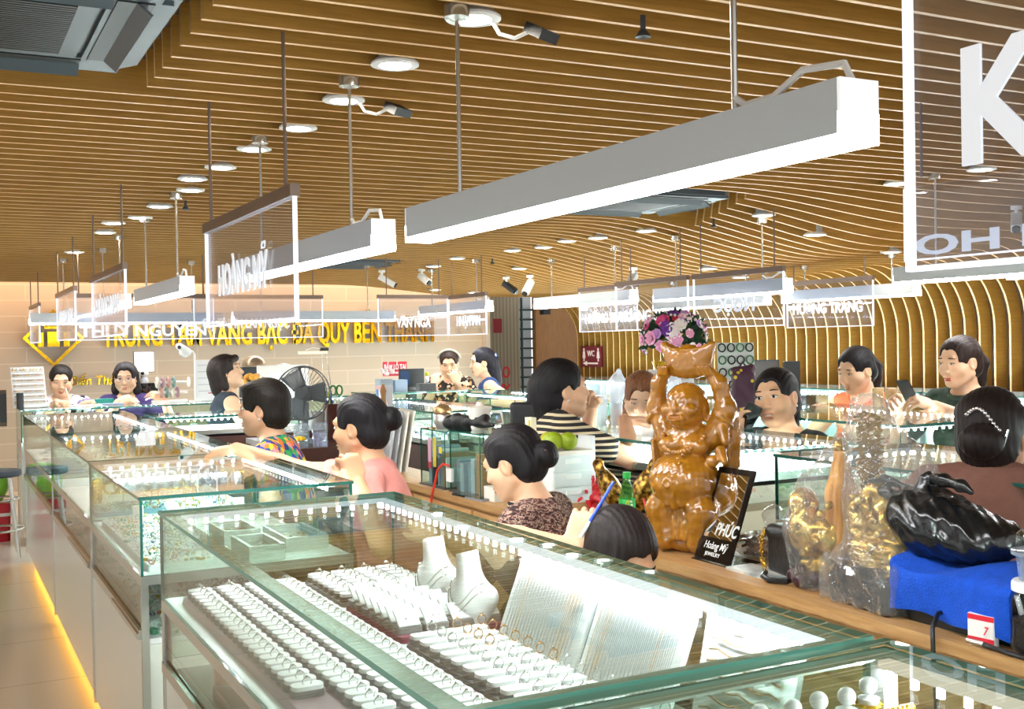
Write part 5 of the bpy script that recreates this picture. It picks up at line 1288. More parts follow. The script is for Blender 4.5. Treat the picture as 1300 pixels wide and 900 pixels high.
D = SDF(); q = b+V(.02, -.045, 0); D.chain([q+V(0, 0, .12), q+V(0, 0, .26), q+V(0, 0, .375)], [.05, .04, .018], k=.02); sdf_obj('orange_tassel', D, .004, ramp_mat('orange_fringe', 'noise', [(.35, 'c07a22'), (.65, 'f0b052')], scale=70, mapping=(1, 1, .06), rough=.6, const=False, bump=.4), t)
m = MB(); m.ball(q+V(0, 0, .39), (.022, .022, .02), 14, 10); m.build('tassel_knob', GFIG, t)
m = MB()
for i in range(7): m.ball(b+V(-.05+rs.uniform(-.03, .03), .02+rs.uniform(-.05, .05), .022+.01*(i % 2)), .02, 10, 8)
m.build('dark_fruit', mat('plum_fruit', '3c1a26', rough=.25), t)
D = SDF(); D.chain([b+V(-.01, 0, .04), b+V(-.01, .01, .15), b+V(.0, -.01, .26), q+V(0, 0, .41)], [.085, .092, .075, .022], k=.04); D.half((0, 0, CT+.002), (0, 0, -1))
sdf_obj('plastic_wrap', D, .006, FILM, t, noise=lambda X, Y, Z: .004*np.sin(X*60+Z*15)*np.sin(Y*55+Z*9)+.002*np.sin(X*150-Y*130))
t = thing('wrapped_statue', 'larger golden figure on black base in clear plastic wrap with tinsel', 'statue', (2.17, 2.1, CT))
m = MB(); m.M = (rotz(-.12), V(2.155, 2.10, CT)); m.rbox(-.085, .085, -.12, .12, 0, .075, .012, taper=.96); m.rbox(-.078, .078, -.112, .112, .075, .095, .012, taper=.95); m.build('black_base', GLB, t)
b = V(2.17, 2.11, CT+.09); D = SDF()
for c, r_ in (((0, 0, .05), (.07, .09, .05)), ((0, -.01, .12), (.055, .07, .05)), ((0, .02, .18), (.04, .045, .05)), ((0, .07, .12), (.04, .05, .07)), ((.0, -.06, .13), (.035, .04, .06))): D.ell(b+V(*c), r_, k=.02)
for i in range(60): a = rs.uniform(0, 6.3); D.ell(b+V(.066*math.cos(a), .085*math.sin(a), rs.uniform(.0, .18)), rs.uniform(.007, .015), k=.005)
for i in range(4): D.tor(b+V(0, 0, .015+.013*i), .075, .006, k=.004)
sdf_obj('gold_figure', D, .004, GFIG, t)
m = MB()
for i in range(420):
    z = rs.uniform(.17, .40); a = rs.uniform(0, 6.3); r_ = .034; p = b+V(r_*math.cos(a)*rs.uniform(.3, 1), .045+r_*math.sin(a)*rs.uniform(.3, 1), z); d = V(rs.uniform(-1, 1), rs.uniform(-1, 1), rs.uniform(-.6, .6))*.016; e = np.cross(d, V(rs.random(), rs.random(), 1)); e = e/np.linalg.norm(e)*.0035
    m.add([p-d-e, p+d-e, p+d+e, p-d+e], [(0, 1, 2, 3)])
tag(m.build('gold_tinsel', mat('tinsel_gold', 'd8bf63', rough=.25, metal=.8), t, smooth=0), kind='stuff')
D = SDF(); D.box(V(2.155, 2.10, CT+.05), (.075, .115, .05), .025, rotz(-.12)); D.chain([b+V(0, .0, .05), b+V(0, .01, .2), b+V(.0, .04, .33), b+V(0, .045, .415)], [.105, .085, .055, .04], k=.05)
D.chain([b+V(0, -.0, .33), b+V(.02, -.07, .26), b+V(.03, -.13, .16)], [.05, .055, .05], k=.04); D.cap(b+V(0, .085, .42), b+V(0, .005, .42), .018, .018, k=.02); D.half((0, 0, CT+.002), (0, 0, -1))
sdf_obj('plastic_wrap', D, .006, FILM, t, noise=lambda X, Y, Z: .005*np.sin(X*50+Y*30+Z*12)*np.sin(Y*48+Z*8)+.002*np.sin(X*140-Y*150+Z*30))
# black box, blue towel, black bag
t = thing('receipt_printer', 'black box machine under the blue towel with yellow sticker', 'machine', (2.2, 1.8, CT))
MB().rbox(2.09, 2.34, 1.66, 1.96, CT, CT+.105, .012).build('body', BLACKP, t); MB().box(2.0885, 2.09, 1.685, 1.72, CT+.045, CT+.08).build('yellow_sticker', mat('sticker_yellow', 'f0cf1a', rough=.5), t)
MB().box(2.088, 2.09, 1.75, 1.93, CT+.03, CT+.09).build('port_panel', mat('port_grey', '26282b', rough=.5), t)
TOW = mat('blue_terry', '0a50c8', rough=.95, var=.12, scale=40, bump=.6, bscale=220)
def towel(u, v):
    y = 1.64+.36*v; s_ = u*.42
    if s_ < .12: x, z = 2.065-.012*math.sin(v*5), CT+.03+s_*.8
    elif s_ < .32: x, z = 2.065+(s_-.12)*1.3, CT+.125+.018*math.sin((s_-.12)/.2*PI)+.01*math.sin(v*7)
    else: x, z = 2.325+.005*math.sin(v*6), CT+.125-(s_-.32)
    dr = .03*max(0, .35-v)*3 if s_ < .12 else 0
    return (x-.008*math.sin(v*9+s_*12), y, z+.006*math.sin(v*11+s_*20)-dr*.4)
tw = MB().grid(towel, 46, 30).build('blue_towel', TOW, smooth=60)
md = tw.modifiers.new('s', 'SOLIDIFY'); md.thickness = .012; md.offset = 0
md = tw.modifiers.new('b', 'BEVEL'); md.width = .005; md.segments = 2; md.limit_method = 'ANGLE'
tag(tw, 'bright blue terry towel folded over the black machine', 'towel')
D = SDF(); b = V(2.185, 1.95, CT+.222)
D.ell(b, (.10, .125, .085)).ell(b+V(.02, -.11, -.02), (.095, .10, .062), k=.05).ell(b+V(-.01, .07, .03), (.07, .06, .05), k=.04).cap(b+V(0, .03, .07), b+V(-.01, .02, .115), .045, .02, k=.03)
D.half(b+V(0, 0, -.086), (0, 0, -1))
D.chain([b+V(-.01, .02, .11), b+V(-.02, -.04, .115), b+V(-.02, -.09, .105), b+V(-.02, -.12, .095)], [.014, .017, .015, .008], k=.01)
D.chain([b+V(-.02, .08, .06), b+V(-.03, .14, .072), b+V(-.03, .2, .08)], [.012, .015, .013], k=.01).chain([b+V(-.03, .2, .08), b+V(-.03, .14, .098), b+V(-.02, .07, .085)], [.012, .013, .012], k=.006)
tag(sdf_obj('black_bag', D, .0045, mat('black_film', '121416', rough=.22, spec=.7, bump=.35, bscale=26), noise=lambda X, Y, Z: .0045*np.sin(X*60+Z*40+2*np.sin(Y*30))*np.sin(Y*52-Z*66)+.003*np.abs(np.sin(X*95-Y*70+Z*40))), 'knotted black plastic bag lying on the blue towel', 'bag')
tag(MB().tube([(2.088, 1.83, CT+.05), (2.05, 1.83, CT+.045), (2.015, 1.815, CT+.02), (2.0, 1.80, CT-.03), (2.0, 1.79, CT-.2)], .0055, 8).build('power_cable', BLACKP), 'black power cable running from the machine over the counter edge', 'cable')
t = thing('video_cable', 'black cable with silver plug lying along the counter edge', 'cable', (2.03, 1.6, CT))
MB().tube([(2.035, 1.69, CT+.008), (2.03, 1.62, CT+.006), (2.026, 1.5, CT+.006), (2.024, 1.35, CT+.006), (2.05, 1.2, CT+.006)], .0055, 8).build('cord', BLACKP, t); MB().cyl((2.035, 1.69, CT+.008), (2.037, 1.735, CT+.008), .0065, 10).build('plug', CHROME, t)
t = thing('paper_packet', 'white and red paper packet leaning beside the coffee jar', 'packet', (2.045, 1.71, CT))
m = MB(); m.M = (rotz(.15), V(2.05, 1.705, CT)); m.rbox(-.011, .011, -.032, .032, 0, .07, .004); m.build('packet', mat('packet_white', 'f0eeea', rough=.5), t)
m = MB(); m.M = (rotz(.15), V(2.05, 1.705, CT)); m.box(-.0122, -.011, -.032, .03, .002, .02); m.build('red_band', mat('packet_red', 'e1263a', rough=.5), t); m = MB(); m.M = (rotz(.15), V(2.05, 1.705, CT)); m.box(-.0122, -.011, -.032, .03, .058, .069); m.build('red_band', mat('packet_red', 'e1263a', rough=.5), t)
text_mb('7', .02, .001, np.array([[0, 0, -1.], [-1, 0, 0], [0, 1, 0]]), (2.0375, 1.69, CT+.028), .8, .01, shear=.3).build('lettering', mat('packet_red', 'e1263a'), t, smooth=0)
cj = (2.095, 1.60, CT)
t = thing('coffee_jar', 'clear plastic jar half full of dark ground coffee, white lid', 'jar', cj)
PET = clear('clear_pet', 'f2f2f0', 1.42)
MB().lathe([(0, .002), (.046, 0), (.055, .012), (.057, .03), (.055, .05), (.055, .12), (.05, .132), (.05, .14)], cj, 32).build('body', PET, t)
MB().lathe([(0, .004), (.045, .004), (.053, .014), (.055, .03), (.053, .05), (.053, .075), (.03, .085), (0, .088)], cj, 30).build('coffee', mat('ground_coffee', '1e1411', rough=.85, bump=.6, bscale=120), t)
MB().lathe([(.0, .158), (.05, .158), (.053, .152), (.053, .137), (.0, .137)], cj, 32).build('lid', WHITEP, t)
m = MB(); m.tube([(2.08, 1.615, CT+.04), (2.065, 1.63, CT+.125)], .006, 8); m.build('spoon', mat('clear_spoon', 'c9ccd0', rough=.2, metal=.3), t)
cj2 = (2.10, 1.60, CT+.158)
t = thing('plastic_tub', 'stack of clear plastic tubs with ribbed lid on the coffee jar', 'tub', cj2)
MB().lathe([(0, .001), (.04, 0), (.046, .05), (.05, .054), (.056, .056), (.056, .064), (.05, .062)], cj2, 32).build('lower_tub', clear('milky_pet', 'dfe6f0', 1.42, haze='c2cfe0', hazef=.3), t)
m = MB(); pr = []
for k in range(48):
    pass
prof = [(.046, .062), (.043, .1), (.03, .112), (0, .114)]
v = []; 
for r_, z in prof:
    for k in range(64): rr = r_*(1+(.03 if k % 2 else 0)*(z < .11)); v.append((cj2[0]+rr*math.cos(2*PI*k/64), cj2[1]+rr*math.sin(2*PI*k/64), cj2[2]+z))
m.add(v, [(i*64+k, i*64+(k+1) % 64, (i+1)*64+(k+1) % 64, (i+1)*64+k) for i in range(3) for k in range(64)]); m.build('ribbed_lid', PET, t)
t = thing('clear_tube', 'clear plastic drinking cup at the right border behind the tubs', 'cup', (2.17, 1.52, CT)); MB().lathe([(.03, 0), (.036, .3), (.034, .3), (.028, .004)], (2.19, 1.50, CT), 20).build('cup_wall', PET, t)

# ---------------------------------------------------------------- second oak counter: drawers, limes, glass paper boxes
t = thing('drawer_tower', 'white plastic mini drawer tower with three drawers on a wood block', 'drawer unit', (2.2, 3.88, CT))
DW = mat('drawer_white', 'dfe6e2', rough=.35); DWI = mat('drawer_inner', 'cfdad8', rough=.4)
x0, x1, y0, y1 = 2.12, 2.31, 3.765, 3.985; zb = CT+.055
MB().box(2.11, 2.33, 3.765, 3.99, CT, zb).build('wood_block', WOODC, t)
MB().rbox(x0+.008, x1, y0, y1, zb, zb+.19, .012).build('shell', DW, t)
MB().rbox(x0-.006, x1+.006, y0-.006, y1+.006, zb+.19, zb+.205, .012).build('top_tray', mat('drawer_top', 'e2ddcf', rough=.4), t)
for (face) in ('x', 'y'):
    for k in range(3):
        z0 = zb+.008+k*.0605; m = MB()
        if face == 'y': m.rbox(x0+.012, x1-.008, y0-.008, y0+.01, z0, z0+.054, .004); d = m.build('drawer', DWI, t); h_ = MB(); h_.rbox((x0+x1)/2-.035, (x0+x1)/2+.035, y0-.016, y0-.008, z0+.028, z0+.046, .003); h_.build('handle', DW, d)
tag(MB().box(2.32, 2.345, 3.8, 3.95, zb, zb+.255).build('file_folder', mat('folder_white', 'e9edf0', rough=.5)), 'white folder standing behind the limes on the drawer tower', 'folder')
LIME = mat('lime_peel', '8ea61e', rough=.4, var=.2, scale=30, bump=.15, bscale=180)
for i, (x, y, s_, l) in enumerate(((2.165, 3.82, .04, 'nearest green citrus fruit on the drawer tower'), (2.22, 3.80, .038, 'right hand green citrus fruit on the drawer tower'), (2.19, 3.905, .036, 'yellowish citrus fruit at the back on the drawer tower'))):
    t = thing('citrus_fruit', l, 'fruit', (x, y, zb+.205)); m = MB(); m.ball((x, y, zb+.205+s_*.93), (s_, s_, s_*.93), 22, 16); m.build('fruit', LIME if i < 2 else mat('lime_yellow', 'b9b828', rough=.4, var=.15), t); MB().cyl((x, y, zb+.205+s_*1.8), (x, y, zb+.205+s_*1.9), .004, 8).build('stem_end', mat('stem_brown', '5c4b22'), t)
t = thing('tissue_box', 'small white and yellow box leaning by the fruits on the drawers', 'box', (2.13, 3.93, zb+.205)); MB().box(2.125, 2.15, 3.93, 3.98, zb+.205, zb+.33).build('carton', mat('carton_cream', 'e6ddc2', rough=.6), t); MB().box(2.1245, 2.125, 3.935, 3.95, zb+.26, zb+.32).build('yellow_strip', mat('strip_yellow', 'c9a832', rough=.5), t)
def glass_box(x0, x1, y0, y1, z, h, label):
    t = thing('glass_paper_box', label, 'glass box', ((x0+x1)/2, (y0+y1)/2, z)); m = MB()
    m.pane(x0, x0+.005, y0, y1, z+.006, z+h, 'x'); m.pane(x1-.005, x1, y0, y1, z+.006, z+h, 'x'); m.pane(x0+.005, x1-.005, y0, y0+.005, z+.006, z+h, 'y'); m.pane(x0+.005, x1-.005, y1-.005, y1, z+.006, z+h, 'y'); m.pane(x0, x1, y0, y1, z+h, z+h+.005, 'z')
    m.build('panes', [GLASS, EDGE], t, smooth=0); MB().box(x0-.006, x1+.006, y0-.006, y1+.006, z, z+.006).build('dark_base', DARKG, t); return t
PAPS = [mat('paper_a', 'd8dcd8', rough=.8), mat('paper_b', 'b9c4cc', rough=.8), mat('paper_c', 'e6e2d6', rough=.8), mat('paper_d', '8fa3b0', rough=.8), mat('book_dark', '3b4650', rough=.6), mat('book_tan', 'b9906a', rough=.6)]
def papers(x0, x1, y0, y1, z, h, n, label, seed):
    r_ = random.Random(seed)
    for i in range(n):
        y = y0+(y1-y0)*(i+.5)/n; hh = h*r_.uniform(.65, 1); k = r_.randrange(6)
        tag(MB().box(x0+r_.uniform(0, .02), x1-r_.uniform(0, .03), y-(y1-y0)/n*.42, y+(y1-y0)/n*.42, z, z+hh).build('paper_bundle', PAPS[k]), 'bundle of papers or booklets standing in the '+label, 'papers', 'papers in the '+label)
glass_box(2.13, 2.34, 4.80, 5.09, CT, .27, 'glass box of papers with yellow tags, left of the woman with low bun')
papers(2.145, 2.32, 4.82, 5.07, CT+.007, .2, 9, 'left glass box', 1)
for i, (c, y, z0, z1, x) in enumerate((('c9b23a', 4.9, .1, .24, 2.122), ('c79ab0', 4.955, .11, .235, 2.12), ('a3283a', 4.95, .09, .12, 2.118), ('d9c21e', 4.83, .17, .2, 2.122), ('2f5b8f', 4.85, .16, .205, 2.1235))):
    tag(MB().box(x, x+.002, y-.018, y+.018, CT+z0, CT+z1).build('hanging_tag', mat('tag_'+c, c, rough=.6)), ['long yellow paper tag', 'long pink paper tag', 'small red tassel', 'small yellow tag', 'small blue tag'][i]+' hung on the front of the left glass box', 'tag')
glass_box(2.13, 2.35, 4.42, 4.74, CT, .28, 'glass box of books behind the head of the woman with low bun')
papers(2.15, 2.33, 4.45, 4.72, CT+.007, .19, 6, 'right glass box', 5)
tag(MB().rbox(2.14, 2.33, 4.30, 4.41, CT, CT+.06, .006).build('card_box', PAPS[2]), 'low cream box with books beside the right glass box', 'box')
MUGZ = CT+.285
t = thing('mug', 'white lidded mug with dark lettering on the right glass box', 'mug', (2.25, 4.66, MUGZ)); c0 = (2.25, 4.66, MUGZ)
MB().lathe([(0, .0), (.038, 0), (.045, .02), (.055, .1), (.052, .1), (.04, .01)], c0, 30).build('cup', mat('mug_cream', 'e9e6dc', rough=.2), t); MB().lathe([(.058, .1), (.058, .106), (.02, .114), (.012, .13), (0, .13)], c0, 30).build('lid', mat('mug_cream', 'e9e6dc'), t)
m = MB(); m.tube([c0+V(.04, -.02, .085), c0+V(.085, -.055, .08), c0+V(.09, -.06, .03), c0+V(.045, -.025, .015)], .0065, 8); m.build('handle', mat('mug_cream', 'e9e6dc'), t)
dn = unit(V(-.42, -.9, 0)); text_mb('Equ', .028, .002, np.stack([V(.9, -.42, 0), V(0, 0, 1), dn], 1), tuple(V(*c0)+dn*.049+V(0, 0, .035)), .9, .012).build('lettering', mat('ink_grey', '3b434a'), t, smooth=0)
t = thing('bell_jar', 'silver and gold topped jar on the left glass box', 'jar', (2.2, 4.97, CT+.275)); c0 = (2.2, 4.97, CT+.275)
MB().lathe([(.03, 0), (.045, .03), (.048, .06), (.04, .075)], c0, 26).build('body', mat('jar_silver', 'c9c6bf', rough=.25, metal=.6), t); MB().ball((2.2, 4.97, CT+.275+.085), (.047, .047, .036), 22, 12).build('gold_lid', mat('soft_gold', 'c6a878', rough=.25, metal=.7), t)
D = SDF(); D.cap((2.2, 4.8, CT+.295), (2.25, 4.6, CT+.33), .02, .03).ell((2.2, 4.86, CT+.31), (.045, .05, .035), k=.02).cap((2.2, 4.8, CT+.33), (2.24, 4.5, CT+.315), .03, .01, k=.02)
tag(sdf_obj('black_pouch', D, .005, mat('black_nylon', '16171a', rough=.45, bump=.3, bscale=40), noise=lambda X, Y, Z: .003*np.sin(X*70+Y*50)*np.sin(Z*80+Y*40)), 'crumpled black nylon pouch on top of the glass paper boxes', 'pouch')
PL = clear('frosted_sleeve', 'eeeef0', 1.4, .12, haze='e4e5e8', hazef=.55, bump=.3, bscale=14)
for i in range(4):
    m = MB(); m.M = (rotz(-.15) @ roty(.16), V(2.16+.035*i, 5.72, CT+.004)); m.rbox(-.006, .006, -.17, .17, 0, .33, .004)
    tag(m.build('plastic_sleeve', PL if i < 2 else PAPS[2]), 'clear plastic document sleeve leaning behind the woman in pink', 'document sleeve', 'document sleeves leaning in a stack')
tag(MB().tube([(2.12, 4.72, CT+.12), (2.095, 4.74, CT+.13), (2.085, 4.78, CT+.10), (2.08, 4.8, CT+.04), (2.075, 4.83, CT-.02), (2.07, 4.85, CT-.15)], .006, 8).build('red_cable', mat('red_cord', 'e8402e', rough=.4)), 'red cable hanging from the white adapter over the counter edge', 'cable')
tag(MB().rbox(2.105, 2.125, 4.68, 4.735, CT+.05, CT+.11, .006).build('adapter', WHITEP), 'white power adapter plugged beside the red cable', 'adapter')
for i, (y, w_) in enumerate(((4.56, 'black phone lying nearest the red cable'), (4.42, 'grey phone lying before the low cream box'))):
    t = thing('phone', w_+' on the oak counter', 'phone', (2.135, y-.1, CT)); m = MB(); m.M = (rotz(.12), V(2.125, y, CT)); m.rbox(-.035, .035, -.07, .07, 0, .009, .008); m.build('case', BLACKP if i == 0 else mat('phone_grey', '8d9298', rough=.3), t); m = MB(); m.M = (rotz(.12), V(2.125, y, CT)); m.rbox(-.031, .031, -.064, .064, .009, .0095, .006); m.build('screen', GLB, t)
# things on the dark red cabinet
CZ = .97
t = thing('desk_fan', 'grey desk fan with wire cage behind the short haired woman', 'fan', (1.80, 5.95, CZ))
GF = mat('fan_grey', '70777c', rough=.4); fc = V(1.80, 5.95, CZ+.27); fd = unit(V(-.55, -.83, .05)); u_, v_, w_ = basis(fd); FR = np.stack([u_, v_, w_], 1)
MB().lathe([(.0, .02), (.07, .018), (.08, 0), (0, 0)], (1.80, 5.95, CZ), 28).build('base', GF, t); MB().cyl((1.80, 5.95, CZ+.015), fc-fd*.05-V(0, 0, .05), .02, 14).build('stand', GF, t)
m = MB(); m.M = (FR, fc-fd*.06); m.lathe([(0, -.07), (.035, -.065), (.045, -.03), (.045, .02), (.02, .03), (0, .03)], (0, 0, 0), 22); m.build('motor', GF, t)
m = MB(); m.M = (FR, fc); R1 = .15
for z, r_ in ((-.035, R1*.96), (.0, R1), (.035, R1*.96)): m.torus((0, 0, z), r_, .003, 36, 5)
for i in range(36):
    a = 2*PI*i/36; c, s_ = math.cos(a), math.sin(a)
    m.tube([(.03*c, .03*s_, .05), (.09*c, .09*s_, .048), (R1*.96*c, R1*.96*s_, .035), (R1*c, R1*s_, 0), (R1*.96*c, R1*.96*s_, -.035), (.05*c, .05*s_, -.05)], .0011, 4)
m.lathe([(0, .052), (.032, .05), (.032, .046), (0, .046)], (0, 0, 0), 20); m.build('cage', mat('fan_wire', '4a5054', rough=.35), t)
for i in range(3):
    m = MB(); m.M = (FR @ rotz(2*PI*i/3), fc)
    m.grid(lambda u, v: (.03+.1*v, (-.035-.02*v)+(.07+.05*v)*u, .018*math.sin((u-.5)*2)+.006*v), 8, 6); b_ = m.build('blade', mat('fan_blade', '5b6266', rough=.3), t); md = b_.modifiers.new('s', 'SOLIDIFY'); md.thickness = .003
def potholder(x, y, z, label, c='5a2a20', r_=.04, h=.1):
    t = thing('pen_holder', label, 'pen holder', (x, y, z)); MB().rbox(x-r_, x+r_, y-r_, y+r_, z, z+h, .008).build('holder', mat('holder_'+c, c, rough=.4), t); return t
potholder(2.0, 6.06, CZ, 'dark red wooden pen holder behind the woman in pink', h=.2)
t = thing('scissors', 'green handled scissors standing in the dark red pen holder', 'scissors', (2.02, 6.04, CZ+.2)); m = MB()
for s_ in (-1, 1): m.torus((2.02+s_*.016, 6.04-s_*.008, CZ+.275), .017, .0055, 16, 6, rotx(PI/2) @ np.eye(3), 0, 1.6)
m.build('handles', mat('scissor_green', '1f7d3a', rough=.35), t); MB().tube([(2.02, 6.04, CZ+.19), (2.02, 6.04, CZ+.255)], .005, 6).build('blades', CHROME, t)
for i, (c, dx) in enumerate((('1f2b52', -.03), ('c9d63a', -.015), ('2b4f9b', .0))):
    t = thing('pen', ['navy', 'lime green', 'blue'][i]+' pen in the dark red pen holder beside the scissors', 'pen', (1.99+dx, 6.03, CZ+.2)); MB().cyl((1.99+dx, 6.03, CZ+.19), (1.985+dx, 6.03, CZ+.26), .007, 8).build('barrel', mat('pen_'+c, c), t); MB().cyl((1.985+dx, 6.03, CZ+.26), (1.984+dx, 6.03, CZ+.275), .006, 8).build('cap', mat('pen_'+c, c), t)
tag(MB().lathe([(.05, 0), (.052, .1), (.05, .1), (.048, .005)], (1.9, 6.05, CZ+.06), 24).build('steel_cup', mat('cup_grey', 'b5b5b3', rough=.4, metal=.4)), 'plain grey cylinder cup next to the dark red pen holder', 'cup')
tag(MB().box(1.84, 1.96, 6.0, 6.1, CZ, CZ+.06).build('wood_riser', DKWOOD), 'dark wood riser under the grey cup', 'riser')
for i, (x, y) in enumerate(((1.70, 5.66), (1.80, 5.66))):
    t = thing('storage_jar', ['clear jar of small items with a yellow flower', 'clear jar with lilac content'][i]+' on the dark red cabinet', 'jar', (x, y, CZ)); MB().lathe([(.04, 0), (.042, .11), (.036, .12), (.036, .125)], (x, y, CZ), 24).build('glass', clear('jar_glass', 'dfe6ea', 1.4, haze='b9c2cc', hazef=.25), t); MB().lathe([(0, .002), (.036, .002), (.037, .07), (0, .07)], (x, y, CZ), 20).build('contents', mat('jar_mix%d' % i, ['6f7b86', 'a99cc0'][i], rough=.6, var=.5, scale=60), t)
def blossom(mb, c, r_, n=8, mi=0, R=None):
    for i in range(n): a = 2*PI*i/n; d = V(math.cos(a), math.sin(a), .35); mb.ball(V(*c)+d*r_*.55, (r_*.45, r_*.3, r_*.3), 6, 4, mi, rotz(a))
    mb.ball(V(*c)+V(0, 0, r_*.3), r_*.35, 6, 4, mi)
m = MB(); blossom(m, (1.67, 5.60, CZ+.045), .035, 9); tag(m.build('yellow_flower', mat('petal_yellow', 'f0c01c', rough=.6)), 'yellow artificial flower in front of the clear jar', 'flower')
t = thing('desk_calendar', 'tall blue and white tower calendar behind the woman in pink', 'calendar', (2.24, 5.85, CT)); MB().rbox(2.20, 2.27, 5.80, 5.88, CT, CT+.46, .006).build('body', mat('cal_white', 'dfe3ea', rough=.5), t); m = MB(); m.box(2.199, 2.2, 5.845, 5.88, CT+.2, CT+.44); m.box(2.2, 2.225, 5.799, 5.8, CT+.2, CT+.44); m.build('blue_field', mat('cal_blue', '4a6fb5', rough=.5), t); MB().box(2.198, 2.2, 5.80, 5.88, CT+.44, CT+.46).build('red_band', mat('cal_red', 'd9a0a0', rough=.5), t)
D = SDF(); c0 = V(2.05, 5.85, CZ+.19); D.tor(c0, .045, .018, rotz(.5) @ rotx(PI/2), k=.01).ell(c0+V(.03, -.02, .0), (.03, .035, .06), rotz(.5), k=.02); D.half(c0+V(0, 0, -.06), (0, 0, -1))
tag(sdf_obj('tape_dispenser', D, .005, BLACKP), 'black and grey tape dispenser behind the head of the woman in pink', 'tape dispenser')
tag(MB().box(2.0, 2.1, 5.75, 5.95, CZ, CZ+.135).build('shoe_box', mat('box_brownred', '6b3a30', rough=.6)), 'brown box under the tape dispenser', 'box')
tag(MB().rbox(2.12, 2.2, 5.9, 6.1, CT, CT+.37, .01).build('white_canister', mat('canister_white', 'dedcd6', rough=.4)), 'white canister left of the tower calendar', 'canister')
tag(MB().lathe([(.018, 0), (.022, .02), (.012, .07), (.018, .1), (.006, .14), (0, .14)], (2.18, 5.72, CT+.335), 16).build('wooden_figurine', mat('figurine_brown', '9a6a34', rough=.4)), 'small brown figurine beside the tower calendar', 'figurine')
# ---------------------------------------------------------------- the people
def stripes(name, a, b, scale, rot=None): return ramp_mat(name, 'wave', [(0, a), (.62, b)], scale=scale, rough=.8, rot=rot, mapping=(1, 1, 1))
T_FLOR = ramp_mat('tropical_print', 'voronoi', [(0, '1f3f9a'), (.2, 'e9c21a'), (.36, '1f8a4a'), (.5, 'e8722a'), (.62, '17307a'), (.78, 'f08a8f'), (.9, '2aa05a')], scale=46, mapping=(1, 1, .45), rough=.8)
T_WPB = ramp_mat('white_black_print', 'voronoi', [(0, 'e9e4e8'), (.45, '1d1a22'), (.62, 'f0ecec'), (.82, '8a78b8')], scale=30, rough=.8)
T_PURP = mat('purple_knit', '3d2a63', rough=.85); T_NAVY = mat('navy_knit', '1d2c38', rough=.85, bump=.2, bscale=120)
T_PINK = mat('dusty_pink_knit', 'd98d85', rough=.85, var=.05, scale=20, bump=.2, bscale=90)
T_BROWN = ramp_mat('ethnic_print', 'noise', [(.3, '2a1a1c'), (.42, '6b4038'), (.5, 'b89a88'), (.56, '3a2628'), (.66, '8a5244')], scale=42, mapping=(1, 1, 2.2), rough=.85)
T_STRI = stripes('black_cream_stripes', '17161a', 'd9c9a6', 13, (0, PI/2, 0)); T_WHITE = mat('white_cotton', 'e6e1de', rough=.85)
T_BLK = mat('black_knit', '16181a', rough=.8); T_ORNG = mat('coral_orange', 'f0794a', rough=.8, var=.05, scale=20); T_DGRN = ramp_mat('dark_green_print', 'noise', [(.35, '0f1b16'), (.6, '233a2a')], scale=26, rough=.8, const=False)
T_TAUPE = mat('taupe_cotton', '8a5f50', rough=.9, var=.08, scale=30, bump=.3, bscale=70); T_LEOP = ramp_mat('leopard_print', 'voronoi', [(0, '1d1512'), (.4, '2a1c16'), (.55, 'c98f5c'), (.78, 'e9d2b4'), (.88, '1a1310')], scale=42, rough=.8)
T_BLUE = mat('royal_navy', '1b3f78', rough=.8, var=.05)
def pearl(body, h, H, q):
    m = MB()
    for x in (-1, 1): m.ball(h(x*.082, .0, -.036), .0055*q, 10, 8)
    m.build('earring', mat('pearl', 'f2efe8', rough=.2), body)
def headband(body, h, H, q):
    m = MB(); m.tube([h(.094*math.sin(a), -.01+.02*math.cos(a), .045+.088*math.cos(a)) for a in np.linspace(-1.5, 1.5, 17)], .010*q, 8); m.build('headband', mat('headband_grey', 'b9b7a6', rough=.5), body)
def clip_blue(body, h, H, q):
    m = MB()
    for i in range(7): m.ball(h(-.05+.016*i, -.105-.004*(i % 2), .045+.01*math.sin(i)), .014*q, 8, 6)
    m.build('hair_clip', mat('clip_blue', '6f86b8', rough=.2, spec=.8), body)
def clip_silver(body, h, H, q):
    m = MB()
    for i in range(13): u = i/12; m.ball(h(-.035+.075*u, -.112-.008*math.sin(u*PI), .055+.022*math.sin(u*4)-.02*u), .0058*q, 8, 6)
    m.tube([h(.02, -.118, -.045), h(.05, -.112, -.02), h(.06, -.108, .02)], .003*q, 6); m.build('hair_clip', mat('clip_silver', 'd9d9dc', rough=.15, metal=.9), body)
def cord_bun(body, h, H, q):
    m = MB(); m.tube([h(.04, -.09, .02), h(.0, -.13, -.012), h(-.045, -.14, .0)], .003*q, 6); m.build('hair_tie', mat('tie_mauve', '7a5a60', rough=.6), body)
def white_clip(body, h, H, q): MB().ball(h(-.02, -.115, .035), .012*q, 10, 8).build('hair_clip', WHITEP, body)
def wpen(a, b, label, c='1b4fd0'):
    t = thing('pen', label, 'pen', tuple(a)); a, b = V(*a), V(*b); MB().cyl(a, a+(b-a)*.72, .0048, 10).build('barrel', mat('pen_'+c, c, rough=.3), t); MB().cyl(a+(b-a)*.72, b, .0055, 10).build('cap', WHITEP if c == '1b4fd0' else mat('pen_'+c, c), t); return t
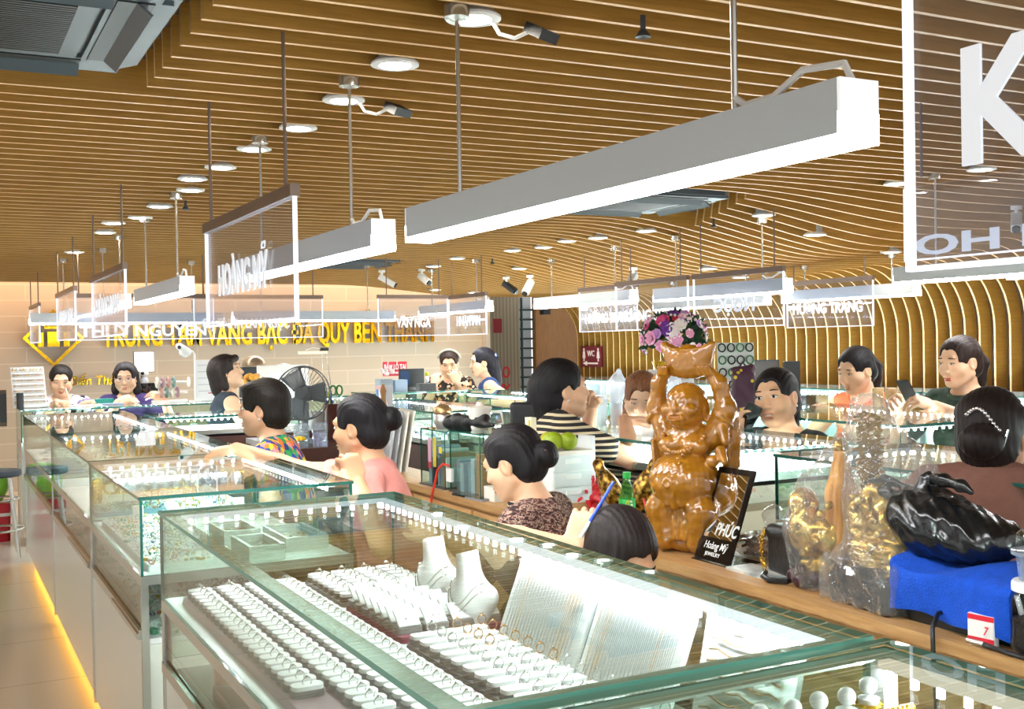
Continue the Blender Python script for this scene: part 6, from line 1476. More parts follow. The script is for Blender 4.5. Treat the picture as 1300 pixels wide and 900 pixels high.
# far left pair
person('woman in a white, black and purple print blouse writing at the far left', (.972, 10.2, 1.235), 186, stool='writing woman at the far left', lean=12, pitch=-16, s=1.12, hair='pony', topm=T_WPB, sleeve=.75, R=dict(w=(.90, 9.84, 1.075), d=(.6, -.6, -.1), n=(0, 0, 1), curl=.55), L=dict(w=(1.22, 9.92, 1.06), d=(-.9, -.3, 0), n=(0, 0, 1), curl=.2), lookdown=True)
wpen((1.0, 9.76, 1.06), (.965, 9.79, 1.19), 'white pen held by the woman writing at the far left', 'e9e9ec')
person('woman with glasses and wavy dark hair in purple, leaning on the far left counter', (1.47, 10.02, 1.245), 195, stool='woman with glasses', lean=14, pitch=-8, s=1.12, hair='half', hcol='1a1416', topm=T_PURP, sleeve=.85, glasses=True, R=dict(w=(1.36, 9.72, 1.06), d=(.75, -.1, .2), n=(-.2, -.7, .7), curl=.35), L=dict(w=(1.74, 9.74, 1.06), d=(-.75, -.1, .45), n=(.2, -.7, .6), curl=.45))
person('woman in a sleeveless navy top looking up to the right, far left rows', (1.95, 8.35, 1.305), 118, 92, legdir=90, stool='woman in the navy top', lean=6, pitch=17, s=1.14, hair='bob', hcol='1d1513', topm=T_NAVY, sleeve=0, R=dict(w=(2.28, 8.1, .98)), L=dict(w=(2.3, 8.5, 1.0)), hairacc=lambda *a: (pearl(*a), white_clip(*a)))
person('short haired woman in a bright tropical print shirt, in left profile', (1.395, 5.27, 1.20), 296, 300, legdir=350, stool='woman in the tropical print shirt', lean=16, pitch=-2, s=1.12, hair='short', hcol='16120f', topm=T_FLOR, sleeve=.7, R=dict(w=(1.42, 5.6, .84)), L=dict(w=(1.4, 5.1, .84)), hairacc=pearl, smile=0, skincol='dcae8c')
person('woman in dusty pink reaching across the glass counter, hair in a bun', (1.475, 4.14, 1.175), 312, 300, legdir=10, stool='woman in dusty pink', lean=12, pitch=-6, s=1.06, hair='bun_side', hcol='121013', topm=T_PINK, sleeve=.62, thick=1.05, res=.0042,
       R=dict(w=(1.12, 4.66, 1.075), d=(-.85, .35, -.12), n=(0, -.1, 1), curl=.38, pole=(.3, .1, -.6), thumb=.4), L=dict(w=(1.37, 3.87, 1.0), d=(-.25, .18, .9), n=(.2, -1, .1), curl=.95, pole=(.35, -.5, -1.2), side=(-.6, .5, .2)), collar=T_PINK, skincol='d9a680')
person('woman with a low bun in a brown ethnic print top, head bowed', (1.79, 3.45, 1.075), 318, 322, legdir=350, stool='woman in the brown ethnic print', lean=14, pitch=-22, s=1.06, hair='bun_low', hcol='131013', topm=T_BROWN, sleeve=1.3, neck=.012, hairacc=cord_bun, R=dict(w=(1.75, 3.85, .80)), L=dict(w=(1.55, 3.62, .80)), lookdown=True, skincol='dfb08d', smile=0)
b7, h7, arm7, _ = person('woman seen by the top of her head, holding a blue pen behind the near counter', (1.70, 2.63, .895), 172, legdir=185, stool='woman holding the blue pen', lean=20, pitch=-40, roll=8, s=1.06, hair='half', hcol='1c1514', topm=T_BLK, sleeve=.6, res=.0042, R=dict(w=(1.60, 2.70, .915), d=(.25, -.15, .95), n=(-.55, -.8, .15), curl=.85, thumb=1.0, pole=(-.5, .2, -.6), side=(.8, -.5, 0)), L=dict(w=(1.85, 2.4, .6)), lookdown=True)
wpen((1.70, 2.66, 1.10), (1.585, 2.655, .955), 'blue pen gripped in the raised hand of the bowed woman')
person('woman in a black and cream striped tee touching her nose, leaning on mirrored counter', (2.385, 4.12, 1.29), 106, 100, lean=15, pitch=4, s=1.10, shrug=.05, standing=True, hair='tucked', hcol='121013', topm=T_STRI, sleeve=.62, neck=.008, smile=1,
       R=dict(w=(2.67, 4.08, 1.15), d=(.95, -.05, -.05), n=(0, 0, 1), curl=.15, pole=(0, -.6, -.5)), L=dict(w=(2.62, 4.27, 1.20), d=(-.45, -.3, .55), n=(.7, .5, .5), curl=.7, pole=(.4, .2, -.8)), hairacc=pearl, skincol='dcae8c')
person('young woman with long light brown hair looking down over the mirrored counter', (3.46, 5.12, 1.18), 216, legdir=175, stool='girl with long brown hair', lean=12, pitch=-26, roll=-6, s=1.12, hair='long', hcol='6b4630', topm=T_WHITE, sleeve=.5, R=dict(w=(3.4, 5.0, .78)), L=dict(w=(3.5, 4.85, .78)), lookdown=True)
b10, h10, arm10, _ = person('smiling woman in black holding a phone to her ear', (3.46, 4.01, 1.215), 246, 258, legdir=180, stool='smiling woman with the phone', lean=10, pitch=0, roll=8, s=1.12, hair='pony', hcol='151113', topm=T_BLK, sleeve=.6, neck=.03, smile=2, hs=1.04, R=dict(w=(3.30, 4.07, 1.045), d=(-.05, .0, .95), n=(-.6, .6, .1), curl=.55, pole=(-.3, .4, -.7), side=(-.6, -.6, 0)), L=dict(w=(3.3, 3.75, .9)), hairacc=pearl, skincol='e0b08a')
person('woman in a sleeveless coral orange top looking down, hair in a ponytail', (4.79, 4.85, 1.295), 268, 250, legdir=350, stool='woman in coral orange', lean=10, pitch=-18, s=1.14, hair='pony', hcol='151214', topm=T_ORNG, sleeve=0, R=dict(w=(4.5, 5.1, 1.05)), L=dict(w=(4.48, 4.7, 1.05)), lookdown=True, hairacc=pearl)
b12, h12, arm12, _ = person('woman in a dark green shirt looking at a phone at the right', (4.80, 4.12, 1.35), 272, 258, legdir=180, stool='woman in dark green', lean=8, pitch=-10, s=1.14, hair='pony', hcol='221613', topm=T_DGRN, sleeve=.8, R=dict(w=(4.5, 4.24, 1.145), d=(-.8, -.25, .2), n=(-.2, .5, .7), curl=.5), L=dict(w=(4.48, 4.0, 1.14), d=(-.75, .3, .25), n=(.1, -.5, .7), curl=.5, pole=(.2, -.8, -.5)), lookdown=True, lipcol='c0504e', collar=T_DGRN)
person('woman in taupe seen from behind with a silver hair clip, right edge', (2.69, 2.20, 1.205), 62, 55, legdir=0, stool='woman in taupe', lean=8, pitch=-4, s=1.04, hair='bun_low', hcol='1b1413', topm=T_TAUPE, sleeve=1.2, neck=.0, collar=T_TAUPE, hairacc=clip_silver, hs=1.08, shrug=.05, R=dict(w=(2.95, 1.95, .95)), L=dict(w=(2.72, 2.68, 1.08), d=(.5, .6, 0)), eyes=False, skincol='c99672', res=.006)
person('woman with a headband in leopard print smiling downwards at the far middle', (4.48, 9.94, 1.30), 208, legdir=240, stool='woman in leopard print', lean=14, pitch=-20, s=1.12, hair='pony', hcol='2a1d18', topm=T_LEOP, sleeve=.9, smile=2, hairacc=headband, R=dict(w=(4.28, 9.84, 1.10), d=(.2, .3, .9), n=(-.6, -.6, 0), curl=.6), L=dict(w=(4.66, 9.75, 1.0), d=(-.6, -.2, .3)), lookdown=True)
person('woman in a sleeveless navy blue dress with a blue hair clip, in left profile', (4.60, 9.45, 1.31), 285, 292, legdir=150, stool='woman in the navy dress', lean=8, pitch=-6, s=1.16, hair='tucked', hcol='15131a', topm=T_BLUE, sleeve=0, hairacc=clip_blue, R=dict(w=(4.36, 9.5, 1.12), d=(-.3, .1, .8), n=(-.2, -.8, .2), curl=.6), L=dict(w=(4.55, 9.2, .95), d=(-.8, .2, .1)))
def phone(c, R, label):
    t = thing('phone', label, 'phone', tuple(c)); m = MB(); m.M = (R, V(*c)); m.rbox(-.037, .037, -.078, .078, -.004, .004, .01); m.build('case', BLACKP, t); m = MB(); m.M = (R, V(*c)); m.rbox(-.033, .033, -.072, .072, .004, .0048, .008); m.build('screen', GLB, t)
w10 = arm10[1][2]; phone(w10+V(-.0, -.05, .085), rotz(math.radians(-50)) @ rotx(PI/2+.2) @ rotz(-.55), 'black phone held to the ear by the smiling woman in black')
phone((4.42, 4.12, 1.21), rotz(math.radians(100)) @ rotx(.9), 'dark phone in both hands of the woman in dark green')
tag(MB().torus((1.395, 3.955, .985), .034, .008, 20, 8, rotx(.5) @ roty(.3)).build('hair_tie_bracelet', mat('plum_band', '6a1f4a', rough=.6)), 'plum band around the wrist of the woman in pink', 'bracelet')
# black chair back beside the striped tee
t = thing('office_chair', 'black chair back standing behind the drawer tower', 'chair', (2.22, 4.16, 0)); D = SDF(); D.box((2.215, 4.16, 1.165), (.04, .012, .062), .018, rotz(-.45), k=.01)
sdf_obj('backrest', D, .004, mat('chair_black', '15181c', rough=.55), t); MB().tube([(2.225, 4.18, 1.10), (2.235, 4.20, .82)], .02, 8).build('support', BLACKP, t)

# ---------------------------------------------------------------- things on the mirrored counter
BZ = 1.09
def drink(x, y, h_, c, label, bag=False, fill=.35, r_=.034):
    t = thing('drink_cup', label, 'cup', (x, y, BZ)); MB().lathe([(r_*.78, 0), (r_, h_), (r_*.95, h_), (r_*.74, .004)], (x, y, BZ), 22).build('cup', clear('cup_clear', 'eef0f2', 1.4, haze='dfe5ea', hazef=.3), t)
    MB().lathe([(0, .003), (r_*.74, .003), (r_*(.74+.2*fill), h_*fill), (0, h_*fill)], (x, y, BZ), 20).build('drink', mat('drink_'+c, c, rough=.3), t)
    MB().lathe([(r_*1.04, h_), (r_*1.04, h_+.006), (r_*.9, h_+.02), (0, h_+.022)], (x, y, BZ), 22).build('lid', clear('lid_clear', 'eef2f4', 1.45, haze='e9edf0', hazef=.4), t)
    MB().cyl((x, y, BZ+.02), (x+.01, y+.01, BZ+h_+.075), .0035, 8).build('straw', WHITEP, t)
    if bag:
        D = SDF(); D.chain([(x, y, BZ+h_*.9), (x+.005, y, BZ+h_+.06), (x+.012, y-.008, BZ+h_+.12)], [.036, .04, .012], k=.02); sdf_obj('plastic_bag', D, .005, clear('bag_milky', 'f0f2f6', 1.4, .08, haze='e4e8ef', hazef=.6, bump=.5, bscale=30), t, noise=lambda X, Y, Z: .004*np.sin(X*90+Z*60)*np.sin(Y*80))
drink(2.83, 4.53, .13, '9aa63a', 'clear cup with a little lime drink on the mirrored counter', fill=.2)
drink(2.93, 4.55, .14, 'f07a3a', 'cup of orange drink in a white plastic bag on the mirrored counter', True, .55)
drink(3.12, 4.36, .15, 'e6e9ec', 'milky cup in a plastic bag between the girl and the carved statue', True, .5)
tag(MB().ball((3.08, 4.28, BZ+.016), .016, 12, 10).build('candy_ball', mat('ball_yellow', 'd9b81e', rough=.4)), 'small yellow ball beside the milky cup', 'ball')
tag(MB().box(2.72, 2.80, 4.02, 4.12, BZ, BZ+.05).build('white_packet', mat('packet_pale', 'efe2da', rough=.5)), 'pale packet under the hand of the woman in stripes', 'packet')

# ---------------------------------------------------------------- flowers, poster, boards on the ring counter
DZ = 1.12
PET = [mat('petal_pink', 'e8a0c4', rough=.6), mat('petal_hot_pink', 'd9457f', rough=.6), mat('petal_red', 'c41d3a', rough=.6), mat('petal_purple', '6f2f9a', rough=.6), mat('petal_white', 'f2e9e6', rough=.6), mat('petal_peach', 'e8b48a', rough=.6), mat('petal_lilac', 'c48fd0', rough=.6)]
fx, fy, fz = 3.90, 5.42, 1.51
vt = thing('gold_vase', 'gold flower pot holding the big bouquet behind the statue', 'vase', (fx, fy, DZ)); MB().lathe([(0, 0), (.08, 0), (.06, .05), (.09, .14), (.13, .25), (.12, .25), (.05, .06)], (fx, fy, DZ), 28).build('pot', GOLDY, vt)
fl = thing('flower_bouquet', 'large artificial bouquet of pink, red, purple and white flowers in a gold pot', 'bouquet', (fx, fy, DZ+.2))
rs2 = random.Random(11); lf = MB()
for i in range(420):
    a, b = rs2.uniform(0, 6.3), math.asin(rs2.uniform(-.55, 1)); r_ = rs2.uniform(.08, .165); p = V(fx+r_*1.1*math.cos(a)*math.cos(b), fy+r_*1.1*math.sin(a)*math.cos(b), fz+r_*.85*math.sin(b)); d = unit(p-V(fx, fy, fz-.05)+V(rs2.uniform(-.05, .05), rs2.uniform(-.05, .05), 0)); e = unit(np.cross(d, V(rs2.random(), rs2.random(), .3)))
    L_ = rs2.uniform(.03, .06); lf.add([p-e*.008, p+d*L_*.5-e*.016, p+d*L_, p+d*L_*.5+e*.016, p+e*.008], [(0, 1, 2, 3, 4)])
tag(lf.build('leaves', mat('leaf_dark', '24452c', rough=.5), fl, smooth=0), kind='stuff')
st = MB()
for i in range(9): a = i*.7; st.cyl((fx+.04*math.cos(a), fy+.04*math.sin(a), DZ+.2), (fx+.1*math.cos(a), fy+.1*math.sin(a), fz), .005, 6)
st.build('stems', mat('stem_green', '3c5a2c', rough=.6), fl)
def flower(c, r_, k, d):
    m = MB(); u, v, w_ = basis(d); R = np.stack([u, v, w_], 1)
    for lay, (rr, n, tilt) in enumerate(((1, 7, .35), (.68, 6, .8), (.36, 4, 1.15))):
        for i in range(n):
            a = 2*PI*i/n+lay*.5; q = R @ rotz(a); m.M = (q, V(*c)); m.ball((r_*rr*.52*math.cos(tilt), 0, r_*rr*.5*math.sin(tilt)+lay*r_*.08), (r_*rr*.46, r_*.36*rr+.003, r_*.12), 7, 5, 0, roty(-tilt)); m.M = None
    return m
for i in range(46):
    b = math.asin(rs2.uniform(-.5, .95)); a = rs2.uniform(2.4, 6.6); d = V(math.cos(a)*math.cos(b), math.sin(a)*math.cos(b), math.sin(b)); k = rs2.choice([0, 0, 0, 1, 1, 2, 3, 3, 4, 4, 5, 6, 6]); R_ = rs2.uniform(.024, .046) if i > 6 else .05
    flower(V(fx, fy, fz)+d*V(.185, .185, .15), R_, k, d).build('flower', PET[k], fl)
bb = MB()
for i in range(130):
    b = math.asin(rs2.uniform(-.5, .95)); a = rs2.uniform(0, 6.3); d = V(math.cos(a)*math.cos(b), math.sin(a)*math.cos(b), math.sin(b)); bb.ball(V(fx, fy, fz)+d*V(.2, .2, .165), rs2.uniform(.005, .010), 6, 4)
tag(bb.build('small_buds', PET[4], fl), kind='stuff')
t = thing('poster_board', 'white poster with red letters behind the girl with brown hair', 'poster', (3.75, 5.24, DZ)); pr = np.stack([V(.887, -.46, 0), V(0, 0, 1), V(-.46, -.887, 0)], 1); pc = V(3.74, 5.24, DZ)
def onp(mb, x0, x1, z0, z1, o0, o1, mi=0):
    mb.M = (pr, pc); mb.box(x0, x1, z0, z1, o0, o1, mi); mb.M = None; return mb
onp(MB(), -.12, .14, 0, .21, -.006, 0).build('board', WHITEP, t); text_mb('HƯƠNG TRANG', .036, .001, pr, pc+pr @ V(.012, .15, .002), .55, .004).build('lettering', mat('poster_red', 'b83a48'), t, smooth=0)
m = MB(); m.M = (pr, pc); m.ball((.02, .10, .001), (.022, .012, .001), 12, 6, 0, rotz(.4)); m.ball((.07, .085, .001), (.055, .03, .001), 14, 6, 1); m.ball((-.06, .06, .001), (.03, .04, .001), 14, 6, 1); m.build('print', [mat('print_blue', '3d4a68'), mat('print_skin', 'e4b9a0')], t)
# board with rings
t = thing('ring_board', 'white leaning board with rows of dark rings behind the statue', 'display board', (3.86, 4.78, DZ)); pr2 = pr @ rotx(-.15); pc2 = V(3.86, 4.78, DZ)
m = MB(); m.M = (pr2, pc2); m.box(-.10, .10, 0, .36, -.008, 0); m.build('board', mat('board_grey', 'cfd6d3', rough=.5), t)
for r_ in range(5):
    for c in range(4):
        m = MB(); m.M = (pr2, pc2); m.torus((-.075+.05*c, .06+.068*r_, .006), .019, .004, 18, 6, None, 0, 1.15)
        tag(m.build('ring', mat('jade_dark' if (r_+c) % 3 else 'jade_green', '2a3330' if (r_+c) % 3 else '3f7a55', rough=.2)), 'dark bangle ring pinned on the white board behind the statue', 'ring', 'rings pinned on the white board')
t = thing('gift_bag', 'purple gift bag with yellow dots right of the carved statue', 'bag', (3.70, 4.54, DZ)); D = SDF(); D.box((3.70, 4.54, DZ+.1), (.045, .03, .09), .012, rotz(-.48)); D.cap((3.66, 4.56, DZ+.21), (3.735, 4.52, DZ+.22), .02, .026, k=.02)
sdf_obj('bag_body', D, .005, ramp_mat('purple_dots', 'vdist', [(0, 'e3cf3a'), (.22, '4a2a3e')], scale=24, rough=.5), t, noise=lambda X, Y, Z: .003*np.sin(X*60+Z*50)); m = MB(); m.tube([(3.68, 4.55, DZ+.225), (3.70, 4.54, DZ+.255), (3.72, 4.53, DZ+.225)], .006, 8); m.build('handle', mat('purple_dark', '3c2233'), t)
t = thing('computer_monitor', 'grey computer monitor left of the woman in orange', 'monitor', (4.33, 5.15, DZ)); pm = V(4.33, 5.15, DZ); m = MB(); m.M = (pr, pm); m.rbox(-.1, .11, .05, .25, -.02, 0, .006); m.build('housing', DARKG, t); m = MB(); m.M = (pr, pm); m.box(-.09, .10, .06, .24, 0, .002); m.build('screen', mat('screen_grey', '5e5a58', rough=.25), t); MB().rbox(4.27, 4.39, 5.1, 5.22, DZ, DZ+.05, .01).build('stand', BLACKP, t)
t = thing('computer_monitor', 'black monitor seen edge on beside the grey monitor', 'monitor', (4.46, 5.0, DZ)); pm = V(4.46, 5.03, DZ); m = MB(); m.M = (pr, pm); m.rbox(-.045, .05, .05, .24, -.03, 0, .006); m.build('housing', BLACKP, t); MB().rbox(4.42, 4.5, 4.99, 5.07, DZ, DZ+.05, .01).build('stand', BLACKP, t)
for i, (x, y, c) in enumerate(((4.36, 4.93, 'a02a3a'), (4.45, 4.95, '30343c'), (4.44, 4.80, '6a5a3a'))): tag(MB().rbox(x-.05, x+.05, y-.04, y+.04, DZ, DZ+.03+.01*i, .008).build('desk_item', mat('desk_'+c, c, rough=.5)), ['red black tool tray', 'dark box of tools', 'brown wooden box'][i]+' left of the woman in orange', 'box')
for i in range(3):
    t = thing('bracelet_roll', 'beige roll of bracelets standing between the orange and green dressed women, %s' % ['left', 'middle', 'right'][i], 'roll', (4.50+.02*i, 4.40-.07*i, DZ)); MB().cyl((4.50+.02*i, 4.40-.07*i, DZ), (4.50+.02*i, 4.40-.07*i, DZ+.1), .03, 16).build('roll', mat('roll_tan', 'd9b98a', rough=.6, var=.2, scale=40), t)
tag(MB().rbox(4.56, 4.7, 3.95, 4.02, DZ-.0, DZ+.0001+.01, .004).build('folded_cloth', mat('orange_cloth', 'f0894a')), 'orange cloth behind the woman in dark green', 'cloth')

# ---------------------------------------------------------------- far left counter dressing
t = thing('ring_display_board', 'white leaning display board of rings at the far left end', 'display board', (.66, 9.7, 1.045)); fr_ = np.stack([V(.97, -.2, 0), V(0, 0, 1), V(-.2, -.97, 0)], 1); R2 = rotz(.1) @ rotx(-.35); c2 = V(.68, 9.62, 1.047)
m = MB(); m.M = (R2, c2); m.box(-.12, .13, -.01, 0, 0, .34); m.build('board', WHITEF, t)
m = MB(); m.M = (R2, c2)
for k in range(7): m.box(-.11, .12, -.022, -.01, .025+.045*k, .05+.045*k)
m.build('ring_rolls', mat('roll_white', 'e6e4df', rough=.9), t)
m = MB(); m.M = (R2, c2)
for k in range(7):
    for i in range(9): m.torus((-.1+.026*i, -.028, .04+.045*k), .008, .0025, 8, 4, rotx(PI/2), (i+k) % 3)
tag(m.build('rings', [GOLDY, SILVER, PINKR], t), kind='stuff')
tag(MB().rbox(.58, .63, 9.5, 9.56, 1.045, 1.17, .006).build('card_reader', BLACKP), 'dark card machine beside the white ring board', 'card reader')
tag(MB().rbox(1.2, 1.35, 9.86, 9.98, 1.047, 1.085, .006).build('teal_box', mat('teal_box', '1d8f86', rough=.5)), 'teal box between the two far left women', 'box')
tag(MB().box(.98, 1.3, 9.5, 9.7, 1.046, 1.049).build('paper_sheet', PAPS[0]), 'paper sheet under the writing woman\'s hands', 'paper')
tag(MB().rbox(1.22, 1.38, 9.5, 9.64, 1.047, 1.058, .006).build('grey_notebook', mat('notebook_grey', '8b9ab5', rough=.6)), 'grey blue notebook between the two far left women', 'notebook')
t = thing('framed_board', 'plain white framed board on the wall shelf behind the woman with glasses', 'frame', (1.70, 10.5, 1.045)); m = MB(); m.box(1.62, 1.79, 10.5, 10.52, 1.29, 1.47); m.build('panel', mat('frame_offwhite', 'e0dad6', rough=.5), t); m = MB(); m.box(1.615, 1.795, 10.52, 10.54, 1.285, 1.475); m.build('backing', DARKG, t); MB().box(1.68, 1.72, 10.53, 10.56, .0, 1.3).build('post', DARKG, t)
t = thing('smart_camera', 'small white round headed camera on a dark box', 'camera', (1.64, 10.1, 1.2)); MB().box(1.56, 1.78, 10.05, 10.2, 1.045, 1.20).build('dark_box', GLB, t); MB().lathe([(.03, 0), (.034, .02), (.022, .05), (0, .05)], (1.64, 10.1, 1.2), 18).build('base', mat('cam_grey', 'c9ccd0', rough=.4), t); MB().ball((1.64, 10.1, 1.285), .034, 16, 12).build('head', WHITEP, t); MB().ball((1.62, 10.07, 1.287), .017, 12, 8).build('lens', GLB, t)
for r_ in range(2):
    for i in range(4):
        x = 1.68+.045*i+.03*(1-r_); z = 1.09+.085*r_
        tag(MB().torus((x, 9.72, z+.035), .036, .012, 18, 8, roty(PI/2) @ np.eye(3)).build('bracelet_bundle', mat(['bb_rose', 'bb_teal', 'bb_cream', 'bb_mauve'][(i+r_*2) % 4], ['b98a80', '6f8f8a', 'd9d3c4', '9a7480'][(i+r_*2) % 4], rough=.6, var=.3, scale=80)), 'bundle of coloured bead bracelets on the rack beside the woman with glasses', 'bracelets', 'bracelet bundles on the rack')
t = thing('bracelet_rack', 'two tier rack of bracelets by the camera pole', 'rack', (1.78, 9.72, 1.045)); MB().box(1.64, 1.92, 9.66, 9.78, 1.045, 1.06).build('base', WHITEP, t); m = MB()
for r_ in range(2): m.cyl((1.66, 9.72, 1.125+.085*r_), (1.93, 9.72, 1.125+.085*r_), .012, 10)
m.build('bars', mat('rack_white', 'e2ded6', rough=.5), t); MB().torus((1.94, 9.72, 1.21), .034, .008, 20, 8, roty(PI/2)).build('end_ring', WHITEP, t); MB().cyl((1.70, 9.76, 1.05), (1.70, 9.74, 1.22), .01, 8).build('upright', WHITEP, t)
t = thing('camera_pole', 'white angled webcam on a tall thin pole before the gold lettering', 'camera', (1.97, 9.60, 1.045)); MB().tube([(1.97, 9.6, 1.045), (1.97, 9.6, 1.44), (1.955, 9.6, 1.47), (1.90, 9.6, 1.475)], .009, 10).build('pole', WHITEP, t)
D = SDF(); D.cap((1.91, 9.59, 1.465), (1.84, 9.57, 1.515), .034, .03, k=.01).cap((1.89, 9.59, 1.44), (1.86, 9.58, 1.46), .022, .022, k=.015); sdf_obj('housing', D, .005, WHITEP, t); MB().ball((1.835, 9.545, 1.505), .016, 12, 8).build('lens', GLB, t); MB().lathe([(0, 0), (.05, 0), (.05, .008), (0, .012)], (1.97, 9.6, 1.045), 20).build('foot', WHITEP, t)
t = thing('price_board', 'white leaning price board with small red mark, beside the navy dressed woman', 'board', (2.14, 9.65, 1.045)); m = MB(); m.M = (rotx(-.12), V(2.14, 9.62, 1.047)); m.box(-.16, .14, -.01, 0, 0, .35); m.build('board', mat('board_white', 'e8e9ea', rough=.4), t)
m = MB(); m.M = (rotx(-.12), V(2.14, 9.62, 1.047))
for k in range(5): m.box(-.14, .12, -.012, -.01, .08+.055*k, .086+.055*k)
m.box(-.06, 0, -.012, -.01, .06, .068, 1); m.build('lines', [mat('line_grey', 'b9bec4'), RED], t)
# things on the counter behind the fan
ez = 1.05
t = thing('white_notice_panel', 'large blank white panel standing above the desk fan', 'panel', (2.72, 9.6, ez)); MB().box(2.5, 2.96, 9.6, 9.615, ez, ez+.285).build('panel', mat('panel_white', 'e9e6e2', rough=.4), t); MB().box(2.6, 2.86, 9.58, 9.64, ez, ez+.012).build('foot', WHITEP, t)
t = thing('yellow_flowers', 'bunch of yellow orange flowers left of the white panel', 'flowers', (2.27, 9.02, .95)); m = MB()
for i in range(34): a, b = rs2.uniform(0, 6.3), rs2.uniform(-.4, 1.4); m.ball((2.30+.07*math.cos(a)*math.cos(b), 9.0+.07*math.sin(a)*math.cos(b), 1.2+.07*math.sin(b)), rs2.uniform(.014, .024), 8, 6)
m.build('blossoms', mat('petal_orange_yellow', 'efb445', rough=.6, var=.15, scale=50), t); MB().cyl((2.29, 9.0, .6), (2.3, 9.0, 1.2), .03, 12).build('stand', DARKG, t)
t = thing('peach_flowers', 'small peach flowers beside the yellow bunch', 'flowers', (2.44, 9.55, ez)); m = MB()
for i in range(14): a, b = rs2.uniform(0, 6.3), rs2.uniform(-.4, 1.4); m.ball((2.50+.045*math.cos(a)*math.cos(b), 9.54+.03*math.sin(a)*math.cos(b), 1.2+.05*math.sin(b)), rs2.uniform(.014, .022), 8, 6)
m.build('blossoms', mat('petal_peach2', 'e49a78', rough=.6), t); MB().lathe([(.02, 0), (.028, .1), (.02, .11)], (2.5, 9.54, ez), 14).build('pot', WHITEP, t)
t = thing('mantel_clock', 'dark box with rounded bronze top behind the yellow flowers', 'clock', (2.52, 9.85, ez)); MB().box(2.42, 2.66, 9.8, 9.92, ez, ez+.27).build('case', mat('clock_navy', '2a3238', rough=.4), t); D = SDF(); D.cap((2.54, 9.8, ez+.28), (2.54, 9.92, ez+.28), .09, .09); D.half((0, 0, ez+.275), (0, 0, -1)); sdf_obj('rounded_top', D, .008, mat('clock_bronze', '8a745a', rough=.35, metal=.4), t)
tag(MB().lathe([(.06, 0), (.06, .015), (0, .03)], (2.78, 9.75, ez+.27), 24).build('glass_dome', mat('dome_glass', 'cdd8de', rough=.15)), 'pale dome shape just above the white panel', 'dome')
# desk lamp, register, red sign counter
t = thing('desk_lamp', 'pale tube desk lamp with thin folding arms before the far wall', 'lamp', (3.2, 9.75, ez))
MB().box(2.92, 3.18, 9.73, 9.77, ez+.375, ez+.40).build('lamp_head', mat('lamp_cream', 'f0dcb9', rough=.4, emit='ffe2b0', estr=.35), t); MB().rbox(3.12, 3.19, 9.72, 9.78, ez+.40, ez+.43, .006).build('joint', BLACKP, t)
m = MB(); m.tube([(3.14, 9.75, ez+.41), (3.13, 9.75, ez+.02)], .0035, 6); m.tube([(3.165, 9.75, ez+.41), (3.215, 9.75, ez+.06)], .0035, 6); m.build('arms', CHROME, t); MB().lathe([(.05, 0), (.05, .015), (.02, .03), (0, .03)], (3.17, 9.75, ez), 18).build('base', mat('lamp_brass', 'a88a58', rough=.4, metal=.5), t); MB().tube([(2.98, 9.75, ez+.41), (3.05, 9.75, ez+.43), (3.13, 9.75, ez+.42)], .004, 6).build('wire', WHITEP, t)
m9 = 1.08
t = thing('computer_monitor', 'black monitor under the red sign at the far middle counter', 'monitor', (4.05, 9.72, 1.0)); MB().rbox(3.83, 4.08, 9.62, 9.65, 1.10, 1.27, .008).build('housing', BLACKP, t); MB().box(3.835, 3.93, 9.617, 9.62, 1.12, 1.25).build('screen', mat('screen_blue', '26436a', rough=.2), t); MB().box(3.92, 3.99, 9.6, 9.7, 0, 1.1).build('stand', BLACKP, t)
t = thing('white_orchid', 'small white flowers in a pot left of the red sign', 'flowers', (3.62, 9.4, m9)); m = MB()
for i in range(9): m.ball((3.62+rs2.uniform(-.06, .06), 9.4+rs2.uniform(-.03, .03), m9+.16+rs2.uniform(-.02, .04)), .016, 8, 6)
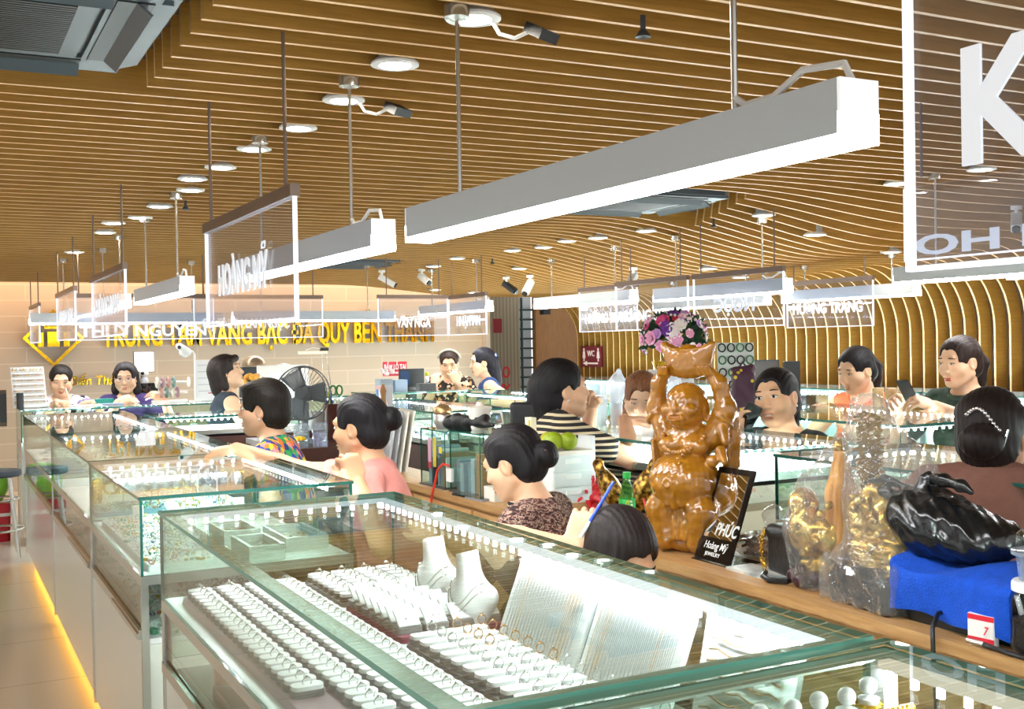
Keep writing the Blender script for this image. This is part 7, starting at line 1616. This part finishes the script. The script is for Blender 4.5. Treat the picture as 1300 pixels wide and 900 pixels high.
m.build('blossoms', PET[4], t); MB().rbox(3.52, 3.64, 9.3, 9.44, m9, m9+.11, .006).build('pot_box', mat('grey_box', '8f9aa3', rough=.5), t)
tag(MB().rbox(3.66, 3.78, 9.3, 9.44, m9, m9+.1, .006).build('blue_box', mat('pale_blue_box', '9fb4cc', rough=.5)), 'pale blue box beside the pot of white flowers', 'box')
t = thing('small_plant', 'tiny plant with a yellow leaf on the far middle counter', 'plant', (3.98, 9.35, m9)); MB().rbox(3.90, 4.06, 9.3, 9.4, m9, m9+.06, .006).build('black_box', DARKG, t); MB().ball((3.99, 9.35, m9+.095), (.022, .022, .03), 12, 8).build('pot', WHITEP, t); MB().ball((3.99, 9.35, m9+.145), (.02, .012, .022), 10, 6).build('leaf', mat('leaf_yellow', 'b9c21e', rough=.5), t)
# stool, bags at the far left floor
t = thing('bar_stool', 'steel stool with dark seat at the left edge of the aisle', 'stool', (.40, 8.95, 0)); MB().lathe([(0, .585), (.16, .585), (.17, .6), (.165, .63), (0, .64)], (.40, 8.95, 0), 28).build('seat', mat('stool_seat', '2d3440', rough=.5), t)
for i in range(4): a = PI/4+i*PI/2; MB().cyl((.40+.12*math.cos(a), 8.95+.12*math.sin(a), .585), (.40+.19*math.cos(a), 8.95+.19*math.sin(a), 0), .011, 10).build('leg', CHROME, t)
MB().torus((.40, 8.95, .2), .175, .008, 30, 8).build('foot_ring', CHROME, t); MB().torus((.40, 8.95, .42), .145, .008, 30, 8).build('upper_ring', CHROME, t)
t = thing('red_bin', 'red plastic bin on the floor behind the stool', 'bin', (.38, 9.75, 0)); MB().rbox(.2, .52, 9.62, 9.9, 0, .3, .03, taper=1.05).build('bin', mat('bin_red', 'b8142a', rough=.4), t); MB().rbox(.19, .53, 9.61, 9.91, .2, .225, .03).build('band', WHITEP, t)
D = SDF(); D.ell((.36, 9.76, .44), (.17, .13, .16)); tag(sdf_obj('green_bag', D, .01, mat('green_film', '7fbf3a', rough=.35, bump=.3, bscale=20), noise=lambda X, Y, Z: .01*np.sin(X*25+Z*20)*np.sin(Y*22)), 'bright green plastic bag on top of the red bin', 'bag')
